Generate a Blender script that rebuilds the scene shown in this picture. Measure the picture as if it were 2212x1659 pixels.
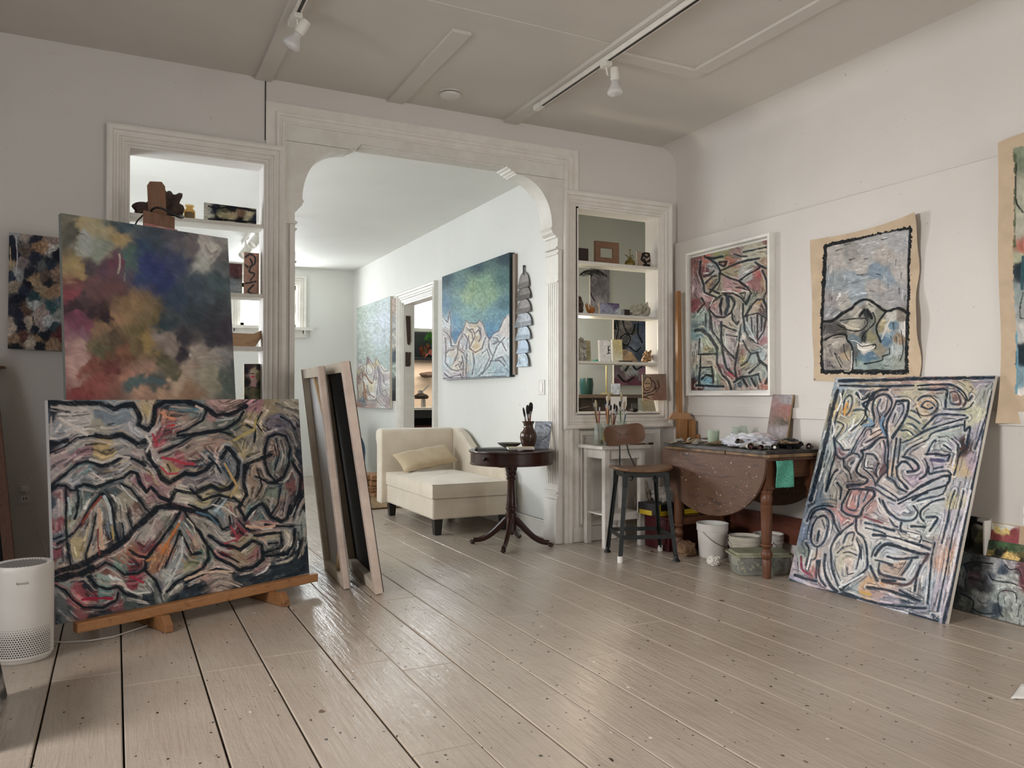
import bpy, bmesh, math, random
import numpy as np
from mathutils import Matrix, Vector
sc = bpy.context.scene
for o in list(bpy.data.objects): bpy.data.objects.remove(o)
random.seed(7); RS = np.random.RandomState(11)

# ------------------------------------------------------------------ camera
CAM = Vector((0, 0, 1.12)); YAW, PITCH = 0.46525, 0.01516; FPX = 1707.4
FW = Vector((math.sin(YAW)*math.cos(PITCH), math.cos(YAW)*math.cos(PITCH), math.sin(PITCH)))
RT = Vector((math.cos(YAW), -math.sin(YAW), 0)); UP = RT.cross(FW)
cd = bpy.data.cameras.new('camera'); cam = bpy.data.objects.new('camera', cd); sc.collection.objects.link(cam)
mw = Matrix((RT, UP, -FW)).transposed().to_4x4(); mw.translation = CAM; cam.matrix_world = mw
cd.sensor_width = 36; cd.lens = FPX/2212*36; cd.clip_start = .02
sc.camera = cam

# ------------------------------------------------------------------ world, daylight at the windows, exposure
w = bpy.data.worlds.new('World'); sc.world = w; w.use_nodes = True
bg = w.node_tree.nodes['Background']; bg.inputs[0].default_value = (.86, .93, 1, 1); bg.inputs[1].default_value = 3.0
def area(name, loc, tgt, sx, sy, power, col, spread=math.pi):
    d = bpy.data.lights.new(name, 'AREA'); d.shape = 'RECTANGLE'; d.size = sx; d.size_y = sy; d.energy = power; d.color = col; d.spread = spread
    o = bpy.data.objects.new(name, d); sc.collection.objects.link(o); o.location = loc
    o.rotation_euler = (Vector(tgt)-Vector(loc)).to_track_quat('-Z', 'Z').to_euler(); return o
# far room: high window in its end wall, two tall windows in its left wall
area('daylight_end_window', (1.875, 11.34, 2.365), (1.875, 5, 2.365), .74, .58, 45, (.93, .97, 1))
area('daylight_left_window', (-.97, 6.3, 1.65), (2.7, 7.0, 1.0), 1.0, 1.6, 56, (.89, .95, 1))
area('daylight_left_window', (-.78, 8.5, 1.65), (4.1, 3.1, 1.05), .9, 1.2, 7, (1, .975, .95), math.radians(38))
area('daylight_left_window', (-.97, 8.5, 1.65), (3, 8.9, 1.4), 1.0, 1.6, 35, (.93, .965, 1))
# painting room: windows behind and to the left of the camera
area('daylight_rear_window', (2.9, -2.75, 1.75), (2.9, 4, 1.5), 1.5, 1.6, 42, (1, .95, .9))
area('daylight_side_window', (-3.2, 2.4, 2.3), (4, 2.1, 1.0), 1.9, 1.2, 125, (1, .965, .935), math.radians(120))
# kitchen window; fill light added inside the windowless study
area('daylight_kitchen_window', (4.0, 10.8, 2.42), (4.0, 8.5, 1.2), 1.2, .9, 40, (.9, .96, 1))
area('study_fill_light', (3.45, 6.75, 1.75), (4.4, 6.2, 1.2), .4, .8, 20, (.95, .97, 1))
sc.view_settings.view_transform = 'Standard'; sc.view_settings.look = 'None'
sc.view_settings.exposure = 0.0; sc.view_settings.gamma = 1.0; sc.view_settings.use_curve_mapping = False
sc.cycles.use_denoising = True; sc.cycles.max_bounces = 7; sc.cycles.sample_clamp_indirect = 6

# ------------------------------------------------------------------ helpers
def lin(c): return c/12.92 if c <= .04045 else ((c+.055)/1.055)**2.4
def hx(h, g=1.0):
    h = h.lstrip('#'); return tuple(min(1, lin(int(h[i:i+2], 16)/255)*g) for i in (0, 2, 4)) + (1,)
def ray(x, y): return FW*FPX + RT*(x-1106) + UP*(829.5-y)
def PX(x, y, ax, v):
    d = ray(x, y); i = 'xyz'.index(ax); return CAM + d*((v-CAM[i])/d[i])
def PPL(x, y, p0, n):
    d = ray(x, y); return CAM + d*((Vector(p0)-CAM).dot(n)/d.dot(n))

MATS = {}
def NT(name):
    m = bpy.data.materials.new(name); m.use_nodes = True; nt = m.node_tree; b = nt.nodes['Principled BSDF']; MATS[name] = m
    return m, nt, b
def N(nt, t, **k):
    n = nt.nodes.new(t)
    for a, v in k.items():
        if a.startswith('i_'): n.inputs[int(a[2:]) if a[2:].isdigit() else a[2:]].default_value = v
        else: setattr(n, a, v)
    return n
def coords(nt, scale=(1, 1, 1), rot=(0, 0, 0)):
    tc = N(nt, 'ShaderNodeTexCoord'); mp = N(nt, 'ShaderNodeMapping'); mp.inputs['Scale'].default_value = scale; mp.inputs['Rotation'].default_value = rot
    nt.links.new(tc.outputs['Object'], mp.inputs[0]); return mp.outputs[0]
def ramp(nt, fac, stops):
    r = N(nt, 'ShaderNodeValToRGB'); e = r.color_ramp.elements
    while len(e) < len(stops): e.new(.5)
    for i, (p, c) in enumerate(stops): e[i].position = p; e[i].color = c if len(c) == 4 else tuple(c)+(1,)
    nt.links.new(fac, r.inputs[0]); return r.outputs[0]
def noise(nt, vec, scale, detail=4, rough=.55, dist=0):
    n = N(nt, 'ShaderNodeTexNoise', i_Scale=scale, i_Detail=detail, i_Roughness=rough, i_Distortion=dist); nt.links.new(vec, n.inputs['Vector']); return n.outputs['Fac']
def mixc(nt, fac, a, b, mode='MIX'):
    m = N(nt, 'ShaderNodeMix', data_type='RGBA', blend_type=mode)
    for s, v in ((0, fac), (6, a), (7, b)):
        if hasattr(v, 'is_linked') or hasattr(v, 'node'): nt.links.new(v, m.inputs[s])
        else: m.inputs[s].default_value = v
    return m.outputs[2]
def bump(nt, b, h, strength=.2, dist=.01):
    n = N(nt, 'ShaderNodeBump', i_Strength=strength, i_Distance=dist); nt.links.new(h, n.inputs['Height']); nt.links.new(n.outputs[0], b.inputs['Normal'])
def basic(name, col, rough=.6, metal=0, col2=None, vscale=6, bmp=0, bscale=40, scale=(1, 1, 1), bdist=.004, **k):
    m, nt, b = NT(name); v = coords(nt, scale); c1 = hx(col) if isinstance(col, str) else col
    c2 = (hx(col2) if col2 else tuple(x*.86 for x in c1[:3])+(1,))
    f = noise(nt, v, vscale, 5, .6); nt.links.new(ramp(nt, f, [(.35, c1), (.7, c2)]), b.inputs['Base Color'])
    b.inputs['Roughness'].default_value = rough; b.inputs['Metallic'].default_value = metal
    if bmp: bump(nt, b, noise(nt, v, bscale, 4), bmp, bdist)
    for a, val in k.items(): b.inputs[a.replace('_', ' ')].default_value = val
    return m
def wood(name, c1, c2, c3=None, scale=(1, 1, 12), rough=.45, ring=3.0, bmp=.15, specks=None):
    """grain runs along the axis whose scale entry is the smallest"""
    m, nt, b = NT(name); v = coords(nt, scale)
    n = noise(nt, v, ring, 6, .65, 1.2)
    col = ramp(nt, n, [(.3, hx(c1)), (.5, hx(c2)), (.72, hx(c3 or c1))])
    if specks:
        vv = coords(nt, (1, 1, 1)); s = noise(nt, vv, specks[0], 3, .7)
        col = mixc(nt, ramp(nt, s, [(specks[1], (0, 0, 0)), (specks[1]+.02, (1, 1, 1))]), col, hx(specks[2]))
        if len(specks) > 3:
            s = noise(nt, coords(nt, (1.3, 1.1, 1.2)), specks[3], 3, .7)
            col = mixc(nt, ramp(nt, s, [(specks[4], (0, 0, 0)), (specks[4]+.02, (1, 1, 1))]), col, hx(specks[5]))
    nt.links.new(col, b.inputs['Base Color']); b.inputs['Roughness'].default_value = rough
    bump(nt, b, n, bmp, .003); return m

class MB:
    def __init__(s): s.v = []; s.f = []
    def add(s, vs, fs):
        o = len(s.v); s.v += [tuple(v) for v in vs]; s.f += [tuple(o+i for i in f) for f in fs]; return s
    def box(s, x0, y0, z0, x1, y1, z1, M=None):
        x0, x1 = sorted((x0, x1)); y0, y1 = sorted((y0, y1)); z0, z1 = sorted((z0, z1))
        vs = [Vector(p) for p in ((x0, y0, z0), (x1, y0, z0), (x1, y1, z0), (x0, y1, z0), (x0, y0, z1), (x1, y0, z1), (x1, y1, z1), (x0, y1, z1))]
        if M is not None: vs = [M @ p for p in vs]
        return s.add(vs, ((0, 3, 2, 1), (4, 5, 6, 7), (0, 1, 5, 4), (1, 2, 6, 5), (2, 3, 7, 6), (3, 0, 4, 7)))
    def bar(s, p0, p1, w, h, up=(0, 0, 1), w1=None, h1=None):
        p0, p1 = Vector(p0), Vector(p1); d = (p1-p0).normalized(); u = Vector(up)
        if abs(d.dot(u)) > .99: u = Vector((0, 1, 0))
        r = d.cross(u).normalized(); u = r.cross(d).normalized(); vs = []
        for p, ww, hh in ((p0, w, h), (p1, w1 or w, h1 or h)):
            for a, b in ((-1, -1), (1, -1), (1, 1), (-1, 1)): vs.append(p + r*a*ww/2 + u*b*hh/2)
        return s.add(vs, ((0, 3, 2, 1), (4, 5, 6, 7), (0, 1, 5, 4), (1, 2, 6, 5), (2, 3, 7, 6), (3, 0, 4, 7)))
    def tube(s, pts, r, n=8, cap=True, closed=False, flat=1.0, up=None):
        pts = [Vector(p) for p in pts]; m = len(pts); R = r if hasattr(r, '__len__') else [r]*m; vs = []; pu = None
        for i, p in enumerate(pts):
            a = pts[(i-1) % m] if closed else pts[max(i-1, 0)]; b = pts[(i+1) % m] if closed else pts[min(i+1, m-1)]
            d = (b-a).normalized() if (b-a).length > 1e-9 else Vector((0, 0, 1))
            if pu is None: pu = Vector(up) if up else (Vector((0, 0, 1)) if abs(d.z) < .9 else Vector((1, 0, 0)))
            q = d.cross(pu).normalized(); pu = q.cross(d).normalized()
            for k in range(n):
                t = 2*math.pi*k/n; vs.append(p + q*math.cos(t)*R[i] + pu*math.sin(t)*R[i]*flat)
        fs = []
        for i in range(m if closed else m-1):
            j = (i+1) % m
            for k in range(n): fs.append((i*n+k, i*n+(k+1) % n, j*n+(k+1) % n, j*n+k))
        if cap and not closed: fs.append(tuple(range(n-1, -1, -1))); fs.append(tuple((m-1)*n+k for k in range(n)))
        return s.add(vs, fs)
    def lathe(s, prof, c=(0, 0, 0), n=32, M=None, sx=1, sy=1):
        vs = []; c = Vector(c)
        for r, z in prof:
            for k in range(n):
                t = 2*math.pi*k/n; p = Vector((r*math.cos(t)*sx, r*math.sin(t)*sy, z))
                vs.append((M @ p if M is not None else p) + c)
        fs = []
        for i in range(len(prof)-1):
            for k in range(n): fs.append((i*n+k, i*n+(k+1) % n, (i+1)*n+(k+1) % n, (i+1)*n+k))
        if prof[0][0] > 1e-5: fs.append(tuple(range(n-1, -1, -1)))
        if prof[-1][0] > 1e-5: fs.append(tuple((len(prof)-1)*n+k for k in range(n)))
        return s.add(vs, fs)
    def prism(s, poly, f0, f1):
        """poly: 2D points; f0/f1 map (a,b) to 3D for both end faces"""
        n = len(poly); vs = [f0(*p) for p in poly]+[f1(*p) for p in poly]
        return s.add(vs, [tuple(range(n-1, -1, -1)), tuple(range(n, 2*n))]+[(i, (i+1) % n, n+(i+1) % n, n+i) for i in range(n)])
    def grid(s, nx, ny, fn, closedx=False):
        vs = [fn(i/(nx if closedx else nx-1), j/(ny-1)) for j in range(ny) for i in range(nx)]; fs = []
        for j in range(ny-1):
            for i in range(nx if closedx else nx-1):
                k = (i+1) % nx; fs.append((j*nx+i, j*nx+k, (j+1)*nx+k, (j+1)*nx+i))
        return s.add(vs, fs)
    def blob(s, c, r, seed=0, amp=.25, n=14, sq=(1, 1, 1), M=None):
        rs = random.Random(seed); ph = [(rs.uniform(0, 6), rs.uniform(1.5, 4), rs.uniform(0, 6), rs.uniform(1.5, 4)) for _ in range(4)]
        def fn(u, v):
            t = u*2*math.pi; f = v*math.pi
            k = 1+amp*sum(math.sin(a+b*math.cos(t)*math.sin(f)*1.7+b*math.cos(f))*math.sin(c2+d*math.sin(t)*math.sin(f)*1.7) for a, b, c2, d in ph)/2
            p = Vector((math.cos(t)*math.sin(f)*r*k*sq[0], math.sin(t)*math.sin(f)*r*k*sq[1], -math.cos(f)*r*k*sq[2]))
            if M is not None: p = M @ p
            return p + Vector(c)
        return s.grid(n*2, n, fn, True)
    def build(s, name, mat, parent=None, smooth=None, bevel=0, seg=2, sub=0, solid=0, local=False, props=None, recalc=True):
        me = bpy.data.meshes.new(name)
        vs = s.v
        if parent is not None and not local:
            Mi = wm(parent).inverted(); vs = [tuple(Mi @ Vector(v)) for v in vs]
        loc = None
        if parent is None and not local:
            a = np.array(vs); loc = Vector(((a[:, 0].min()+a[:, 0].max())/2, (a[:, 1].min()+a[:, 1].max())/2, a[:, 2].min()))
            vs = [tuple(Vector(v)-loc) for v in vs]
        me.from_pydata(vs, [], s.f); me.update()
        if recalc:
            bm = bmesh.new(); bm.from_mesh(me); bmesh.ops.recalc_face_normals(bm, faces=bm.faces); bm.to_mesh(me); bm.free()
        if smooth is not None:
            me.shade_smooth(); me.set_sharp_from_angle(angle=math.radians(smooth))
        if mat: me.materials.append(mat)
        o = bpy.data.objects.new(name, me); sc.collection.objects.link(o)
        if loc: o.location = loc
        if parent is not None: o.parent = parent
        if bevel:
            b = o.modifiers.new('bevel', 'BEVEL'); b.width = bevel; b.segments = seg; b.limit_method = 'ANGLE'; b.angle_limit = math.radians(40)
        if sub:
            b = o.modifiers.new('subdivision', 'SUBSURF'); b.levels = sub; b.render_levels = sub
        if solid:
            b = o.modifiers.new('solidify', 'SOLIDIFY'); b.thickness = solid; b.offset = 0
        for k, v in (props or {}).items(): o[k] = v
        return o
def wm(o):
    m = o.matrix_basis.copy()
    while o.parent: o = o.parent; m = o.matrix_basis @ m
    return m
def thing(name, label, cat, loc, rz=0, group=None):
    o = bpy.data.objects.new(name, None); sc.collection.objects.link(o); o.empty_display_size = .1
    o.location = loc; o.rotation_euler = (0, 0, rz); o['label'] = label; o['category'] = cat
    if group: o['group'] = group
    return o
def tag(o, label, cat, group=None, kind=None):
    o['label'] = label; o['category'] = cat
    if group: o['group'] = group
    if kind: o['kind'] = kind
    return o
def struct(name, mb, mat, **k):
    o = mb.build(name, mat, None, **k); o['kind'] = 'structure'; return o
def copy_thing(r, loc, rz=None, label=None):
    c = r.copy(); sc.collection.objects.link(c); c.location = loc
    if rz is not None: c.rotation_euler = (0, 0, rz)
    if label: c['label'] = label
    for ch in list(r.children):
        d = ch.copy(); sc.collection.objects.link(d); d.parent = c
        for g in list(ch.children):
            e = g.copy(); sc.collection.objects.link(e); e.parent = d
    return c
def casing(mb, x0, z0, x1, z1, prof, y, sides='lrtb', flip=1):
    """mitred moulding round a rectangle in the XZ plane. prof: (offset outward, projection toward -y)"""
    def ring(o): return ((x0-o, z0-o), (x1+o, z0-o), (x1+o, z1+o), (x0-o, z1+o))
    n = len(prof); vs = []
    for o, d in prof:
        for (x, z) in ring(o): vs.append((x, y-d*flip, z))
    seg = {'b': 0, 'r': 1, 't': 2, 'l': 3}; fs = []
    for s_ in sides:
        k = seg[s_]; k2 = (k+1) % 4
        for i in range(n-1): fs.append((i*4+k, i*4+k2, (i+1)*4+k2, (i+1)*4+k))
    mb.add(vs, fs)
MOULD = [(0, 0), (0, .012), (.012, .012), (.014, .02), (.03, .02), (.032, .03), (.042, .034), (.046, .026), (.056, .026), (.06, .036), (.072, .04), (.076, .03), (.088, .03), (.094, .044), (.112, .05), (.124, .046), (.126, 0)]

# ------------------------------------------------------------------ setting materials
def wallmat(name, col, rough=.65, lump=.12):
    m, nt, b = NT(name); v = coords(nt)
    f = noise(nt, v, 1.3, 4, .6); c = hx(col)
    base = ramp(nt, f, [(.3, c), (.75, tuple(x*.93 for x in c[:3])+(1,))])
    s = noise(nt, v, 34, 2, .7); base = mixc(nt, ramp(nt, s, [(.715, (0, 0, 0)), (.75, (.35, .35, .35))]), base, hx('8e867c'))
    nt.links.new(base, b.inputs['Base Color']); b.inputs['Roughness'].default_value = rough
    h = N(nt, 'ShaderNodeMath', operation='MULTIPLY_ADD'); nt.links.new(noise(nt, v, 120, 2), h.inputs[0]); h.inputs[1].default_value = .12; nt.links.new(noise(nt, v, 7, 5, .6), h.inputs[2])
    bump(nt, b, h.outputs[0], lump, .02); return m
WALL = wallmat('white_wall_paint', 'dfdad4'); CEIL = wallmat('ceiling_paint', 'd6d0c8'); FARW = wallmat('far_wall_paint', 'e6e6e0')
TRIM = basic('painted_trim', 'efeae3', .42, col2='e4ded5', vscale=9, bmp=.15, bscale=25, bdist=.006)
TRIMW = basic('painted_white_trim', 'e9e6de', .4, col2='dfdbd2', vscale=9, bmp=.12, bscale=25, bdist=.006)
def floormat():
    m, nt, b = NT('painted_floor_boards'); v = coords(nt); g = coords(nt, (26, 1.6, 1)); lo = noise(nt, v, 1.6, 4, .6)
    base = ramp(nt, lo, [(.3, hx('bfb2a4')), (.7, hx('b0a294'))])
    grain = noise(nt, g, 2.2, 6, .6, .8)
    base = mixc(nt, ramp(nt, grain, [(.5, (0, 0, 0)), (.78, (.3, .3, .3))]), base, hx('93836f'))
    for k_, (sc_, rad, pr, col) in enumerate(((16, .10, .90, '2f2b28'), (34, .16, .86, '3a332d'), (20, .10, .93, 'efeae2'), (9, .12, .90, '75604d'), (52, .2, .90, '4a4038'), (12, .06, .88, '22303c'))):
        vo = N(nt, 'ShaderNodeTexVoronoi', i_Scale=sc_); vo.inputs['Randomness'].default_value = 1
        wv = N(nt, 'ShaderNodeVectorMath', operation='ADD'); nz = N(nt, 'ShaderNodeTexNoise', i_Scale=sc_*2.3, i_Detail=2); nt.links.new(v, nz.inputs['Vector'])
        scv = N(nt, 'ShaderNodeVectorMath', operation='SCALE'); scv.inputs['Scale'].default_value = .35/sc_; nt.links.new(nz.outputs['Color'], scv.inputs[0]); nt.links.new(coords(nt, (1, .72, 1), (0, 0, k_*1.1)), wv.inputs[0]); nt.links.new(scv.outputs[0], wv.inputs[1]); nt.links.new(wv.outputs[0], vo.inputs['Vector'])
        sx_ = N(nt, 'ShaderNodeSeparateColor'); nt.links.new(vo.outputs['Color'], sx_.inputs[0])
        pk = N(nt, 'ShaderNodeMath', operation='GREATER_THAN'); nt.links.new(sx_.outputs[0], pk.inputs[0]); pk.inputs[1].default_value = pr
        rd = N(nt, 'ShaderNodeMath', operation='MULTIPLY'); nt.links.new(sx_.outputs[1], rd.inputs[0]); rd.inputs[1].default_value = rad*1.4
        ls = N(nt, 'ShaderNodeMath', operation='LESS_THAN'); nt.links.new(vo.outputs['Distance'], ls.inputs[0]); nt.links.new(rd.outputs[0], ls.inputs[1])
        mm_ = N(nt, 'ShaderNodeMath', operation='MULTIPLY'); nt.links.new(pk.outputs[0], mm_.inputs[0]); nt.links.new(ls.outputs[0], mm_.inputs[1])
        base = mixc(nt, mm_.outputs[0], base, hx(col))
    nt.links.new(base, b.inputs['Base Color'])
    rr = N(nt, 'ShaderNodeMapRange', i_1=.1, i_2=.9); nt.links.new(noise(nt, v, 3, 2), rr.inputs[0]); rr.inputs[3].default_value = .12; rr.inputs[4].default_value = .26
    nt.links.new(rr.outputs[0], b.inputs['Roughness']); b.inputs['Specular IOR Level'].default_value = .6
    a = N(nt, 'ShaderNodeMath', operation='MULTIPLY_ADD'); nt.links.new(grain, a.inputs[0]); a.inputs[1].default_value = .9
    a2 = N(nt, 'ShaderNodeMath', operation='MULTIPLY_ADD'); nt.links.new(noise(nt, v, 55, 3, .6), a2.inputs[0]); a2.inputs[1].default_value = .3; nt.links.new(noise(nt, coords(nt, (1.5, .7, 1)), 9, 4, .6), a2.inputs[2])
    nt.links.new(a2.outputs[0], a.inputs[2]); bump(nt, b, a.outputs[0], .5, .006); return m
FLOOR = floormat(); DARKGAP = basic('dark_gap', '2a241f', .9)

# ------------------------------------------------------------------ setting
XL, XR, YB, YF, YC = -1.7, 4.11, 5.22, -2.5, 5.38
CZ = 3.16; FX0, FX1, FY1, FCZ = -.75, 3.05, 11.15, 2.905; SX1, SY1 = 5.25, 7.0
# floor: painted boards running through both rooms
edges = [-1.75, -1.5, -1.24, -.98, -.73, -.475, -.22, .032, .32, .565, .832, 1.056, 1.285, 1.51, 1.742, 1.975, 2.215, 2.46, 2.70, 2.945, 3.19, 3.43, 3.675, 3.92, 4.16, 4.4, 4.65, 4.9, 5.15, 5.4]
gaps = {.832: .008, 1.285: .0055, .565: .007, 1.742: .006, .32: .007, .032: .0065, -.22: .006, 1.51: .003}
joints = {.832: [2.35, 3.25], .565: [3.52, 4.5], .32: [3.44], -.22: [3.6], .032: [3.42, 4.9], 1.056: [3.1], 1.285: [2.6, 4.2], 1.51: [2.95, 4.35, 5.9], 1.742: [2.9, 3.6]}
fb = MB(); ch = .0035
def board(x0, x1, y0, y1, z):
    vs = [(x0, y0, -.03), (x1, y0, -.03), (x1, y1, -.03), (x0, y1, -.03), (x0, y0, z-ch), (x1, y0, z-ch), (x1, y1, z-ch), (x0, y1, z-ch),
          (x0+ch, y0+ch, z), (x1-ch, y0+ch, z), (x1-ch, y1-ch, z), (x0+ch, y1-ch, z)]
    fb.add(vs, ((0, 1, 5, 4), (1, 2, 6, 5), (2, 3, 7, 6), (3, 0, 4, 7), (4, 5, 9, 8), (5, 6, 10, 9), (6, 7, 11, 10), (7, 4, 8, 11), (8, 9, 10, 11)))
for i in range(len(edges)-1):
    a, b_ = edges[i], edges[i+1]; ga, gb = gaps.get(a, .0012), gaps.get(b_, .0012)
    js = joints.get(a)
    if js is None: js = sorted(RS.uniform(-1, 10.5, 3))
    ys = [YF-.1]+sorted(js)+[11.3]
    for k in range(len(ys)-1): board(a+ga/2, b_-gb/2, ys[k]+.0015, ys[k+1], RS.uniform(-.0016, 0))
fl = struct('floor', fb, FLOOR, recalc=False)
struct('floor_underlay', MB().box(-1.8, YF-.1, -.06, 5.45, 11.3, -.029), DARKGAP)

# back wall with two shelf openings and the arched opening
wb = MB(); W = lambda x0, x1, z0, z1: wb.box(x0, YB, z0, x1, YC, z1)
W(XL, .07, 0, 3.25); W(.07, .839, 2.6, 3.25); W(.07, .839, 0, .99); W(.839, 1.028, 0, 2.99); W(.839, 3.175, 2.99, 3.25)
W(3.015, 3.175, 0, 2.99); W(3.175, 3.945, 2.57, 3.25); W(3.175, 3.945, 0, .993); W(3.945, 4.25, 0, 3.25)
struct('wall_back', wb, WALL)
struct('wall_left', MB().box(XL-.15, YF, 0, XL, 1.7, 3.25).box(XL-.15, 3.1, 0, XL, YC, 3.25).box(XL-.15, 1.7, 0, XL, 3.1, .9).box(XL-.15, 1.7, 2.4, XL, 3.1, 3.25), WALL)
struct('wall_front', MB().box(XL-.15, YF-.15, 0, 2.1, YF, 3.25).box(3.7, YF-.15, 0, 4.3, YF, 3.25).box(2.1, YF-.15, 0, 3.7, YF, .9).box(2.1, YF-.15, 2.6, 3.7, YF, 3.25), WALL)
# right wall: upper part set back behind a panelled lower part, coved into the ceiling
rw = MB(); rc = .16; cov = [(4.29, 0), (4.11, 0), (4.11, 2.372), (4.116, 2.379), (4.142, 2.379), (4.142, CZ-rc)]
cov += [(4.142-rc+rc*math.cos(t), CZ-rc+rc*math.sin(t)) for t in np.linspace(.15, 1.5708, 8)]+[(4.142-rc, 3.25), (4.29, 3.25)]
rw.prism(cov, lambda a, b: (a, YF, b), lambda a, b: (a, YB, b)); struct('wall_right', rw, WALL, smooth=30)
struct('trim_1', MB().box(4.094, YF, .967, 4.11, YB, 1.041), WALL, bevel=.003)
struct('baseboard_left', MB().box(XL, 5.2, 0, .0, YB, .2).box(XL, 5.19, 0, .0, YB, .17), TRIM, bevel=.004)
cm = MB().box(XL-.15, YF-.15, CZ, 4.3, YB, 3.3); struct('ceiling', cm, CEIL)
# battens nailed over the ceiling seams
def batten(n, x0, y0, x1, y1, t=.018): struct('trim_%d' % n, MB().box(x0, y0, CZ-t, x1, y1, CZ+.002), CEIL, bevel=.003)
batten(2, .785, YF, .885, YB, .02); batten(3, 1.66, 4.04, 1.775, YB, .016); batten(4, 2.55, YF, 2.665, YB, .022)
batten(5, -.4, 3.80, 2.55, 3.9, .005); batten(6, 2.665, 3.86, 3.3, 3.965, .016); batten(7, 3.21, YF, 3.31, 3.86, .016)
struct('trim_8', MB().box(.846, 5.214, 2.76, .852, YB, CZ-.002), DARKGAP)

# mouldings round the left shelf opening
lc = MB(); casing(lc, .07, .99, .839, 2.6, MOULD, YB, 'lrtb'); struct('trim_9', lc, TRIM, smooth=25, recalc=False)
rcs = MB(); casing(rcs, 3.175, .993, 3.945, 2.57, MOULD, YB, 'lrtb'); struct('trim_10', rcs, TRIM, smooth=25, recalc=False)
# arch header moulding and flat surround
ac = MB(); casing(ac, .98, -.2, 3.06, 2.885, [(0, 0), (0, .016), (.01, .016), (.014, .024), (.026, .026), (.03, .018), (.042, .018), (.046, .028), (.062, .03), (.066, .02), (.07, .02), (.072, .012), (.128, .012), (.13, 0)], YB, 'lrt'); struct('trim_11', ac, TRIM, smooth=25, recalc=False)
# arch board: cut profile through the thickness of the wall
half = [(0, 2.24), (.02, 2.246), (.02, 2.256), (.004, 2.262), (.002, 2.325), (.02, 2.332), (.024, 2.346), (.034, 2.35), (.05, 2.366), (.054, 2.38), (.062, 2.39), (.058, 2.4), (.052, 2.41)]
for k in range(15):
    t = k/14*math.pi/2*.92; half.append((.052+.29*(1-math.cos(t)), 2.41+.355*math.sin(t)))
half += [(.355, 2.768), (.362, 2.778), (.372, 2.776), (.384, 2.79), (.4, 2.79), (.412, 2.806), (.43, 2.806), (.44, 2.824)]
mid = 2.0215; L = [(1.033+a, z) for a, z in half]; Rr = [(2*mid-x, z) for x, z in reversed(L)]
ab = MB(); y0_, y1_ = YB-.007, YC+.01
for S, xe in ((L, .98), ([(2*mid-x, z) for x, z in L], 3.06)):
    vs = []
    for x, z in S: vs += [(x, y0_, z), (xe, y0_, z), (x, y1_, z), (xe, y1_, z)]
    fs = []
    for k in range(len(S)-1):
        a = 4*k; fs += [(a, a+1, a+5, a+4), (a+2, a+3, a+7, a+6), (a, a+2, a+6, a+4)]
    fs.append((0, 1, 3, 2)); ab.add(vs, fs)
ab.box(.98, y0_, 2.824, 3.06, y1_, 2.999)
struct('trim_12', ab, TRIMW, smooth=25)
# flutes on the flat underside of the arch
fl2 = MB()
for k in range(5): fl2.box(1.48, YB+.012+k*.03, 2.811, 2.565, YB+.026+k*.03, 2.826)
struct('trim_13', fl2, TRIMW, bevel=.003)
# jamb pilasters (fluted shaft, cap, plinth)
for side, sgn, n0 in ((3.01, 1, 14), (1.033, -1, 17)):
    X = lambda d: side-sgn*d
    pj = MB(); pj.box(X(-.03), YB-.0155, 0, X(.004), YC+.012, 2.235); struct('trim_%d' % n0, pj, TRIMW, bevel=.003)
    ff = MB()
    for k in range(5): ff.box(X(0), YB+.004+k*.031, .44, X(.009), YB+.022+k*.031, 1.98)
    ff.box(X(-.028), YB-.02, .0, X(.03), YC+.012, .30).box(X(-.028), YB-.018, .30, X(.024), YC+.012, .33).box(X(-.028), YB-.018, .335, X(.02), YC+.012, .36).box(X(-.028), YB-.018, .375, X(.026), YC+.012, .395).box(X(-.028), YB-.016, .395, X(.008), YC+.012, .45)
    ff.box(X(0), YB-.016, 1.985, X(.014), YC+.012, 2.0).box(X(0), YB-.016, 2.0, X(.006), YC+.012, 2.06).box(X(0), YB-.018, 2.2, X(.016), YC+.012, 2.212)
    struct('trim_%d' % (n0+1), ff, TRIMW, bevel=.004)
# panelled dado under the right opening
pn = MB(); casing(pn, 3.24, .17, 3.90, .80, [(0, 0), (0, .004), (.012, .004), (.016, .016), (.03, .018), (.034, .01), (.05, .01), (.052, .02)], YB-.002); pn.box(3.1, YB-.026, .87, 4.06, YB, .885); struct('trim_20', pn, TRIM, smooth=25, recalc=False)
struct('trim_21', MB().box(3.07, YB-.02, .0, 4.11, YB, .115), TRIM, bevel=.004)
# shelves inside the openings
for n_, (x0, x1, z, zt) in enumerate(((3.175, 3.945, 2.147, .022), (3.175, 3.945, 1.742, .022), (3.175, 3.945, 1.372, .02), (.07, .839, 2.19, .024), (.07, .839, 1.41, .024), (.07, .839, 1.745, .024))):
    struct('trim_%d' % (22+n_), MB().box(x0, YB-.006, z, x1, YC+.004, z+zt), TRIMW, bevel=.002)
struct('trim_29', MB().box(3.165, YB-.02, .97, 3.955, YC+.01, .995), TRIM, bevel=.003)

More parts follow.
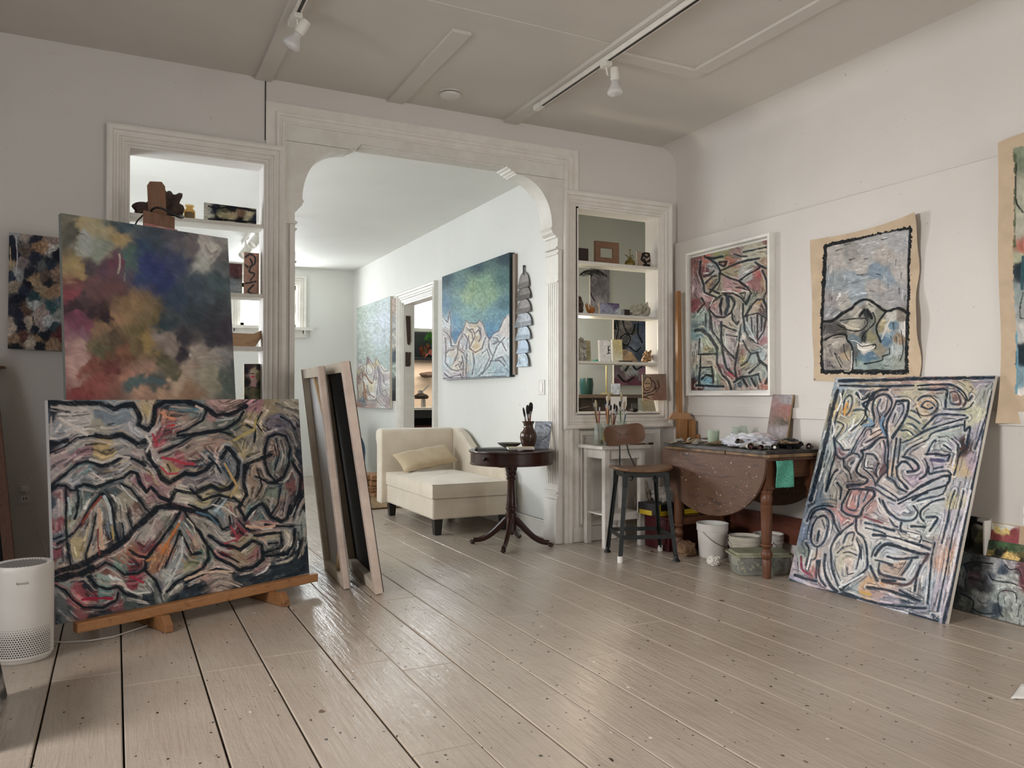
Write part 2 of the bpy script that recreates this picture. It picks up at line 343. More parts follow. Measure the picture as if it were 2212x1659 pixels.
# far room
wr = MB(); D0, D1, DZ = 7.95, 8.96, 2.22
wr.box(FX1, YC, 0, FX1+.13, D0, 3.25).box(FX1, D1, 0, FX1+.13, FY1, 3.25).box(FX1, D0, DZ, FX1+.13, D1, 3.25); struct('wall_far_right', wr, FARW)
wf = MB(); wf.box(FX0, FY1, 0, 1.5, FY1+.2, 3.1).box(2.25, FY1, 0, FX1+.13, FY1+.2, 3.1).box(1.5, FY1, 0, 2.25, FY1+.2, 2.07).box(1.5, FY1, 2.66, 2.25, FY1+.2, 3.1); struct('wall_far', wf, FARW)
wl = MB(); wl.box(FX0-.2, YC, 0, FX0, 5.8, 3.1).box(FX0-.2, 6.8, 0, FX0, 8.0, 3.1).box(FX0-.2, 9.0, 0, FX0, FY1, 3.1)
for y0 in (5.8, 8.0): wl.box(FX0-.2, y0, 0, FX0, y0+1, .8).box(FX0-.2, y0, 2.45, FX0, y0+1, 3.1)
struct('wall_far_left', wl, FARW)
struct('ceiling_far', MB().box(FX0-.2, YC, FCZ, FX1+.13, FY1+.2, 3.1), FARW)
struct('baseboard_far', MB().box(FX1-.018, YC, 0, FX1, D0-.12, .14).box(FX1-.022, YC, .125, FX1, D0-.12, .14).box(FX1-.018, D1+.12, 0, FX1, FY1, .14).box(FX0, FY1-.018, 0, FX1, FY1, .14), TRIMW, bevel=.003)
def casing_x(mb, y0, z0, y1, z1, prof, x):
    t = MB(); casing(t, y0, z0, y1, z1, prof, 0, 'lrt'); mb.add([(x+b, a, c) for a, b, c in t.v], t.f)
dcs = MB(); casing_x(dcs, D0, -.2, D1, DZ, MOULD, FX1); dcs.box(FX1, D0-.001, 0, FX1+.135, D0+.02, DZ).box(FX1, D1-.02, 0, FX1+.135, D1+.001, DZ).box(FX1, D0, DZ-.02, FX1+.135, D1, DZ+.001)
struct('door_1', dcs, TRIMW, smooth=25, recalc=False)
wc = MB(); casing(wc, 1.5, 2.07, 2.25, 2.66, MOULD, FY1, 'lrt'); wc.box(1.3, FY1-.09, 2.03, 2.45, FY1+.02, 2.07).box(1.36, FY1-.03, 1.93, 2.4, FY1, 2.03)
wo = struct('window_1', wc, TRIMW, smooth=25, recalc=False)
s_ = MB(); 
for a in ((1.5, 2.07, 1.56, 2.66), (2.19, 2.07, 2.25, 2.66), (1.5, 2.07, 2.25, 2.12), (1.5, 2.6, 2.25, 2.66)): s_.box(a[0], FY1+.08, a[1], a[2], FY1+.12, a[3])
s_.build('sash', TRIMW, wo, bevel=.003)
MB().box(2.215, FY1+.055, 2.28, 2.235, FY1+.085, 2.4).build('window_latch', TRIMW, wo, bevel=.003)
GLASS = None
gm, nt, b = NT('window_glass'); b.inputs['Transmission Weight'].default_value = 1; b.inputs['Roughness'].default_value = 0; b.inputs['IOR'].default_value = 1.45; b.inputs['Base Color'].default_value = (.97, .99, 1, 1); GLASS = gm
TINT = basic('dark_metal', '4a4a4c', .4, .5)

# study behind the right shelf opening and kitchen beyond the doorway
STW = wallmat('study_wall_paint', 'bcbdb5')
st = MB(); st.box(FX1+.13, SY1, 0, SX1+.1, SY1+.12, 3.2).box(SX1, YC, 0, SX1+.12, SY1, 3.2).box(4.25, YC-.12, 0, SX1+.12, YC, 3.2); struct('wall_study', st, STW)
struct('ceiling_study', MB().box(FX1+.13, YC, 3.05, SX1+.12, SY1+.12, 3.2), STW)
struct('trim_28', MB().box(SX1-.05, YC, 2.86, SX1, SY1, 2.9).box(SX1-.035, YC, 2.78, SX1, SY1, 2.86).box(SX1-.05, YC, 2.74, SX1, SY1, 2.76), TRIM, bevel=.005)
kw = wallmat('kitchen_wall_paint', 'cdbfae')
kt = MB(); KY = 10.6; kt.box(FX1+.13, KY, 0, 3.4, KY+.12, 3.1).box(3.4, KY, 0, 5.37, KY+.12, 2.08).box(3.4, KY, 2.78, 5.37, KY+.12, 3.1).box(4.7, KY, 2.08, 5.37, KY+.12, 2.78)
kt.box(SX1, SY1+.12, 0, SX1+.12, KY, 3.1); struct('wall_kitchen', kt, kw)
struct('ceiling_kitchen', MB().box(FX1+.13, SY1+.12, 2.95, SX1+.12, KY+.12, 3.1), FARW)

# ------------------------------------------------------------------ object materials
OAK = wood('worn_oak', '553624', '64412b', '3e271b', (2.2, 2.2, 14), .5, 3.2, .2, (60, .715, 'd9d4c6', 75, .73, '2a2a2c'))
OAKL = wood('oak_leaf_grain', '4c3427', '60422f', '2a1b15', (7, 1.2, 7), .6, 3.4, .25, (48, .672, 'cfc9bb', 60, .675, '26282c'))
OAKV = wood('oak_turned', '583522', '663f28', '40281b', (12, 12, 1.5), .45, 2.5, .15, (45, .75, 'd8d2c5'))
MAHOG = wood('dark_mahogany', '2c1611', '3a1d15', '1d0f0c', (9, 9, 1.6), .28, 2.4, .06)
PINE = wood('orange_pine', 'a8754a', 'b88456', '8a5a36', (1, 9, 9), .45, 2.4, .08)
PINEV = wood('golden_pine', '966840', 'a6774a', '7c5430', (10, 10, 1), .45, 2.4, .08)
PINEP = wood('pale_stretcher_pine', 'b89a72', 'c4a67d', 'a3845c', (8, 8, 1), .6, 2.4, .08)
EASELW = wood('brown_easel_wood', '74523d', '846048', '624431', (12, 12, 1.2), .55, 2.4, .1)
SEATW = wood('stool_seat_wood', '66492f', '73543a', '543c26', (7, 1.2, 7), .4, 3, .15, (40, .72, '4d3a28'))
BACKW = wood('stool_back_wood', '583722', '624028', '48301e', (1.5, 8, 8), .4, 3, .1)
CREAM = basic('cream_velvet', 'e0d3c0', .85, col2='d3c5ae', vscale=5, bmp=.2, bscale=14, bdist=.01, Sheen_Weight=.4)
BLACKW = basic('black_lacquered_wood', '15120f', .35)
GREEN = basic('dark_green_metal', '141b19', .42, .3, col2='0d1211', vscale=12, bmp=.1, bscale=50)
WHITEP = basic('chipped_white_paint', 'ddd8d0', .45, col2='c9c2b8', vscale=14, bmp=.2, bscale=30)
PLASTIC = basic('white_plastic', 'dedad4', .42, col2='d6d2cc')
PLASTICG = basic('stained_white_plastic', 'c9c3b6', .5, col2='a79f90', vscale=9, bmp=.1)
WHITE = basic('bright_white', 'f2f0ec', .5, col2='e8e6e0')
STEEL = basic('brushed_metal', 'a8a8a8', .3, .9); WIRE = basic('grey_wire', '5b5a58', .35, .8)
PALE = basic('primed_canvas', 'd9cdbb', .8, col2='c9bba6', vscale=7, bmp=.2, bscale=120)
PALEP = basic('pinkish_canvas_edge', 'dccabb', .8, col2='bfaba0', vscale=6, bmp=.35, bscale=30)
BLACKC = basic('black_canvas_back', '0c0d12', .7, col2='14161c')
BACKG = basic('grey_canvas_back', 'd6d3d0', .75, col2='c4c1be', vscale=3, bmp=.1)
BEIGE = basic('beige_flax', 'bfab92', .85, col2='af9b82', vscale=5, bmp=.3, bscale=150)
GLAZE = basic('brown_glaze', '3f2a22', .15, col2='5b4638', vscale=10)
STONE = basic('grey_stoneware', '7f7a6c', .5, col2='6b675c', vscale=30)
PAPER = basic('white_paper', 'e9e4dc', .8); SLATE = basic('dark_cloth_cover', '1d1b1d', .6, col2='2a2729')
BARK = basic('dark_bark', '3a2e28', .9, col2='54433a', vscale=20, bmp=.6, bscale=30, bdist=.01)
BRASS = basic('aged_brass', '7a6a35', .4, .7); COPPER = basic('green_lamp_glass', '0d6a4e', .2, Emission_Color=hx('0d6a4e'), Emission_Strength=.15)
RAG = basic('white_rag', 'dcdde2', .85, col2='b9bcc8', vscale=16, bmp=.4, bscale=35)
PINKR = basic('lilac_rag', 'c5b6bd', .85, col2='d8ccd0', vscale=12)
TUBE = basic('paint_tube_foil', 'cfcac0', .3, .45, col2='6a6056', vscale=30, bmp=.5, bscale=60)
TUBED = basic('dirty_paint_tube', 'a08a6c', .4, .2, col2='3a302a', vscale=34, bmp=.5, bscale=60)
PALETTE = basic('paint_crusted_board', '1a191a', .5, col2='4a423a', vscale=22, bmp=.5, bscale=40)
PALW = basic('worn_board_edge', '9c7b55', .6, col2='2f2824', vscale=9, bmp=.4, bscale=40)
RED = basic('maroon_metal_box', '4a0d14', .4, .2); YEL = basic('yellow_label', 'c9ab1f', .5); BLACK = basic('black_plastic', '0e0e10', .4)
BROWNP = basic('brown_paper', '8a6c52', .85, col2='705540', vscale=9, bmp=.5, bscale=25)
SHIRT = basic('creased_beige_cloth', '8d8376', .9, col2='6e665c', vscale=9, bmp=.7, bscale=14, bdist=.02)
BLUEC = basic('blue_tarpaulin', '2f5069', .55, col2='3d617c', vscale=3, bmp=.3, bscale=8)
LEAF = basic('green_leaf', '4f8a35', .45, col2='356a28', vscale=20); LEAFR = basic('red_leaf', 'a8452f', .5, col2='7d3324', vscale=20)
JUTE = basic('jute', 'a3865f', .9, col2='5a4632', vscale=60, bmp=.8, bscale=70)
KIND = wood('kindling_wood', '8a5c3c', 'a57a55', '4a2f20', (6, 6, 6), .7, 4, .3)
def glassmat(name, col, rough=.05, alpha=.35):
    m, nt, b = NT(name); t = N(nt, 'ShaderNodeBsdfTransparent'); t.inputs[0].default_value = hx(col); mx = N(nt, 'ShaderNodeMixShader'); mx.inputs[0].default_value = alpha
    b.inputs['Base Color'].default_value = hx(col); b.inputs['Roughness'].default_value = rough
    out = nt.nodes['Material Output']; nt.links.new(t.outputs[0], mx.inputs[1]); nt.links.new(b.outputs[0], mx.inputs[2]); nt.links.new(mx.outputs[0], out.inputs[0]); return m
JAR = glassmat('jar_glass', 'eef2ee', .06, .16); TUBG = glassmat('cloudy_plastic', 'e4e8e0', .2, .22)
LIQ = basic('murky_pale_green_liquid', 'aebd9b', .3, col2='c9d2b4'); LIQY = basic('yellow_oil', '7a6a28', .2); LIQG = basic('grey_water', '7d7c70', .2)
BR = ('brush', 'paint_brush')
HANDLES = [basic('brush_handle_%s' % n, c, .4) for n, c in (('red', '8a3a2a'), ('ochre', 'b8894a'), ('green', '2f7a35'), ('white', 'dcd8cf'), ('brown', '5a3a26'), ('blue', '3a5566'))]
BRISTLE = basic('dark_bristle', '2a2420', .9); BRISTP = basic('pale_bristle', 'b9a98c', .9)

# ------------------------------------------------------------------ chaise in the far room
sofa = thing('chaise_longue', 'cream upholstered chaise longue with one sloping arm against the far wall', 'sofa', (2.62, 6.5, 0))
MB().box(2.27, 5.93, .13, 2.95, 7.15, .30).build('base', CREAM, sofa, bevel=.015, seg=3, smooth=40)
def cushion(u, v):
    pass
cu = MB(); n1, n2 = 26, 40
def cfn(x0, x1, y0, y1, zb, zt, crown):
    def f(u, v):
        s = (u*4) % 4
        if s < 1: x, y = x0+(x1-x0)*s, y0
        elif s < 2: x, y = x1, y0+(y1-y0)*(s-1)
        elif s < 3: x, y = x1-(x1-x0)*(s-2), y1
        else: x, y = x0, y1-(y1-y0)*(s-3)
        cx, cy = (x0+x1)/2, (y0+y1)/2
        if v < .35: k, z = 1, zb+(zt-zb)*v/.35
        else:
            q = (v-.35)/.65; k = 1-q; z = zt+crown*math.sin(min(1, q*1.6)*math.pi/2)
        bulge = 1+.012*math.sin(v/.35*math.pi) if v < .35 else 1
        wr = .0025*math.sin(y*47+x*31) if v < .36 else .002*math.sin(y*17+x*9)
        return Vector((cx+(x-cx)*k*bulge+(wr if v < .36 else 0), cy+(y-cy)*k*bulge, z+(wr if v > .36 else 0)))
    return f
cu.grid(96, 24, cfn(2.262, 2.955, 5.915, 7.14, .30, .408, .028), True); cus = cu.build('seat_cushion', CREAM, sofa, smooth=50)
pp = [(2.262, 5.915), (2.955, 5.915), (2.955, 7.14), (2.262, 7.14)]
pg = MB()
for z in (.305, .408): pg.tube([(x, y, z) for x, y in pp], .005, 6, closed=True)
pg.build('piping', CREAM, cus, smooth=60)
bk = MB(); prof = [(7.12, .12), (7.12, .77), (7.13, .80), (7.17, .815), (7.22, .815), (7.28, .80), (7.31, .76), (7.30, .70), (7.27, .66), (7.27, .12)]
bk.prism(prof, lambda a, b: (2.215, a, b), lambda a, b: (2.94, a, b)); bk.build('backrest', CREAM, sofa, bevel=.014, seg=3, smooth=50)
arm = MB(); ap = [(7.27, .12), (7.27, .80), (7.15, .812), (7.05, .805), (6.92, .765), (6.8, .70), (6.66, .62), (6.5, .575), (6.3, .55), (6.12, .54), (6.02, .52), (5.97, .48), (5.96, .42), (5.96, .12)]
arm.prism(ap, lambda a, b: (2.935, a, b), lambda a, b: (3.02, a, b)); arm.build('arm', CREAM, sofa, bevel=.018, seg=4, smooth=50)
for x, y in ((2.33, 5.99), (2.93, 5.99), (2.33, 7.16), (2.93, 7.16)):
    MB().bar((x, y, .135), (x, y, 0), .075, .075, (0, 1, 0), .055, .055).build('leg', BLACKW, sofa, bevel=.003)
def pillow_mb(cx, cy, cz, w, h, d, M):
    m = MB()
    def f(u, v):
        a, b = u*2-1, v*2-1
        return a, b
    for sgn in (-1, 1):
        m.grid(25, 17, lambda u, v: M @ Vector(((u*2-1)*w*(1-.06*(1-(v*2-1)**2)), (v*2-1)*h*(1-.08*(1-(u*2-1)**2)), sgn*d*(max(0, (1-(u*2-1)**4)*(1-(v*2-1)**4)))**.6+.006*math.sin(u*21+v*9)*(1-(u*2-1)**2)))+Vector((cx, cy, cz)))
    return m
pm = pillow_mb(2.58, 6.92, .545, .30, .125, .055, Matrix.Rotation(math.radians(12), 3, 'Z') @ Matrix.Rotation(math.radians(-7), 3, 'Y') @ Matrix.Rotation(math.radians(38), 3, 'X'))
tag(pm.build('lumbar_pillow', basic('beige_velvet', 'd3bf9f', .85, col2='c2ad8d', vscale=6, bmp=.2, bscale=14, Sheen_Weight=.4), smooth=80), 'beige velvet lumbar pillow lying on the cream chaise', 'pillow')

# ------------------------------------------------------------------ drum pedestal table
PTX, PTY = 2.665, 5.32
pt = thing('pedestal_table', 'dark mahogany round drum table on a pedestal with four curved feet', 'table', (PTX, PTY, 0))
MB().lathe([(0, .70), (.312, .70), (.318, .703), (.32, .709), (.318, .715), (.312, .718), (0, .718)], (PTX, PTY, 0), 72).build('tabletop', MAHOG, pt, smooth=40)
ap_ = MB().lathe([(.29, .70), (.307, .70), (.307, .625), (.311, .622), (.311, .612), (.30, .61), (0, .61)], (PTX, PTY, 0), 72); apo = ap_.build('apron', MAHOG, pt, smooth=40)
ka = math.radians(206); MB().lathe([(0, 0), (.012, 0), (.009, .008), (.013, .014), (.011, .022), (0, .024)], (PTX+.307*math.cos(ka), PTY+.307*math.sin(ka), .665), 14, Matrix.Rotation(ka, 3, 'Z') @ Matrix.Rotation(math.pi/2, 3, 'Y')).build('knob', basic('dark_knob', '14100f', .3, .3), apo, smooth=50)
MB().box(PTX-.15, PTY-.12, .595, PTX+.15, PTY+.12, .612).build('crosspiece', MAHOG, pt, bevel=.003)
colp = [(.0, .6), (.043, .6), (.045, .575), (.042, .56), (.036, .545), (.04, .54), (.04, .53), (.034, .52), (.032, .51), (.037, .505), (.037, .497), (.029, .485), (.031, .4), (.035, .33), (.04, .3), (.038, .29), (.044, .285), (.044, .272), (.037, .265), (.035, .25), (.042, .245), (.043, .215), (.041, .2), (.041, .11), (.02, .095), (.018, .08), (0, .075)]
MB().lathe(colp, (PTX, PTY, 0), 28).build('column', MAHOG, pt, smooth=40)
for k, a in enumerate((232, 320, 142, 52)):
    a = math.radians(a); c, s = math.cos(a), math.sin(a); pts = []; rr = []
    for t in np.linspace(0, 1, 14):
        # sabre curve from the column to the floor
        r = .035+.255*t**1.15; z = .195-.175*math.sin(min(1, t*1.02)*math.pi/2)**1.25 + .012*t
        pts.append((PTX+c*r, PTY+s*r, max(z, .018))); rr.append(.021-.006*t)
    lg = MB().tube(pts, rr, 10, flat=1.25)
    lgo = lg.build('leg', MAHOG, pt, smooth=40)
    ft = MB().blob((PTX+c*.30, PTY+s*.30, .017), .02, k, .25, 8, (1, 1, .8)); ft.build('paw_foot', MAHOG, lgo, smooth=60)
    fr = MB()
    for o in (-.007, 0, .007): fr.tube([(p[0]-s*o, p[1]+c*o, p[2]+rr[i]*1.22) for i, p in enumerate(pts[:-2])], .0022, 5)
    fr.build('reeding', MAHOG, lgo, smooth=60)
TZ = .718
# things on the drum table
vs_ = thing('vase', 'brown glazed baluster vase holding brushes on the drum table', 'vase', (2.80, 5.30, TZ))
MB().lathe([(0, .0), (.038, 0), (.04, .006), (.05, .03), (.062, .07), (.065, .095), (.06, .125), (.042, .155), (.035, .172), (.038, .19), (.047, .205), (.049, .21), (.044, .206), (.032, .19), (.03, .172), (.036, .155), (0, .15)], (0, 0, 0), 32).build('vase_body', GLAZE, vs_, local=True, smooth=60)
def brush(name, base, tip, hm, bm_, r=.004, flat=1.0, bl=.05, br=None, label=None, cat='brush', group=None, palette=False):
    base, tip = Vector(base), Vector(tip); d = (tip-base).normalized(); L_ = (tip-base).length
    t = thing(name, label, cat, tuple(base), 0, group); q = lambda s: tuple(base+d*s)
    MB().tube([q(0), q(L_*.3), q(L_-bl-.03), q(L_-bl-.02)], [r*.5, r, r*1.25, r], 8).build('handle', hm, t, smooth=60)
    MB().tube([q(L_-bl-.03), q(L_-bl)], [r*1.3, (br or r*1.6)], 8, flat=flat).build('ferrule', STEEL, t, smooth=60)
    MB().tube([q(L_-bl), q(L_-bl*.6), q(L_-bl*.2), q(L_)], [(br or r*1.6), (br or r*1.6)*1.35, (br or r*1.6)*1.1, (br or r*1.6)*.35], 8, flat=flat).build('bristles' if not palette else 'blade', bm_, t, smooth=60)
    return t
vb = [((2.79, 5.3), (-.035, 0), .315, HANDLES[4], .007, 'slim tapered brush leaning left in the brown vase'), ((2.80, 5.29), (-.012, .005), .335, HANDLES[4], .011, 'round dark brush upright at the middle of the brown vase'), ((2.81, 5.30), (.012, 0), .355, HANDLES[0], .014, 'tallest broad brush in the brown vase'), ((2.805, 5.31), (.03, .01), .33, HANDLES[5], .008, 'dark brush leaning right in the brown vase')]
for (bx, by), (dx, dy), h_, hm, br_, lb in vb: brush('paint_brush', (bx, by, TZ+.154), (bx+dx, by+dy, TZ+h_), hm, BRISTLE, .006, 1, .07, br_, lb, 'brush', 'brushes in the brown vase')
bw = MB().lathe([(0, 0), (.04, 0), (.045, .004), (.075, .02), (.095, .036), (.098, .038), (.094, .037), (.07, .022), (.03, .009), (0, .008)], (2.74, 5.50, TZ), 36); tag(bw.build('shallow_bowl', STONE, smooth=60), 'shallow grey stoneware bowl at the back of the drum table', 'bowl')
nb = thing('portfolio', 'dark soft-covered portfolio lying at the left of the drum table', 'book', (2.52, 5.27, TZ), math.radians(-24))
MB().box(-.14, -.09, 0, .14, .09, .006).build('pages', PAPER, nb, local=True, bevel=.002)
MB().box(-.15, -.095, .006, .15, .095, .013).tube([(-.15, -.095, .01), (-.15, .095, .01)], .012, 10).build('cover', SLATE, nb, local=True, smooth=40)
nb = thing('notebook', 'cream notebook with loose pages on the drum table in front of the bowl', 'book', (2.64, 5.13, TZ+.014), math.radians(-20))
MB().box(-.09, -.06, 0, .10, .06, .012).build('page_block', PAPER, nb, local=True, bevel=.002)
MB().box(-.094, -.063, .0121, .104, .063, .0155).build('cover', basic('cream_card', 'd8ccb2', .7), nb, local=True, bevel=.001)

# ------------------------------------------------------------------ white side stand, jars and brushes
sd = thing('side_stand', 'narrow white painted wooden stand behind the metal stool', 'table', (3.385, 5.02, 0))
MB().box(3.165, 4.845, .727, 3.60, 5.19, .752).build('top', WHITEP, sd, bevel=.003)
MB().box(3.235, 4.88, .655, 3.55, 4.90, .727).box(3.235, 5.14, .655, 3.55, 5.16, .727).box(3.215, 4.90, .655, 3.235, 5.14, .727).box(3.535, 4.90, .655, 3.555, 5.14, .727).build('apron', WHITEP, sd, bevel=.002)
MB().box(3.245, 4.885, .2, 3.53, 4.905, .245).box(3.245, 5.14, .2, 3.53, 5.155, .245).box(3.22, 4.90, .235, 3.55, 5.15, .247).build('lower_rail', WHITEP, sd, bevel=.002)
for x, y in ((3.228, 4.893), (3.228, 5.145), (3.543, 4.893), (3.543, 5.145)): MB().box(x-.022, y-.022, 0, x+.022, y+.022, .727).build('leg', WHITEP, sd, bevel=.003)
SZ = .752
def jar(name, label, x, y, z, r, h, neck=.8, liq=None, lh=0, lbl=None, cat='jar', n=24, group=None, glass=None):
    t = thing(name, label, cat, (x, y, z), 0, group)
    MB().lathe([(0, .0), (r*.9, 0), (r, .004), (r, h*.72), (r*.97, h*.78), (r*neck, h*.86), (r*neck, h*.98), (r*neck*1.05, h), (r*neck*.9, h), (r*neck*.88, h*.86), (r*.92, h*.74), (r*.93, .008), (0, .007)], (0, 0, 0), n).build('glass_body', glass or JAR, t, local=True, smooth=50)
    if liq: MB().lathe([(0, .008), (r*.9, .008), (r*.9, lh), (0, lh)], (0, 0, 0), n).build('contents', liq, t, local=True, smooth=50)
    if lbl: MB().lathe([(r*1.012, h*.2), (r*1.012, h*.55)], (0, 0, 0), n).build('label_band', lbl, t, local=True, smooth=50)
    return t
GJ = 'brush jars on the white stand'
jp = {'a': (3.235, 5.0, .034, .165), 'b': (3.285, 4.965, .026, .16), 'c': (3.335, 5.03, .03, .15), 'd': (3.40, 5.06, .032, .15), 'e': (3.47, 5.04, .045, .175)}
jar('brush_jar', 'tall glass jar with yellow residue at the left end of the white stand', *jp['a'][:2], SZ, *jp['a'][2:], .8, LIQY, .04, None, group=GJ)
jar('brown_bottle', 'small bottle with a yellow and red label holding brushes on the white stand', *jp['b'][:2], SZ, *jp['b'][2:], .7, LIQG, .03, YEL, 'bottle')
jar('brush_jar', 'narrow glass jar of brushes just right of the labelled bottle', *jp['c'][:2], SZ, *jp['c'][2:], .85, LIQG, .02, None, group=GJ)
jar('brush_jar', 'small clear jar directly behind the left edge of the stool backrest', *jp['d'][:2], SZ, *jp['d'][2:], .85, None, 0, None, group=GJ)
jar('brush_jar', 'widest jar with a dark-edged label and pale brushes on the white stand', *jp['e'][:2], SZ, *jp['e'][2:], .85, LIQG, .05, basic('dark_edged_label', '6c7568', .6), group=GJ)
bs = [('a', -.05, .0, .36, 4, 'flat white-edged brush leaning far left in the leftmost jar', 3), ('a', -.02, .01, .34, 1, 'thin ochre brush in the leftmost jar', 1), ('a', .012, .0, .33, 0, 'thin red-brown brush in the leftmost jar', 0),
      ('b', .012, 0, .38, 1, 'tall wooden spoon-headed brush in the labelled bottle', 1), ('b', .03, .01, .34, 4, 'dark brush leaning right in the labelled bottle', 2),
      ('c', -.02, .0, .35, 0, 'wide round mop brush in the narrow jar', 0), ('c', .02, .0, .36, 1, 'ochre mop brush in the narrow jar', 1), ('c', .04, .01, .30, 5, 'thin grey brush in the narrow jar', 2),
      ('d', -.03, 0, .38, 1, 'large spoon-like wooden brush above the small clear jar', 1), ('d', .02, .0, .31, 0, 'reddish handled brush in the small clear jar', 0), ('d', .05, .01, .29, 4, 'brown brush leaning right in the small clear jar', 2),
      ('e', -.05, .0, .30, 3, 'white handled brush leaning left in the widest jar', 0), ('e', .0, .0, .40, 3, 'pale toothbrush-like brush, tallest in the widest jar', 1), ('e', -.01, .01, .33, 2, 'bright green handled brush in the widest jar', 0), ('e', .03, .0, .33, 3, 'white brush at the right of the widest jar', 1), ('e', .055, .0, .30, 5, 'blue-grey brush at the far right of the widest jar', 2)]
for j, dx, dy, h_, hm, lb, k in bs:
    x, y, r, h = jp[j]; bx = x-dx*.25
    brush('paint_brush', (bx, y, SZ+.012), (x+dx, y+dy, SZ+h_), HANDLES[hm], BRISTP if k == 1 else BRISTLE, .0042, 1, .045 if k != 1 else .06, .0075 if k == 1 else .006, lb, 'brush', 'brushes standing in the jars')
tb = thing('tape_dispenser', 'small black case with a pale label at the left front of the white stand', 'box', (3.285, 4.885, SZ), math.radians(-8))
MB().box(-.045, -.03, 0, .045, .03, .032).build('case', BLACK, tb, local=True, bevel=.006, smooth=40)
MB().box(-.02, -.0312, .008, .025, -.0302, .024).build('label_strip', PAPER, tb, local=True)
brush('paint_brush', (3.44, 4.90, SZ+.006), (3.66, 4.89, SZ+.008), HANDLES[4], BRISTLE, .005, 1, .05, .007, 'brush lying flat and sticking out right past the stool backrest', 'brush')

# ------------------------------------------------------------------ drafting stool
ST = Vector((3.285, 4.54, 0)); sa = math.radians(-20)
so = thing('drafting_stool', 'dark green metal stool with wooden seat and small curved wooden backrest', 'stool', tuple(ST), sa)
Wm = Matrix.Translation(ST) @ Matrix.Rotation(sa, 4, 'Z')
def seatf(u, v):
    t = u*2*math.pi; k = v
    prof_ = [(0, .598), (.9, .598), (.985, .603), (1, .612), (.985, .62), (.9, .622), (.6, .616), (0, .613)]
    i = min(int(k*7), 6); f = k*7-i; r = prof_[i][0]*(1-f)+prof_[i+1][0]*f; z = prof_[i][1]*(1-f)+prof_[i+1][1]*f
    sup = (abs(math.cos(t))**2.6+abs(math.sin(t))**2.6)**(-1/2.6)
    z += .018*(abs(math.cos(t)*r)**2.5)
    return Vector((math.cos(t)*r*.222*sup*.97, math.sin(t)*r*.19*sup*.97, z))
MB().grid(56, 15, seatf, True).build('seat', SEATW, so, local=True, smooth=50)
fm = MB(); fm.box(-.155, -.14, .565, .155, -.132, .602).box(-.155, .132, .565, .155, .14, .602).box(-.155, -.14, .565, -.147, .14, .602).box(.147, -.14, .565, .155, .14, .602)
for x in (-.1, .06): fm.tube([(x, -.145, .575), (x, -.16, .56), (x-.01, -.16, .548), (x-.02, -.15, .555)], .006, 8)
fm.build('seat_frame', GREEN, so, local=True, bevel=.002)
for k, (sx, sy) in enumerate(((-1, -1), (1, -1), (1, 1), (-1, 1))):
    t_ = Vector((sx*.142, sy*.126, .59)); m_ = Vector((sx*.148, sy*.132, .5)); f_ = Vector((sx*.192, sy*.178, .03))
    a = MB()
    a.bar(t_, m_, .036, .03, (0, 1, 0), .03, .022); a.bar(m_, f_, .03, .008, (0, 1, 0)); a.bar(m_+Vector((0, -sy*.012, 0)), f_+Vector((0, -sy*.012, 0)), .008, .03, (0, 1, 0))
    for z in (.42, .36, .3): 
        q = m_.lerp(f_, (.5-z)/.47); a.lathe([(0, 0), (.004, 0), (.004, .003), (0, .003)], q+Vector((0, -.005, 0)), 8, Matrix.Rotation(math.pi/2, 3, 'X'))
    lg = a.build('leg', GREEN, so, local=True, bevel=.001)
    if k in (0, 2): MB().lathe([(0, 0), (.018, 0), (.018, .042), (0, .042)], (sx*.195, sy*.181, 0), 14).build('foot_cap', WHITE, lg, local=True, smooth=40)
    else: MB().lathe([(0, 0), (.026, 0), (.024, .01), (.014, .02), (.012, .04), (0, .042)], (sx*.195, sy*.181, 0), 14).build('foot_cap', GREEN, lg, local=True, smooth=40)
for (a0, a1) in (((-1, -1), (1, -1)), ((1, -1), (1, 1)), ((1, 1), (-1, 1)), ((-1, 1), (-1, -1))):
    q = lambda s: (s[0]*.18, s[1]*.166, .165); MB().bar(q(a0), q(a1), .008, .028).build('stretcher', GREEN, so, local=True, bevel=.001)
bkc = Vector((-.075, .19, .84)); bb = MB()
def backf(u, v):
    return None
pts2 = []; hw, hh, rd = .15, .072, .05
for cx_, cz_, a0 in ((hw-rd, hh-rd, 0), (-hw+rd, hh-rd, 90), (-hw+rd, -hh+rd, 180), (hw-rd, -hh+rd, 270)):
    for k in range(7): t = math.radians(a0+k*15); pts2.append((cx_+rd*math.cos(t), cz_+rd*math.sin(t)))
rings = []
for (sc2, dy) in ((1, 0), (1, .012)): rings.append([(x*sc2, z*sc2, dy) for x, z in pts2])
bv = []; bf = []; R3 = Matrix.Rotation(math.radians(-6), 3, 'Y') @ Matrix.Rotation(math.radians(-8), 3, 'X')
for dy in (-.006, .006):
    for s_c in (1, .75, .5, .25, .02):
        for x, z in pts2:
            X_ = x*s_c; bv.append(R3 @ Vector((X_, dy-1.6*X_*X_, z*s_c))+bkc)
n = len(pts2)
for layer in (0, 5):
    for r_ in range(4):
        for k in range(n): bf.append(((layer+r_)*n+k, (layer+r_)*n+(k+1) % n, (layer+r_+1)*n+(k+1) % n, (layer+r_+1)*n+k))
for k in range(n): bf.append((k, (k+1) % n, 5*n+(k+1) % n, 5*n+k))
bo = MB().add(bv, bf).build('backrest', BACKW, so, local=True, smooth=50)
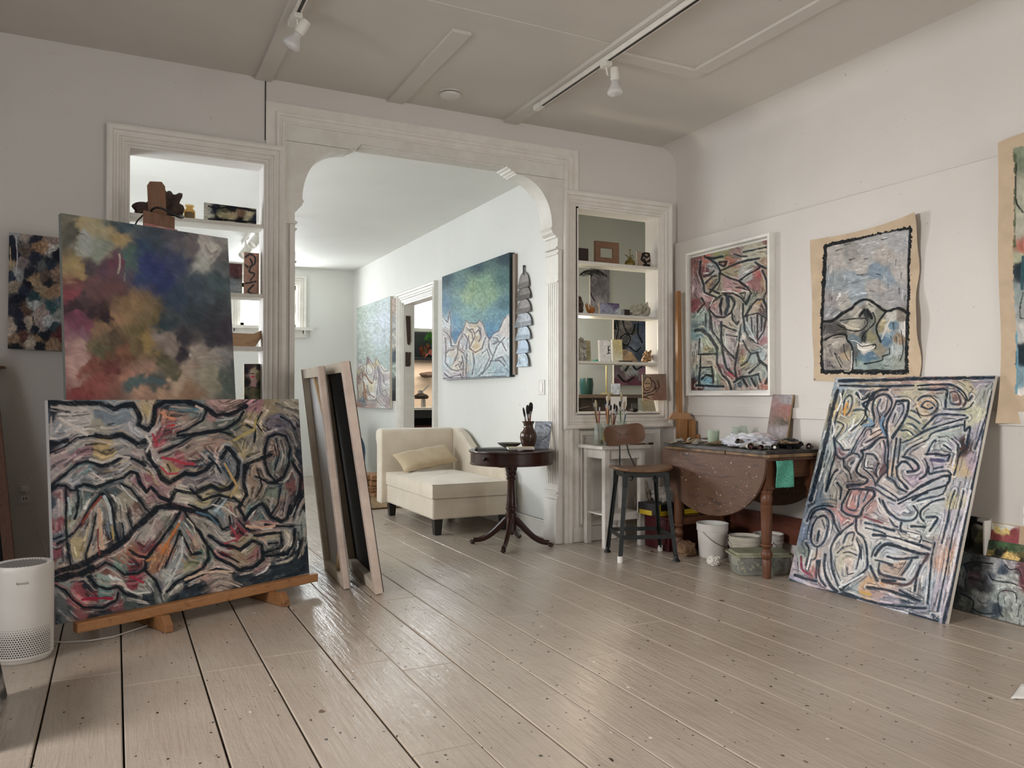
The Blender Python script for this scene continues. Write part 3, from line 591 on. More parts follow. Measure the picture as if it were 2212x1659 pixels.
MB().lathe([(0, -.003), (.006, -.003), (.006, .001), (0, .001)], bkc+Vector((-.025, -.009, .0)), 10, Matrix.Rotation(math.pi/2, 3, 'X')).lathe([(0, -.003), (.006, -.003), (.006, .001), (0, .001)], bkc+Vector((.03, -.009, .005)), 10, Matrix.Rotation(math.pi/2, 3, 'X')).build('rivet', BLACK, bo, local=True)
for dx, e in ((-.025, -.05), (.03, .075)):
    MB().tube([bkc+Vector((dx, .01, .0)), bkc+Vector((dx, .012, -.07)), bkc+Vector((dx+(.0 if dx < 0 else .01), .0, -.13)), (bkc.x+(e if dx < 0 else .075)*.8, .14, .64), (bkc.x+(e if dx < 0 else .1)*.8, .125, .598), (bkc.x+(e if dx < 0 else .1)*.8, .12, .58)], .0055, 8).build('back_support', GREEN, so, local=True, smooth=60)

# ------------------------------------------------------------------ drop-leaf table
tx0, tx1, ty0, ty1 = 3.55, 4.03, 3.60, 4.63
tt = thing('drop_leaf_table', 'paint-spattered oak drop-leaf table with rounded hanging leaves and turned legs', 'table', (3.8, 4.1, 0))
MB().box(tx0, ty0, .722, tx1, ty1, .742).build('tabletop', OAKL, tt, bevel=.004)
MB().box(tx0+.03, ty0+.05, .61, tx1-.03, ty0+.07, .722).box(tx0+.03, ty1-.08, .61, tx1-.03, ty1-.06, .722).box(tx0+.03, ty0+.05, .61, tx0+.05, ty1-.06, .722).box(tx1-.05, ty0+.05, .61, tx1-.03, ty1-.06, .722).build('apron', OAK, tt, bevel=.002)
def leaf(x, zc, ry, depth, tilt, nm='drop_leaf'):
    m = MB(); pl = []
    for k in range(41):
        t = math.pi*k/40; pl.append((4.115+ry*math.cos(t), -depth*math.sin(t)**.9))
    f0 = lambda a, b: (x-tilt*(-b), a, zc+b); f1 = lambda a, b: (x-tilt*(-b)+.02, a, zc+b)
    m.prism([(p[0], p[1]) for p in pl]+[(4.115-ry, .0)], f0, f1)
    return m.build(nm, OAKL, tt, bevel=.005, seg=2)
leaf(tx0-.022, .735, .515, .405, .03); leaf(tx1+.003, .735, .49, .37, -.05)
turn = [(0, 0), (.024, 0), (.026, .05), (.03, .10), (.024, .115), (.03, .125), (.034, .14), (.034, .155), (.03, .165), (.02, .18), (.036, .2), (.036, .21), (.026, .215), (.031, .23), (.033, .33), (.035, .43), (.038, .435), (.038, .445), (.03, .455), (.036, .47), (.038, .50), (.032, .515), (.038, .53), (.038, .54), (.028, .545), (.028, .55)]
for x, y in ((3.587, 3.655), (3.60, 4.52), (3.985, 3.66), (3.985, 4.52)):
    MB().lathe(turn, (x, y, 0), 26).box(x-.034, y-.034, .545, x+.034, y+.034, .722).build('leg', OAKV, tt, smooth=35)
MB().box(3.60, 4.50, .20, 3.985, 4.53, .25).build('stretcher', OAKV, tt, bevel=.003)
b1 = thing('drawing_board', 'paint-crusted black drawing board lying across the drop-leaf table', 'board', (3.78, 4.15, .742))
MB().box(3.545, 3.98, .743, 4.03, 4.60, .762).build('lower_board', PALW, b1, bevel=.002)
MB().box(3.53, 3.60, .7625, 4.04, 4.60, .785).build('painting_surface', PALETTE, b1, bevel=.002)
MB().box(3.545, 3.585, .743, 4.05, 3.97, .7622).build('batten', PALW, b1, bevel=.003)
BZ = .785
# green mesh strip over the table end
mm, nt, b = NT('green_mesh'); b.inputs['Base Color'].default_value = hx('3a8f7a'); b.inputs['Roughness'].default_value = .7
gv = coords(nt, (1, 1, 1)); gw = N(nt, 'ShaderNodeTexVoronoi', i_Scale=150); nt.links.new(gv, gw.inputs['Vector']); nt.links.new(ramp(nt, gw.outputs['Distance'], [(.2, hx('1f6a55')), (.5, hx('5fb09a'))]), b.inputs['Base Color'])
gmh = MB(); gmh.grid(16, 16, lambda u, v: Vector((3.60+.145*u+.002*math.sin(v*7), 3.592-.006*math.sin(u*5+v*4)-.004, .724-.165*v)))
tag(gmh.build('green_mesh_cloth', mm, solid=.002, smooth=60), 'turquoise green mesh cloth hanging from the near end of the drop-leaf table', 'cloth')
def crumple(name, label, cat, c, r, seed, mat, sq=(1, 1, .5), amp=.5, n=16, group=None, rz=0):
    m = MB(); rs = np.random.RandomState(seed); K = rs.normal(0, 1, (14, 3))*5; ph = rs.uniform(0, 6, 14)
    def fn(u, v):
        t = u*2*math.pi; f = v*math.pi; d = Vector((math.cos(t)*math.sin(f), math.sin(t)*math.sin(f), -math.cos(f)))
        k = 1+amp*sum(abs(math.sin(K[i][0]*d.x+K[i][1]*d.y+K[i][2]*d.z+ph[i])) for i in range(14))/7-amp*.9
        p = Matrix.Rotation(rz, 3, 'Z') @ Vector((d.x*r*k*sq[0], d.y*r*k*sq[1], 0)); return Vector((c[0]+p.x, c[1]+p.y, c[2]+max(d.z*r*k*sq[2]+r*sq[2]*.8, 0)))
    m.grid(n*3, n*2, fn, True); o = m.build(name, mat, smooth=35); return tag(o, label, cat, group)
crumple('rag', 'crumpled white rag heaped in the middle of the drawing board', 'rag', (3.70, 3.93, BZ), .10, 3, RAG, (.9, 1.5, .42), .7, 22)
crumple('rag', 'lilac-white rag draped over paint tubes behind the white rag', 'rag', (3.83, 3.98, BZ), .085, 5, PINKR, (1, 1.5, .5), .6, 18)
crumple('rag', 'small crumpled black rag at the right of the drawing board', 'rag', (3.88, 3.74, BZ), .05, 9, BLACK, (1.1, 1.2, .6), .6)
def ptube(i, x, y, rz, L_, r, mat, label, z=BZ):
    t = thing('paint_tube', label, 'paint tube', (x, y, z), rz, 'squeezed paint tubes on the drawing board'); rs = random.Random(i)
    def fn(u, v):
        a = u*2*math.pi; s = v; flat = 1-.8*s**1.5; k = r*(1+.15*math.sin(s*9+a*2+i))
        return Vector((math.cos(a)*k*(1+.25*s), (s-.5)*L_+.004*math.sin(a*3+i), r*.95*flat+math.sin(a)*k*flat*.9+.006*s*math.sin(i+s*5)+.003))
    m = MB().grid(14, 12, fn, True); m.build('tube_body', mat, t, local=True, smooth=40)
    MB().lathe([(0, 0), (r*.5, 0), (r*.5, .012), (r*.42, .014), (0, .014)], (0, -L_/2, r*.95), 10, Matrix.Rotation(math.pi/2, 3, 'X')).build('cap', rs.choice([BLACK, WHITE, RED, STEEL]), t, local=True, smooth=40)
tcols = [TUBE, TUBED, TUBE, TUBE, TUBED]; spots_ = []
rs = random.Random(4)
posn = ['at the far left end of the board', 'left of the pale green glass cup', 'in the left-hand heap behind the cup', 'just behind the glass cup', 'between the cup and the white rag', 'at the front edge of the board by the white rag', 'under the front of the white rag', 'in front of the lilac rag', 'at the board edge near the black rag', 'beside the black rag', 'behind the black rag', 'at the right end of the board', 'on the far edge of the board near the wall', 'in the front right heap', 'propped across other tubes in the front right heap', 'shiny, at the front centre edge', 'dark, between the rags', 'at the back left of the board', 'in front of the leaning small painting', 'dark, in front of the jars', 'at the left front corner of the board', 'right of the glass cup']
tp = [(3.56, 4.50), (3.60, 4.40), (3.66, 4.46), (3.69, 4.30), (3.62, 4.18), (3.57, 3.80), (3.60, 3.88), (3.63, 3.76), (3.68, 3.68), (3.80, 3.68), (3.92, 3.80), (3.98, 3.68), (3.96, 4.10), (3.60, 3.70), (3.66, 3.80), (3.58, 3.93), (3.76, 4.12), (3.74, 4.50), (3.90, 3.92), (3.82, 4.16), (3.57, 4.30), (3.70, 4.20)]
for i, ((x, y), pz) in enumerate(zip(tp, posn)):
    ptube(i, x, y, rs.uniform(0, 6.28), rs.uniform(.10, .145), rs.uniform(.015, .022), tcols[i % 5], ('silver' if tcols[i % 5] is TUBE else 'paint-smeared')+' squeezed paint tube '+pz, BZ+(.028 if i in (14, 6, 3, 9, 16) else 0))
gc = thing('glass_cup', 'straight glass cup of cloudy pale green liquid on the drawing board', 'cup', (3.66, 4.22, BZ))
MB().lathe([(0, 0), (.036, 0), (.038, .004), (.042, .108), (.039, .108), (.036, .006), (0, .006)], (0, 0, 0), 28).build('glass_body', JAR, gc, local=True, smooth=50)
MB().lathe([(0, .007), (.0355, .007), (.0385, .095), (0, .095)], (0, 0, 0), 28).build('contents', LIQ, gc, local=True, smooth=50)
jar('glass_jar', 'jar half full of yellow oil near the wall on the drawing board', 3.88, 4.24, BZ, .034, .12, .8, LIQY, .05)
jar('glass_jar', 'greyish jar just right of the yellow oil jar', 3.955, 4.25, BZ, .034, .125, .8, LIQG, .07)

# ------------------------------------------------------------------ under the table
def bucket(name, label, x, y, r, h, mat, handle=True, lid=False, ribs=True, z=0, ha=200):
    t = thing(name, label, 'bucket', (x, y, z), 0, 'white plastic buckets under the drop-leaf table')
    MB().lathe([(0, .002), (r*.82, 0), (r*.84, .004), (r*.95, h*.78), (r*.99, h*.785), (r, h*.8), (r, h*.97), (r*1.03, h*.975), (r*1.03, h), (r*.96, h), (r*.94, h*.8), (r*.8, .02), (0, .02)], (0, 0, 0), 36).build('bucket_body', mat, t, local=True, smooth=35)
    if ribs: MB().lathe([(r*.96, h*.70), (r*1.03, h*.71), (r*1.03, h*.73), (r*.96, h*.74)], (0, 0, 0), 36).lathe([(r*.98, h*.86), (r*1.05, h*.87), (r*1.05, h*.885), (r*.98, h*.9)], (0, 0, 0), 36).build('rim_rings', mat, t, local=True, smooth=35)
    if handle:
        a = math.radians(ha); pts = [(r*1.04*math.cos(t_)*1, r*1.06*math.sin(t_), h*.78-.10*abs(math.sin(t_)) if t_ else h*.78) for t_ in np.linspace(0, math.pi, 17)]
        M_ = Matrix.Rotation(a, 3, 'Z'); MB().tube([M_ @ Vector(p) for p in pts], .002 if mat is PLASTIC else .004, 6).build('bail_handle', WIRE if mat is PLASTIC else PLASTICG, t, local=True, smooth=60)
bucket('plastic_bucket', 'clean white plastic bucket with wire handle by the left table leg', 3.735, 4.32, .108, .235, PLASTIC, ribs=False, ha=195)
bucket('plastic_bucket', 'dirty white ribbed bucket with looped handle behind the plastic tub', 3.76, 4.03, .102, .19, PLASTICG, ha=150)
bucket('plastic_bucket', 'white bucket behind the front turned table leg', 3.962, 4.02, .098, .19, PLASTIC, ha=240)
tu = thing('plastic_tub', 'clear lidded plastic tub of shells and debris behind the front table leg', 'tub', (3.665, 3.80, 0), math.radians(-24))
def rr_box(m, hx_, hy_, z0, z1, k0, k1, rad=.03, n=6):
    pl = []
    for cx_, cy_, a0 in ((hx_-rad, hy_-rad, 0), (-hx_+rad, hy_-rad, 90), (-hx_+rad, -hy_+rad, 180), (hx_-rad, -hy_+rad, 270)):
        for k in range(n): t = math.radians(a0+k*90/(n-1)); pl.append((cx_+rad*math.cos(t), cy_+rad*math.sin(t)))
    m.prism(pl, lambda a, b: (a*k0, b*k0, z0), lambda a, b: (a*k1, b*k1, z1)); return m
rr_box(MB(), .178, .10, .003, .115, .9, 1).build('tub_body', TUBG, tu, local=True, smooth=30)
rr_box(rr_box(MB(), .19, .112, .115, .128, 1, 1), .176, .098, .128, .14, 1, .96).build('lid', basic('moss_stained_lid', '989a84', .5, col2='77765a', vscale=10), tu, local=True, smooth=30)
debris = MB(); rs = random.Random(2)
for k in range(70): debris.blob((rs.uniform(-.14, .14), rs.uniform(-.075, .075), rs.uniform(.015, .075)), rs.uniform(.009, .018), k, .4, 5)
dbm, nt, b = NT('mixed_debris'); nt.links.new(ramp(nt, noise(nt, coords(nt), 38, 2), [(.35, hx('2b3026')), (.5, hx('5d5a3c')), (.6, hx('b9ac8c')), (.7, hx('6b4a2e'))]), b.inputs['Base Color'])
debris.build('contents', dbm, tu, local=True, smooth=50, props={'kind': 'stuff'})
crumple('paper_scrap', 'small crumpled white paper on the floor between bucket and tub', 'paper', (3.56, 4.10, 0), .035, 21, PAPER, (1.1, 1, .9), .6)
crumple('paper_bag', 'crumpled brown paper bag on the floor at the left table leg', 'bag', (3.60, 4.44, 0), .05, 8, BROWNP, (.9, 1.1, 1.0), .7, 18)
tag(MB().bar((3.69, 3.70, .008), (3.86, 3.66, .012), .02, .014).bar((3.72, 3.675, .02), (3.80, 3.72, .022), .012, .01).build('dirty_stick', PALW, bevel=.003), 'paint-stained stick on the floor right of the tub', 'stick')
rb = thing('red_toolbox', 'dark red metal box under the table behind the stool legs', 'box', (3.745, 4.722, 0), 0)
MB().box(-.19, -.14, 0, .19, .14, .22).build('body', RED, rb, local=True, bevel=.006); MB().box(-.194, -.144, .2202, .194, .144, .245).build('lid', RED, rb, local=True, bevel=.006)
yb = thing('black_and_yellow_case', 'black tool case with yellow edges lying on the red box', 'box', (3.70, 4.77, .247), math.radians(4))
MB().box(-.2, -.11, .0, .2, .11, .085).build('case', BLACK, yb, local=True, bevel=.006)
MB().box(-.201, -.112, .0, -.06, -.1105, .035).box(.06, -.112, .0, .201, -.1105, .035).box(-.2, -.1125, .035, -.17, -.111, .084).box(.03, -.1125, .035, .05, -.111, .084).box(-.202, -.05, 0, -.2005, .09, .034).build('yellow_trim', YEL, yb, local=True)
crumple('folded_shirt', 'creased white cloth heaped on the black and yellow case', 'cloth', (3.74, 4.78, .332), .12, 12, basic('greyish_white_cloth', 'bdb6ae', .9, col2='9d968e', vscale=10, bmp=.4, bscale=14), (1.15, .7, .5), .5, 20)
crumple('cloth_bundle', 'grey-brown crumpled cloth bag on the floor between stool and red box', 'cloth', (3.70, 5.06, 0), .14, 15, SHIRT, (.5, .5, 1.5), .5, 22)
tr_ = thing('wooden_tray', 'shallow pale wooden tray on boxes under the table, right of the tool case', 'tray', (4.0, 4.70, .252))
MB().box(-.1, -.12, 0, .1, .12, .008).build('tray_base', PINEP, tr_, local=True)
MB().box(-.1, -.12, .008, .1, -.108, .04).box(-.1, .108, .008, .1, .12, .04).box(-.1, -.108, .008, -.088, .108, .04).box(.088, -.108, .008, .1, .108, .04).build('tray_rim', basic('cream_tray_rim', 'cbbf9f', .6), tr_, local=True)
tag(MB().box(3.965, 4.60, 0, 4.09, 4.80, .25).build('cardboard_box', BROWNP, bevel=.003), 'brown box in shadow under the pale wooden tray', 'box')
tag(MB().box(4.075, 3.45, 0.12, 4.108, 4.60, .30).box(4.07, 3.55, 0, 4.105, 3.60, .12).box(4.07, 4.45, 0, 4.105, 4.5, .12).build('wooden_rail', wood('red_brown_board', '5e2f1f', '6d3926', '472217', (9, 1.2, 9), .6, 2.4), bevel=.003), 'red-brown board standing on edge against the wall behind the buckets', 'board')

# ------------------------------------------------------------------ folded easel in the right corner
ea = thing('corner_easel', 'golden wooden easel mast standing in the corner behind the drop-leaf table', 'easel', (4.0, 4.96, 0))
MB().bar((3.985, 5.0, .7), (4.03, 5.06, 1.96), .032, .035, (0, 1, 0)).bar((4.005, 5.0, .92), (4.04, 5.06, 1.945), .02, .03, (0, 1, 0)).build('mast', PINEV, ea, bevel=.002)
MB().prism([(-.09, 0), (.11, 0), (.07, .055), (-.05, .055)], lambda a, b: (3.97+a*.894, 4.97-a*.449, .935+b), lambda a, b: (3.97+a*.894+.012, 4.97-a*.449+.03, .935+b)).build('clamp_block', PINEV, ea, bevel=.003)
MB().box(3.955, 4.95, 0.02, 4.035, 4.985, .94).box(4.045, 4.90, .0, 4.075, 4.985, .93).box(4.075, 4.88, .0, 4.095, 4.94, .82).build('post', PINEV, ea, bevel=.003)

# ------------------------------------------------------------------ left: easels behind the big canvases
AD = Vector((1.24, .531, 0)).normalized(); AN = Vector((AD.y, -AD.x, 0))   # AN points to the viewer
le = thing('low_easel', 'low easel with an orange pine ledge holding the large mountain canvas', 'easel', (.4, 4.3, 0))
p0 = Vector((-.146, 4.045, .08)); p1 = Vector((1.045, 4.565, .08))
MB().bar(p0-AN*.02, p1-AN*.02, .05, .045).build('ledge', PINE, le, bevel=.004)
for q in (Vector((.215, 4.14, 0)), Vector((.80, 4.36, 0))):
    a = q+AN*.115; m = MB()
    m.prism([(-.62, 0), (.06, 0), (.055, .035), (.02, .075), (-.05, .06), (-.62, .055)], lambda s, z: tuple(q+AN*s-AD*.02+Vector((0, 0, z))), lambda s, z: tuple(q+AN*s+AD*.02+Vector((0, 0, z))))
    m.build('runner', wood('old_pine_runner', '8a5d36', '9c6d43', '5c3c24', (3, 9, 9), .6, 2.4), le, bevel=.004)
MB().bar(Vector((.50, 4.62, .06)), Vector((.46, 4.72, 1.02)), .05, .03, (0, 1, 0)).bar((.33, 4.55, .06), (.62, 4.68, .06), .05, .03).build('rear_mast', PINEV, le, bevel=.003)
te = thing('studio_easel', 'tall brown wooden studio easel behind the cloudy canvas', 'easel', (.25, 4.75, 0))
MB().bar((.30, 4.55, .0), (.192, 4.72, 2.27), .09, .022, (0, 1, 0)).bar((.192, 4.72, 2.265), (.19, 4.722, 2.29), .09, .022, (0, 1, 0), .06, .022).build('mast', EASELW, te, bevel=.003)
MB().bar((-.1, 4.42, .0), (.22, 4.71, 1.75), .05, .03, (0, 1, 0)).bar((.62, 4.72, .0), (.27, 4.73, 1.75), .05, .03, (0, 1, 0)).bar((.28, 5.10, 0), (.23, 4.74, 1.5), .05, .03, (0, 1, 0)).build('frame_legs', EASELW, te, bevel=.003)
clb = MB().box(-.085, -.028, 0, .085, .012, .085); cl = MB().add([(.205+v[0]*.93, 4.66+v[1]+v[0]*.35, 2.015+v[2]-v[0]*.06) for v in clb.v], clb.f).build('top_clamp', EASELW, te, bevel=.003)
cb2 = MB().box(-.082, -.034, -.03, .1, -.006, .012); MB().add([(.205+v[0]*.93, 4.655+v[1]+v[0]*.35, 2.02+v[2]-v[0]*.05) for v in cb2.v], cb2.f).build('clamp_pad', basic('red_paint_smears', 'b8706a', .6, col2='c9a9a3', vscale=18), cl, bevel=.002)
tag(MB().tube([(.245-.15*math.cos(t)*.55, 4.68-.05*math.sin(t)*2-.0, 2.105+.02*math.sin(t*2)) for t in np.linspace(-.6, 3.7, 18)], .006, 8).tube([(.13, 4.70, 2.10), (.10, 4.68, 2.06), (.075, 4.66, 2.0)], .004, 6).build('black_strap', BLACK, smooth=60), 'black strap looped round the studio easel mast above the clamp', 'strap')

# ------------------------------------------------------------------ air purifier
ap0 = (-.349, 3.98); pu = thing('air_purifier', 'white cylindrical air purifier on the floor in front of the large mountain canvas', 'air purifier', (ap0[0], ap0[1], 0))
R_ = .118
MB().lathe([(0, 0), (R_*.88, 0), (R_*.93, .006), (R_*.95, .012), (R_*.96, .018), (R_, .022), (R_, .385), (R_*.985, .398), (R_*.95, .405), (R_*.93, .406), (R_*.90, .402), (R_*.62, .385), (0, .383)], (0, 0, 0), 64).build('housing', PLASTIC, pu, local=True, smooth=35)
MB().lathe([(0, .3835), (R_*.52, .3835), (R_*.52, .388), (0, .388)], (0, 0, 0), 48).build('control_panel', BLACK, pu, local=True, smooth=35)
lv = MB()
for k in range(48):
    t = 2*math.pi*k/48; t2 = t+.22; lv.bar((R_*.64*math.cos(t), R_*.64*math.sin(t), .392), (R_*.9*math.cos(t2), R_*.9*math.sin(t2), .404), .0035, .006)
lv.build('outlet_louvres', PLASTIC, pu, local=True)
MB().lathe([(R_*.63, .3865), (R_*.9, .4), (R_*.9, .401)], (0, 0, 0), 48).build('louvre_recess', basic('recess_grey', '8d8a86', .6), pu, local=True)
hl = MB(); fa = math.atan2(-ap0[1], -ap0[0])
for j in range(13):
    for i in range(30):
        a = fa-.15+(i-15+(j % 2)*.5)*.082; z = .035+j*.0092; r0 = .0034*(1-max(0, j-8)*.12); c_ = Vector((math.cos(a), math.sin(a), 0)); t_ = Vector((-math.sin(a), math.cos(a), 0)); p = c_*(R_+.0006)+Vector((0, 0, z))
        hl.add([p+t_*r0*math.cos(q)+Vector((0, 0, r0*.85*math.sin(q))) for q in np.linspace(0, 2*math.pi, 7)[:-1]], [tuple(range(6))])
hl.build('intake_holes', BLACK, pu, local=True, recalc=False)
def text_mesh(txt, size):
    c = bpy.data.curves.new('t', 'FONT'); c.body = txt; c.size = size; c.align_x = 'CENTER'; c.extrude = .0; c.resolution_u = 3
    o = bpy.data.objects.new('t', c); sc.collection.objects.link(o); bpy.context.view_layer.update(); dg = bpy.context.evaluated_depsgraph_get()
    me = bpy.data.meshes.new_from_object(o.evaluated_get(dg)); vs = [tuple(v.co) for v in me.vertices]; fs = [tuple(p.vertices) for p in me.polygons]; bpy.data.objects.remove(o); bpy.data.curves.remove(c); return vs, fs
tv, tf = text_mesh('levoit', .018)
MB().add([((R_+.0008)*math.cos(fa+v[0]/R_*1.15), (R_+.0008)*math.sin(fa+v[0]/R_*1.15), .335+v[1]) for v in tv], tf).build('logo_lettering', basic('grey_lettering', '6f6c68', .5), pu, local=True, recalc=False)
tag(MB().tube([(-.30, 4.20, .004), (-.2, 4.13, .004), (-.1, 4.10, .005), (.0, 4.12, .004), (.15, 4.25, .004)], .0035, 6).build('floor_cable', WHITEP, smooth=60), 'thin white cable lying on the floor under the pine ledge', 'cable')
ou = thing('wall_outlet', 'white double wall outlet low on the left back wall with a plug in it', 'outlet', (-.45, YB, .51))
MB().box(-.486, YB-.006, .51, -.413, YB, .63).build('cover_plate', PLASTIC, ou, bevel=.003)
MB().box(-.47, YB-.009, .525, -.429, YB-.006, .56).box(-.47, YB-.009, .58, -.429, YB-.006, .615).build('sockets', WHITE, ou, bevel=.002)
MB().box(-.458, YB-.0095, .535, -.454, YB-.009, .55).box(-.445, YB-.0095, .535, -.441, YB-.009, .55).build('slots', BLACK, ou)
pc = thing('plug_and_cord', 'white plug and thin cord hanging from the left wall outlet', 'cord', (-.45, YB-.01, .59))
MB().box(-.464, YB-.035, .583, -.436, YB-.009, .612).build('plug', WHITE, pc, bevel=.004)
MB().tube([(-.45, YB-.035, .59), (-.43, YB-.045, .55), (-.40, YB-.04, .42), (-.36, YB-.04, .3), (-.33, YB-.05, .2), (-.3, 4.9, .05), (-.28, 4.6, .006)], .003, 6).build('cord', WHITEP, pc, smooth=60)
ou = thing('wall_outlet', 'white wall outlet on the right wall above the lowest grey painting', 'outlet', (YB, 0, .45)); ou.location = (4.11, 2.40, .45)
MB().box(4.104, 2.36, .45, 4.11, 2.44, .58).build('cover_plate', PLASTIC, ou, bevel=.003)
MB().box(4.101, 2.38, .47, 4.104, 2.42, .505).box(4.101, 2.38, .525, 4.104, 2.42, .56).build('sockets', WHITE, ou, bevel=.002)
lsw = thing('light_switch', 'white rocker light switch on the far room wall by the pilaster', 'switch', (FX1, 5.54, 1.13))
MB().box(FX1-.006, 5.49, 1.13, FX1, 5.595, 1.25).build('cover_plate', PLASTIC, lsw, bevel=.003); MB().box(FX1-.010, 5.522, 1.155, FX1-.006, 5.555, 1.225).build('rocker', WHITE, lsw, bevel=.002)
tag(MB().box(-.66, YB-.10, 1.272, -.545, YB, 1.285).build('stick_ledge', EASELW, bevel=.003), 'thin dark wooden strip at the left edge below the blue and ochre painting', 'ledge')
lp = thing('framed_board', 'tall dark board in a weathered wooden frame leaning at the left edge', 'board', (-.62, 4.9, 0))
a_, b_ = Vector((-.445, 4.72, 0)), Vector((-.605, 5.05, 1.32)); a2, b2 = Vector((-1.05, 4.55, 0)), Vector((-1.2, 4.9, 1.32))
MB().bar(a_, b_, .05, .03, (0, 1, 0)).bar(a2, b2, .05, .03, (0, 1, 0)).bar(a_+Vector((0, 0, .02)), a2+Vector((0, 0, .02)), .03, .05).bar(b_, b2, .03, .05).build('frame', wood('weathered_frame', '6e4f42', '7e5c4d', '523a31', (12, 12, 1.3), .7, 2.6), lp, bevel=.003)
MB().add([a_+Vector((-.02, .03, .02)), a2+Vector((0, .03, .02)), b2+Vector((0, .03, 0)), b_+Vector((-.02, .03, 0))], [(0, 1, 2, 3)]).build('dark_panel', BLACKC, lp, solid=.01)
tag(MB().grid(14, 6, lambda u, v: Vector((2.965+.18*u+.16*v, 1.80-.10*u+v*.055, .002+.004*math.sin(u*6)*v+.01*v*v))).build('paper_sheet', WHITE, solid=.001, smooth=60), 'curled white paper sheet on the floor at the right edge', 'paper')

# ------------------------------------------------------------------ ceiling: tracks, lamps, smoke detector
def track(name, label, x, y0, y1, z):
    t = thing(name, label, 'track', (x, (y0+y1)/2, z)); MB().box(x-.018, y0, z, x-.008, y1, z+.022).box(x+.008, y0, z, x+.018, y1, z+.022).box(x-.018, y0, z+.0222, x+.018, y1, z+.03).build('rail', TRIM, t, bevel=.002)
    MB().box(x-.0079, y0+.01, z-.0005, x+.0079, y1-.01, z+.0221).build('slot', BLACK, t)
    MB().box(x-.022, y1, z-.006, x+.022, y1+.09, z+.03).build('end_feed', TRIMW, t, bevel=.004); return t
track('lighting_track', 'white ceiling lighting track with black slot above the arch', 2.60, .9, 4.72, 3.106); track('lighting_track', 'white ceiling lighting track at the top left of the photo', .835, 1.0, 4.22, 3.108)
def lamp(label, x, y, z, d, side):
    t = thing('track_spotlight', label, 'spotlight', (x, y, z), 0, 'track spotlights in the painting room'); d = Vector(d).normalized(); q = Vector((x+side*.06, y, z-.055))
    MB().box(x-.022, y-.035, z-.028, x+.022, y+.035, z-.001).build('adapter', TRIMW, t, bevel=.003)
    MB().tube([(x, y, z-.028), (x+side*.01, y, z-.075), (x+side*.03, y, z-.085), (x+side*.045, y, z-.05), (x+side*.06, y, z-.015), (x+side*.075, y, z-.02), q-d*.035], .005, 8).build('arm', TRIM, t, smooth=60)
    M_ = d.to_track_quat('Z', 'Y').to_matrix()
    MB().lathe([(0, -.035), (.026, -.033), (.028, .02), (.024, .045), (0, .045)], q, 22, M_).build('lamp_socket', TRIMW, t, smooth=35)
    bm_ = basic('bulb_white_glass', 'd8d6d4', .12, col2='cfcdcc'); MB().lathe([(0, .046), (.02, .046), (.022, .058), (.03, .075), (.046, .105), (.048, .118), (.044, .126), (.03, .134), (0, .137)], q, 28, M_).build('reflector_bulb', bm_, t, smooth=50)
lamp('track spotlight with a bare reflector bulb pointing straight down right of the arch', 2.60, 3.93, 3.106, (.03, -.02, -1), 1)
lamp('track spotlight angled down left on the track at the top left', .835, 4.16, 3.108, (-.45, .25, -.8), .5)
lamp('track spotlight whose bulb just shows at the top edge of the photo', 2.60, 2.62, 3.106, (.35, .1, -1), 1)
sdt = thing('smoke_detector', 'round white smoke detector on the ceiling in front of the arch', 'smoke detector', (2.0, 4.91, CZ))
MB().lathe([(0, -.035), (.055, -.034), (.066, -.028), (.07, -.018), (.07, -.014), (.064, -.013)], (2.0, 4.91, CZ), 40).build('cover', PLASTIC, sdt, smooth=35)
MB().lathe([(.064, -.013), (.064, -.009), (.074, -.008), (.075, 0), (0, 0)], (2.0, 4.91, CZ), 40).build('base_plate', PLASTIC, sdt, smooth=35)
MB().lathe([(.0655, -.014), (.0655, -.009)], (2.0, 4.91, CZ), 40).build('vent_slot', BLACK, sdt)

# ------------------------------------------------------------------ two canvases leaning against the pier, seen from behind
def stretched(name, label, BN, BF, TN, TF, wbar, thick, backm, edgem, brace=True):
    """BN/BF bottom near/far, TN/TF top near/far (back plane); thickness away from the viewer side"""
    BN, BF, TN, TF = map(Vector, (BN, BF, TN, TF)); u = (BF-BN).normalized(); v = (TN-BN).normalized(); nrm = u.cross(v).normalized()
    if nrm.x > 0: nrm = -nrm    # towards -x: the visible back side
    t = thing(name, label, 'canvas', tuple((BN+BF)/2))
    H = (TN-BN).length; Wd = (BF-BN).length; P = lambda a, b, c=0: BN+u*a+v*b-nrm*c
    fr = MB()
    def slab(a0, b0, a1, b1, c0, c1, m=fr):
        m.add([P(a0, b0, c0), P(a1, b0, c0), P(a1, b1, c0), P(a0, b1, c0), P(a0, b0, c1), P(a1, b0, c1), P(a1, b1, c1), P(a0, b1, c1)], ((0, 3, 2, 1), (4, 5, 6, 7), (0, 1, 5, 4), (1, 2, 6, 5), (2, 3, 7, 6), (3, 0, 4, 7)))
    slab(0, 0, wbar, H, 0, thick); fr.build('near_bar', edgem, t, bevel=.004); fr2 = MB()
    slab(Wd-wbar, 0, Wd, H, 0, thick, fr2); slab(wbar, 0, Wd-wbar, wbar, 0, thick, fr2); slab(wbar, H-wbar, Wd-wbar, H, 0, thick, fr2); fr2.build('stretcher_bars', PALE, t, bevel=.003)
    cv = MB(); slab(.004, .004, Wd-.004, H-.004, thick+.001, thick+.004, cv); cvo = cv.build('canvas_back', backm, t)
    if brace:
        br = MB(); br.bar(P(wbar, H*.72, .02), P(wbar+.22, H-wbar, .02), .035, .015, tuple(nrm)); br.bar(P(wbar, H*.2, .02), P(wbar+.2, wbar, .02), .035, .015, tuple(nrm)); br.build('corner_brace', PINEP, t)
    return t, P, cvo
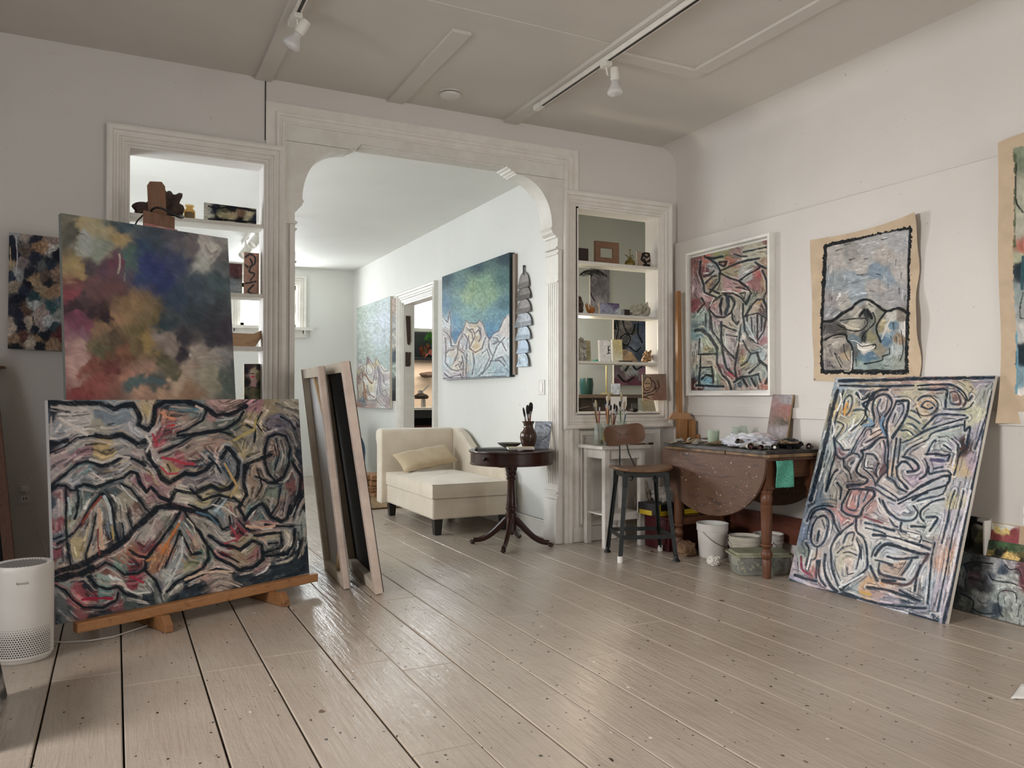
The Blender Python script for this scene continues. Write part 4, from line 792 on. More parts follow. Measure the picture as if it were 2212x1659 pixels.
f1, P1, c1 = stretched('leaning_canvas', 'pale-barred back of a stretched canvas on the arch pier, nearer the mountain canvas', (1.19, 4.53, .002), (1.225, 5.17, .002), (1.035, 4.53, 1.29), (1.065, 5.17, 1.29), .06, .035, BACKG, PALEP)
f2, P2, c2 = stretched('leaning_canvas', 'black-backed canvas with pinkish edge, right of the pale-barred one on the arch pier', (1.315, 4.325, .002), (1.375, 5.14, .002), (1.115, 4.32, 1.31), (1.165, 5.14, 1.31), .06, .045, BLACKC, PALEP, False)
for P_, z0, par, amp in ((P1, .42, c1, .03), (P2, .5, c2, .055)):
    sq = MB(); sq.tube([P_(.14+amp*1.2*math.sin(t*2.3)+.02*t, z0+.09*t+amp*math.cos(t*4.1), .028 if par is c1 else .036) for t in np.linspace(0, 2.6, 26)], .0035, 5); sq.build('black_scribble', BLACK, par, smooth=60)

# ------------------------------------------------------------------ far room things
hs = thing('metal_strip_hanging', 'hanging column of seven overlapping half-moon metal pieces on the far room wall', 'wall hanging', (3.03, 5.83, 1.37))
sil = [basic('galvanised_%d' % k, c, .45, .55, col2=c2_, vscale=26, bmp=.3, bscale=40) for k, (c, c2_) in enumerate((('77726e', '8d8884'), ('5f5b58', '77726d'), ('6c6866', '85817e'), ('76777a', 'a9b0b8'), ('aab6c2', '7d858f'), ('a3b2c4', '8a94a2'), ('b3c2cc', '66707a')))]
zt = 2.155
for k in range(7):
    hw_ = (.1, .125, .13, .15, .13, .105, .1)[k]; hgt = (.135, .12, .12, .122, .12, .12, .12)[k]; z1 = zt-k*.112
    pl = [(-hw_, z1-hgt), (hw_, z1-hgt)]+[(hw_*math.cos(t) if t < math.pi/2 else -hw_*abs(math.cos(t)), z1-hgt+hgt*math.sin(t)**.9) for t in np.linspace(.1, math.pi-.1, 15)]
    xo = .004*k
    MB().prism(pl, lambda a, b: (3.035-xo*.3-.012*((b-z1+hgt)/hgt < .2), 5.83+a, b), lambda a, b: (3.035-xo*.3+.003, 5.83+a, b)).build('half_moon_plate', sil[k], hs, bevel=.001)
MB().bar((3.035, 5.83, 2.13), (3.035, 5.83, 2.21), .022, .006, (1, 0, 0)).bar((3.03, 5.83, 2.2), (3.05, 5.83, 2.2), .01, .01).build('hanging_strap', BLACK, hs)
def ix(name, label, poly_, mat, x=3.0, th=.012):  # iron piece hung on the door jamb
    return tag(MB().prism(poly_, lambda a, b: (a, D1-.021-th, b), lambda a, b: (a, D1-.021, b)).build(name, mat, bevel=.001), label, 'tool')
jx = 3.075
ix('iron_scraper', 'dark blade-shaped iron piece hung at the top of the doorway side', [(jx, 2.07), (jx+.055, 2.07), (jx+.06, 1.9), (jx+.062, 1.77), (jx+.045, 1.72), (jx+.02, 1.74), (jx+.01, 1.9)], BARK)
ix('iron_plate', 'notched rusty iron plate hung below the dark blade in the doorway', [(jx-.003, 1.47), (jx-.003, 1.64), (jx+.03, 1.64), (jx+.035, 1.58), (jx+.04, 1.64), (jx+.062, 1.64), (jx+.058, 1.54), (jx+.06, 1.5), (jx+.05, 1.47)], BARK)
tag(MB().lathe([(0, 0), (.006, 0), (.02, .03), (.018, .045), (0, .05)], (3.0, FY1, 1.07), 12, Matrix.Rotation(math.pi/2, 3, 'X')).build('coat_hook', STEEL, smooth=50), 'small metal hook in the far corner beside the pale canvas', 'hook')
# blue tarpaulin bundle, kindling and rug
def tarp(u, v):
    a = u*2*math.pi; h = v; r = (.16+.10*math.sin(h*3.1)+.03*math.sin(a*3+h*5)+.012*math.sin(a*9))*(1 if v < .97 else .05); 
    return Vector((2.62+.12*h*0+r*math.cos(a)*1.0-.20*h, 9.75+r*math.sin(a)*1.2+.1*h, .14+h*.72))
tag(MB().grid(44, 26, tarp, True).build('blue_tarp_bundle', BLUEC, smooth=60), 'blue tarpaulin draped over something in the far corner', 'tarpaulin')
tag(MB().lathe([(0, 0), (.15, 0), (.15, .14), (0, .14)], (2.6, 9.75, 0), 24).build('low_drum', BARK, smooth=40), 'dark low drum under the blue tarpaulin', 'drum')
kb = thing('kindling_pile', 'low stack of split brown firewood behind the chaise', 'firewood', (2.70, 8.65, 0)); rs = random.Random(8)
k_ = 0
for lay in range(4):
    for c_ in range(4):
        z = .035+lay*.062; y = 8.47+c_*.10+rs.uniform(-.01, .01); xx = 2.50+rs.uniform(-.03, .03)
        MB().bar((xx, y+rs.uniform(-.015, .015), z), (xx+.42, y+rs.uniform(-.015, .015), z+rs.uniform(-.004, .004)), .075, .055).build('split_log', KIND, kb, bevel=.006)
rg = MB(); rg.grid(60, 60, lambda u, v: Vector((2.02+.95*u, 7.60+.8*v, .012+.004*math.sin(u*188)*math.sin(v*160))))
tag(rg.build('jute_rug', JUTE, solid=.012, smooth=60), 'small woven jute rug on the floor behind the chaise', 'rug')
# far room ceiling track with spots, seen through the left opening
tag(MB().box(1.30, 6.9, FCZ-.03, 1.335, 9.6, FCZ-.001).build('lighting_track', TRIMW, bevel=.002), 'white lighting track on the far room ceiling', 'track')
for k, y in enumerate((8.0, 8.7, 9.4)):
    t = thing('track_spotlight', ('nearest', 'middle', 'farthest')[k]+' white cylinder spotlight seen through the left shelf opening', 'spotlight', (1.317, y, FCZ-.03), 0, 'cylinder spotlights in the far room')
    MB().tube([(1.317, y, FCZ-.03), (1.317, y, FCZ-.1)], .012, 10).build('stem', TRIMW, t, smooth=60); d = Vector((-.5, -.45, -.7)).normalized()
    MB().lathe([(0, -.08), (.045, -.078), (.048, .08), (.04, .08), (.038, .05), (0, .05)], (1.317, y, FCZ-.14), 22, d.to_track_quat('Z', 'Y').to_matrix()).build('can', TRIMW, t, smooth=40)
# kitchen seen through the doorway
kc = thing('kitchen_counter', 'kitchen counter with pale top below the window beyond the doorway', 'counter', (4.0, 10.35, 0))
MB().box(3.3, 10.05, .93, 5.0, 10.598, .965).build('worktop', WHITE, kc, bevel=.003); MB().box(3.32, 10.09, .0, 5.0, 10.598, .3).box(3.32, 10.09, .3, 3.36, 10.598, .93).box(3.36, 10.55, .3, 5.0, 10.598, .93).box(3.36, 10.09, .82, 5.0, 10.13, .93).build('cabinet', basic('dark_grey_cabinet', '2c2f31', .6), kc, bevel=.003)
MB().box(3.36, 10.085, .3, 5.0, 10.56, .72).build('red_brown_shelf', basic('red_brown_crate', '4a211a', .6), kc, bevel=.003)
fa_ = thing('faucet', 'chrome gooseneck faucet on the kitchen counter', 'faucet', (3.82, 10.35, .965))
MB().lathe([(0, 0), (.035, 0), (.03, .12), (.028, .18), (0, .18)], (0, 0, 0), 16).tube([(0, 0, .15), (-.02, -.02, .22), (.02, -.05, .26), (.05, -.08, .30)], .015, 8).build('spout', STEEL, fa_, local=True, smooth=50)
MB().lathe([(0, -.03), (.03, -.02), (.03, .02), (0, .03)], (-.05, 0, .21), 14).build('lever', STEEL, fa_, local=True, smooth=50)
kl = bpy.data.lights.new('under_shelf_lamp', 'AREA'); kl.shape = 'RECTANGLE'; kl.size = 1.0; kl.size_y = .05; kl.energy = 7; kl.color = (1, .82, .66); ko = bpy.data.objects.new('under_shelf_lamp', kl); ko.location = (3.95, 10.33, 1.6); sc.collection.objects.link(ko)
ksw = MB(); ksw.box(3.4, KY-.03, 2.03, 4.75, KY+.02, 2.08).box(3.4, KY-.03, 2.78, 4.75, KY+.02, 2.84); struct('window_2', ksw, TRIMW, bevel=.003)
tag(MB().box(3.3, 10.25, 1.61, 4.6, 10.56, 1.65).box(3.3, 10.54, 1.65, 4.6, 10.565, 2.02).build('plant_shelf', basic('dark_shelf', '33363a', .6), bevel=.003), 'dark plant shelf under the kitchen window', 'shelf')
tag(MB().lathe([(0, 0), (.07, 0), (.085, .2), (.08, .2), (.07, .17), (0, .17)], (4.04, 10.38, 1.651), 20).build('black_pot', BLACK, smooth=40), 'black plant pot on the kitchen shelf', 'pot')
def plant(name, label, x, y, z, n, mat, r, h, seed):
    t = thing(name, label, 'plant', (x, y, z)); rs = random.Random(seed); m = MB(); st_ = MB()
    for k in range(n):
        a = rs.uniform(0, 6.28); q = Vector((x+math.cos(a)*r*rs.uniform(.2, 1), y+math.sin(a)*r*.6, z+h*rs.uniform(.15, 1))); st_.tube([(x, y, z), q], .003, 5)
        M_ = Matrix.Rotation(a, 3, 'Z') @ Matrix.Rotation(rs.uniform(-.8, .8), 3, 'Y') @ Matrix.Rotation(rs.uniform(.6, 1.4), 3, 'X'); L_ = rs.uniform(.05, .08)
        pl = [(0, -.5), (.35, -.25), (.42, .05), (.25, .35), (0, .6), (-.25, .35), (-.42, .05), (-.35, -.25)]; m.add([q+M_ @ Vector((p[0]*L_, p[1]*L_*1.4, 0)) for p in pl], [tuple(range(8))])
    st_.build('stems', LEAF, t); m.build('leaves', mat, t, solid=.001)
plant('potted_plant', 'bright green leafy plant in the black pot by the kitchen window', 4.0, 10.38, 1.80, 26, LEAF, .16, .18, 3); plant('potted_plant', 'red-leaved plant at the left of the kitchen shelf', 3.84, 10.36, 1.652, 18, LEAFR, .10, .17, 5)
tag(MB().blob((3.98, 10.5, 1.42), .11, 4, .35, 14, (1.4, .5, .35)).build('driftwood_shelf', BARK, smooth=50), 'dark driftwood piece fixed to the kitchen wall', 'driftwood')
crumple('dark_bracket', 'dark twisted object at the left edge of the doorway above the counter', 'ornament', (3.70, 10.1, 1.08), .06, 31, BARK, (1.3, .8, .6), .6)

# ------------------------------------------------------------------ study seen through the right opening
dk = thing('study_desk', 'grey-brown cabinet desk seen through the lowest bay of the right shelf opening', 'desk', (4.3, 6.55, 0))
dkm = basic('taupe_wood', '6b5a50', .5, col2='5c4c43', vscale=5)
MB().box(3.95, 6.40, .0, 4.60, 6.90, 1.10).build('cabinet', basic('dark_taupe_wood', '3f332d', .5, col2='33291f'), dk, bevel=.003); MB().box(3.5, 6.33, 1.10, 4.66, 6.95, 1.135).box(4.28, 6.36, 0, 4.32, 6.40, 1.10).build('desktop', dkm, dk, bevel=.003)
bl = thing('bankers_lamp', 'green-shaded desk lamp on the study cabinet', 'lamp', (4.33, 6.55, 1.135))
MB().lathe([(0, 0), (.07, 0), (.06, .015), (.01, .02), (.009, .32), (0, .32)], (4.33, 6.55, 1.135), 20).build('brass_stem', basic('pale_brass', 'c9b98a', .3, .6), bl, smooth=50)
MB().grid(20, 12, lambda u, v: Vector((4.16+.30*u, 6.55-.07*math.cos(v*math.pi), 1.435+.05*math.sin(v*math.pi)*(.6+.4*math.sin(u*math.pi))))).build('glass_shade', COPPER, bl, solid=.004, smooth=60)
tag(MB().lathe([(0, 0), (.06, 0), (.07, .1), (.062, .16), (0, .15)], (4.13, 6.6, 1.135), 18).build('green_pot', basic('dark_green_glaze', '123a33', .3), smooth=40), 'dark green pot on the study cabinet', 'pot')
ll = bpy.data.lights.new('hidden_shelf_light', 'POINT'); ll.energy = 9; ll.color = (1, .86, .6); ll.shadow_soft_size = .04; lo = bpy.data.objects.new('hidden_shelf_light', ll); lo.location = (3.62, 5.85, 1.52); sc.collection.objects.link(lo)  # unseen warm light added near the shelves, apart from the desk lamp

# ------------------------------------------------------------------ painted pictures: colours laid stroke by stroke on dense meshes
_T = np.random.RandomState(5).rand(8, 64, 64)
def vn(X, Y, s, k=0):
    x, y = X/s+k*7.3, Y/s+k*3.1; xi, yi = np.floor(x).astype(int), np.floor(y).astype(int); fx, fy = x-xi, y-yi
    fx, fy = fx*fx*(3-2*fx), fy*fy*(3-2*fy); T = _T[k % 8]; a, b = xi & 63, yi & 63; c, d = (xi+1) & 63, (yi+1) & 63
    return (T[b, a]*(1-fx)+T[b, c]*fx)*(1-fy)+(T[d, a]*(1-fx)+T[d, c]*fx)*fy
def fb2(X, Y, s, k=0): return (vn(X, Y, s, k)+.5*vn(X, Y, s/2, k+1)+.25*vn(X, Y, s/4, k+2))/1.75
def smooth_line(p):
    p = [np.array(q, float) for q in p]
    if len(p) < 3: return p
    o = []
    for i in range(len(p)-1):
        a, b, c, d = p[max(i-1, 0)], p[i], p[i+1], p[min(i+2, len(p)-1)]
        for t in (0, .33, .66): o.append(.5*((2*b)+(-a+c)*t+(2*a-5*b+4*c-d)*t*t+(-a+3*b-3*c+d)*t**3))
    return o+[p[-1]]
SMOOTH = True
def linedist(X, Y, pts, R, sm=True):
    D = np.full(X.shape, 1e9); pts = smooth_line(pts) if sm and SMOOTH else [np.array(q, float) for q in pts]
    for a, b in zip(pts[:-1], pts[1:]):
        m = (X > min(a[0], b[0])-R) & (X < max(a[0], b[0])+R) & (Y > min(a[1], b[1])-R) & (Y < max(a[1], b[1])+R)
        if not m.any(): continue
        x, y = X[m], Y[m]; dx, dy = b-a; l2 = dx*dx+dy*dy+1e-9; t = np.clip(((x-a[0])*dx+(y-a[1])*dy)/l2, 0, 1)
        D[m] = np.minimum(D[m], np.hypot(x-a[0]-t*dx, y-a[1]-t*dy))
    return D
def H(h): return np.array(hx(h)[:3])
def inpoly(X, Y, P):
    r = np.zeros(X.shape, bool); j = len(P)-1
    for i in range(len(P)):
        xi, yi = P[i]; xj, yj = P[j]; c = ((yi > Y) != (yj > Y)) & (X < (xj-xi)*(Y-yi)/(yj-yi+1e-9)+xi); r ^= c; j = i
    return r
def paint(X, Y, seeds, power=7, warp=14, ws=40, darks=(), dcol='1a2129', strokes=(), flank=None, hi=None, streak=.10, ds=1.0, sdir=(1, .35), blot=0, sat=.6, wk=1.2, nr=0, rl=70, rw=9, rdk=.28, rop=.85, rm=None):
    """X, Y: tracing coordinates of every mesh point"""
    Xw = X+warp*(fb2(X, Y, ws, 0)-.5)*2.4+warp*.5*(vn(X, Y, ws*.22, 3)-.5); Yw = Y+warp*(fb2(X, Y, ws, 4)-.5)*2.4+warp*.5*(vn(X, Y, ws*.22, 5)-.5)
    Wt = np.zeros(X.shape); C = np.zeros(X.shape+(3,))
    for x, y, c in seeds:
        q = ((Xw-x)**2+(Yw-y)**2+30)**(-power/2)*1e6; Wt += q; C += q[..., None]*H(c)
    C /= Wt[..., None]+1e-30; C = C*sat+C.mean(-1, keepdims=True)*(1-sat)
    # brush streaks along a wandering direction
    th = math.atan2(sdir[1], sdir[0]); Xd = X+ws*2.2*(fb2(X, Y, ws*3, 2)-.5); Yd = Y+ws*2.2*(fb2(X, Y, ws*3, 5)-.5); ux = Xd*np.cos(th)+Yd*np.sin(th); uy = -Xd*np.sin(th)+Yd*np.cos(th)
    st = vn(ux*.22, uy, ws*.12, 6)+.6*vn(ux*.3, uy, ws*.05, 7)-.8
    C *= (1+streak*2.2*st)[..., None]
    if blot: k = vn(X, Y, ws*.5, 1); C *= (1+blot*(k-.5)*2)[..., None]
    xs = Xw*.13+X*.87; ys = Yw*.13+Y*.87
    def lay(c, w_, pts, soft=.2, op=1.0):
        w_ = w_*wk
        D = linedist(xs, ys, pts, w_*1.6+6); h = w_/2*(.7+.6*vn(X, Y, ws*.6, 3)+.25*(vn(X, Y, ws*.12, 4)-.5)); a = np.clip((h-D)/(w_*soft)+.5, 0, 1)*op*(.86+.28*np.clip(st+.5, 0, 1)); a = np.clip(a, 0, 1)[..., None]
        C[:] = C*(1-a)+H(c)*(1+.25*st[..., None])*a
    if flank or hi:
        D = np.full(X.shape, 1e9)
        for d in darks:
            w_, p = (d[-2], d[-1]); D = np.minimum(D, np.maximum(linedist(xs, ys, p, 70*ds)-w_/2, 0))
        n1, n2 = vn(X, Y, 55*ds, 5), vn(X, Y, 80*ds, 6)
        if flank:
            for fc, lo, hi_, kk in flank:
                hw = (hi_-lo)/2*ds*(.7+.6*vn(X, Y, 30*ds, kk)); m = np.clip((hw-np.abs(D-(lo+hi_)/2*ds))/(hw*.45), 0, 1)*np.clip((vn(X, Y, 62*ds, kk)+.25*st-.42)*7, 0, 1)*.8
                C[:] = C*(1-m[..., None])+H(fc)*(1+.3*st[..., None])*m[..., None]
    if nr:
        rs = np.random.RandomState(int(abs(X.sum())) % 9999); sg = []
        for d in darks:
            q = smooth_line(d[-1]); sg += [(a[0], a[1], b[0], b[1]) for a, b in zip(q[:-1], q[1:])]
        sg = np.array(sg); mx_ = (sg[:, :2]+sg[:, 2:])/2; tv_ = sg[:, 2:]-sg[:, :2]; tv_ /= np.hypot(tv_[:, 0], tv_[:, 1])[:, None]+1e-9
        ny_, nx_ = X.shape
        for _ in range(nr):
            iy, ix = rs.randint(ny_), rs.randint(nx_); p = np.array([X[iy, ix], Y[iy, ix]])
            if rm is not None and not rm[iy, ix]: continue
            c0 = C[iy, ix].copy(); k = rs.rand()
            if k < rdk: col = H(dcol)*rs.uniform(.8, 2.4)
            elif k < rdk+.27: col = np.clip(c0*rs.uniform(1.3, 1.9)+rs.uniform(0, .10), 0, .85)
            elif k < rdk+.40: col = c0*rs.uniform(.4, .7)
            else: jy, jx = min(max(iy+rs.randint(-40, 41), 0), ny_-1), min(max(ix+rs.randint(-40, 41), 0), nx_-1); col = C[jy, jx]*rs.uniform(.8, 1.35)
            pts = [p]; L_ = rl*rs.uniform(.4, 1.3); d0 = None
            for _j in range(4):
                i_ = np.argmin(np.hypot(mx_[:, 0]-p[0], mx_[:, 1]-p[1])); t_ = tv_[i_]
                if d0 is not None and t_@d0 < 0: t_ = -t_
                d0 = t_; p = p+t_*L_/4+rs.normal(0, rl*.02, 2); pts.append(p)
            w_ = rw*rs.uniform(.5, 1.5); bx0, by0 = np.min(pts, 0)-w_*2-4; bx1, by1 = np.max(pts, 0)+w_*2+4
            m = (xs > bx0) & (xs < bx1) & (ys > by0) & (ys < by1)
            if m.sum() < 4: continue
            x, y = xs[m], ys[m]; D = np.full(x.shape, 1e9); tt = np.zeros(x.shape)
            for jj, (a, b) in enumerate(zip(pts[:-1], pts[1:])):
                dx, dy = b-a; l2 = dx*dx+dy*dy+1e-9; t = np.clip(((x-a[0])*dx+(y-a[1])*dy)/l2, 0, 1); dd = np.hypot(x-a[0]-t*dx, y-a[1]-t*dy); k2 = dd < D; D[k2] = dd[k2]; tt[k2] = (jj+t[k2])/4
            a = np.clip((w_/2*(1-.5*tt)-D)/(w_*.22)+.5, 0, 1)*rop*np.clip(.75+.6*st[m], 0, 1); a = np.clip(a, 0, 1)[:, None]
            C[m] = C[m]*(1-a)+col*(1+.25*st[m][:, None])*a
    for s_ in strokes:
        if s_[0] == 'u': lay(*s_[1:])
    for d in darks:
        if len(d) == 3: lay(*d)
        else: lay(dcol, *d)
    for s_ in strokes:
        if s_[0] != 'u': lay(*s_)
    return np.clip(C, 0, 1)
vcm = {}
def vmat(gain=1.0, rough=.5, bs=.3, name='oil_paint'):
    key = (round(gain, 3), rough, bs)
    if key in vcm: return vcm[key]
    m, nt, b = NT(name+'_%d' % len(vcm)); a = N(nt, 'ShaderNodeVertexColor', layer_name='paint'); v = coords(nt)
    h = noise(nt, v, 130, 3, .6, .6); mul = mixc(nt, 1.0, a.outputs[0], (gain,)*3+(1,), 'MULTIPLY')
    nt.links.new(mul, b.inputs['Base Color']); b.inputs['Roughness'].default_value = rough+.1; b.inputs['Specular IOR Level'].default_value = .2; bump(nt, b, h, bs, .002); vcm[key] = m; return m
def proj(Pw):
    q = Pw-np.array(CAM); w_ = q@np.array(FW); return 1106+FPX*(q@np.array(RT))/w_, 829.5-FPX*(q@np.array(UP))/w_
def vsheet(name, O, U, V, nx, ny, fn, mat, parent, org, s, disp=None, back=0):
    """grid O+u*U+v*V (v downwards); fn(X,Y,u,v)->colour; disp(u,v)->Nx3 offset"""
    O, U, V = (np.array(a, float) for a in (O, U, V)); u, v = np.meshgrid(np.linspace(0, 1, nx), np.linspace(0, 1, ny))
    Pw = O+u[..., None]*U+v[..., None]*V
    if disp is not None: Pw = Pw+disp(u, v)
    x, y = proj(Pw); X, Y = (x-org[0])*s, (y-org[1])*s; C = fn(X, Y, u, v)
    n = nx*ny; i = np.arange((nx-1)*(ny-1)); r, c = i//(nx-1), i % (nx-1); a = r*nx+c; q = np.stack([a, a+nx, a+nx+1, a+1], 1).astype(np.int32)
    me = bpy.data.meshes.new(name); me.vertices.add(n); Mi = np.array(wm(parent).inverted()) if parent is not None else np.eye(4)
    Pl = Pw.reshape(-1, 3)@Mi[:3, :3].T+Mi[:3, 3]; me.vertices.foreach_set('co', Pl.astype(np.float32).ravel())
    me.loops.add(q.size); me.loops.foreach_set('vertex_index', q.ravel()); me.polygons.add(len(q)); me.polygons.foreach_set('loop_start', np.arange(0, q.size, 4, dtype=np.int32)); me.polygons.foreach_set('loop_total', np.full(len(q), 4, dtype=np.int32))
    me.update(); at = me.color_attributes.new('paint', 'FLOAT_COLOR', 'POINT'); at.data.foreach_set('color', np.concatenate([C.reshape(-1, 3), np.ones((n, 1))], 1).astype(np.float32).ravel())
    me.shade_smooth(); me.materials.append(mat); o = bpy.data.objects.new(name, me); sc.collection.objects.link(o)
    if parent is not None: o.parent = parent
    return o
def canvas(name, label, TL, TR, BL, thick, nx, ny, fn, org, s, gain=1.0, edge=None, rough=.5, back=None, cat='painting', group=None):
    TL, TR, BL = map(Vector, (TL, TR, BL)); U = TR-TL; V = BL-TL; n = V.cross(U).normalized()
    if n.dot(CAM-TL) < 0: n = -n
    t = thing(name, label, cat, tuple(BL+U/2), 0, group)
    q = [TL, TR, TR+V, BL]; mb = MB().add([p-n*.0015 for p in q]+[p-n*thick for p in q], ((0, 1, 2, 3), (7, 6, 5, 4), (0, 4, 5, 1), (1, 5, 6, 2), (2, 6, 7, 3), (3, 7, 4, 0)))
    mb.build('stretched_edges', edge or PALE, t); vsheet('painted_surface', TL, U, V, nx, ny, fn, vmat(gain, rough), t, org, s); return t
def wpos(x, y, p, n): return PPL(x, y, p, n)

# --- the large mountain canvas on the low easel
SA = [(50,150,'1c2a38'),(60,330,'18222e'),(180,180,'a39c98'),(300,220,'b8b0aa'),(420,170,'6f7f8c'),(380,250,'98917f'),(560,160,'7a8894'),(620,230,'9a9ba0'),(480,100,'7f8b94'),(690,150,'b5a06a'),(680,90,'b09a78'),(850,100,'2a3038'),(840,170,'b0806a'),(870,240,'8f4a50'),(1000,140,'7d8a8a'),(960,200,'a08478'),(1050,260,'8d8a80'),(900,330,'8a8f88'),(1150,150,'a87f7a'),(1200,240,'5f6a64'),(1200,110,'b59088'),(1400,120,'a8727a'),(1380,210,'a89468'),(1500,110,'9a8a68'),(1600,120,'9a9280'),(1560,200,'6a6474'),(1650,300,'3a3438'),
(120,260,'8a8d92'),(250,330,'aba29c'),(430,380,'b59a5f'),(550,360,'9d9a96'),(680,350,'a3a09e'),(735,320,'b0a8a4'),(765,330,'a04a55'),(150,470,'a0888a'),(280,430,'8a5f68'),(120,560,'9a8f90'),(230,540,'6c7a78'),(320,490,'5f8088'),(400,520,'6b6468'),(540,480,'a8a4a2'),(380,580,'b5aca4'),(640,460,'817a7c'),(720,490,'a5a0a0'),(720,580,'9a5f68'),(780,630,'a27a7c'),(650,420,'a58f8c'),(860,400,'a58a84'),(1000,400,'a08a7c'),(1120,360,'ab8a7a'),(900,470,'a0505a'),(860,520,'b0985f'),(1000,500,'3a3a42'),(1100,450,'5a6a74'),(1180,480,'4a5a64'),(1250,440,'8a929a'),(1300,380,'b5a06a'),(1360,330,'8a8478'),(1000,600,'7f7478'),(1150,580,'8a8488'),(1080,680,'b8a878'),(1200,660,'a99a68'),(930,690,'b8b09c'),
(1500,400,'8a6a5a'),(1560,450,'6f8a84'),(1600,360,'a59a8c'),(1400,600,'a89078'),(1440,560,'a8897a'),(1520,650,'7c8a7c'),(1590,560,'7a5a54'),(1650,600,'7a4a48'),(1560,760,'a0877c'),(1470,740,'8f8a78'),(1660,820,'9aa09a'),(1690,900,'8a9490'),(1410,790,'4f7a7c'),(1450,770,'101418'),(1450,890,'b58f80'),(1280,930,'7a2a38'),(1220,960,'b0aaa0'),(1300,900,'8a3040'),(1500,990,'a39c88'),(1600,980,'b0a48c'),(1350,1000,'9a9268'),(1400,1060,'a06a64'),(1200,1030,'7a2030'),(1290,1090,'a58a6a'),(1240,1130,'b09a90'),
(840,830,'8a8f80'),(780,880,'a08a84'),(890,790,'a0605a'),(700,930,'a8a098'),(730,1000,'8a3a48'),(850,950,'8a6a4a'),(830,1020,'c07a48'),(760,1100,'a0704a'),(930,900,'7a8480'),(940,1000,'a8a8a8'),(900,1100,'9a9fa0'),(1010,1000,'b59a84'),(1060,1060,'6a8a7c'),(1000,1120,'8f9468'),(850,1230,'b0b4b0'),(870,1270,'a8a498'),(1050,1180,'b89484'),(1200,1170,'b5a294'),(1100,830,'a0a8a0'),(1170,830,'78909a'),(1120,900,'9a9088'),(1200,880,'a89c94'),(1050,870,'8a8478'),(1250,760,'b09c88'),(1150,720,'7a7c78'),
(130,760,'a0949a'),(160,660,'8a5a64'),(150,870,'8a4450'),(140,960,'6a6a78'),(130,1060,'8a4452'),(170,1100,'909088'),(230,780,'8f9a90'),(230,600,'a8a8b0'),(215,880,'a89f80'),(240,1020,'b5a070'),(180,1170,'b09080'),(300,760,'6a7a74'),(330,900,'8f8a84'),(310,850,'6a3c34'),(400,860,'b59f88'),(400,960,'b39a8a'),(440,800,'8a8c88'),(470,900,'5f6874'),(500,950,'2c3644'),(570,720,'9c9280'),(620,780,'7a5a50'),(560,860,'a39a8c'),(640,840,'9f9684'),(450,640,'4f5c60'),(330,650,'5c6e6c'),(580,1080,'a0684a'),(540,1140,'6c9488'),(620,1120,'8a3440'),(440,1150,'7c4a44'),(420,1220,'8fa89f'),(520,1200,'a07a74'),(340,1230,'2a3040'),(640,1250,'8a3040'),(680,1270,'b0b0a8'),(180,1260,'8c9494'),(250,1300,'a04450'),(350,1340,'8a2a3c'),(300,1370,'a04e54'),(430,1310,'5f8a8c'),(480,1350,'8a4a54'),(160,1400,'5a6468'),(600,1340,'4a5a58'),(800,1300,'6a7470'),
(400,1430,'26303a'),(700,1350,'2c3a44'),(1000,1270,'26323c'),(1300,1200,'26343e'),(1600,1130,'2a3a44'),(100,1440,'2c343c'),(80,1000,'2c3c4a'),(75,750,'3a4a5a'),(1720,700,'1c2830'),(1690,420,'28303a'),(1710,1000,'1e2a34'),(900,1340,'2c3c48'),(1500,1200,'22303a')]
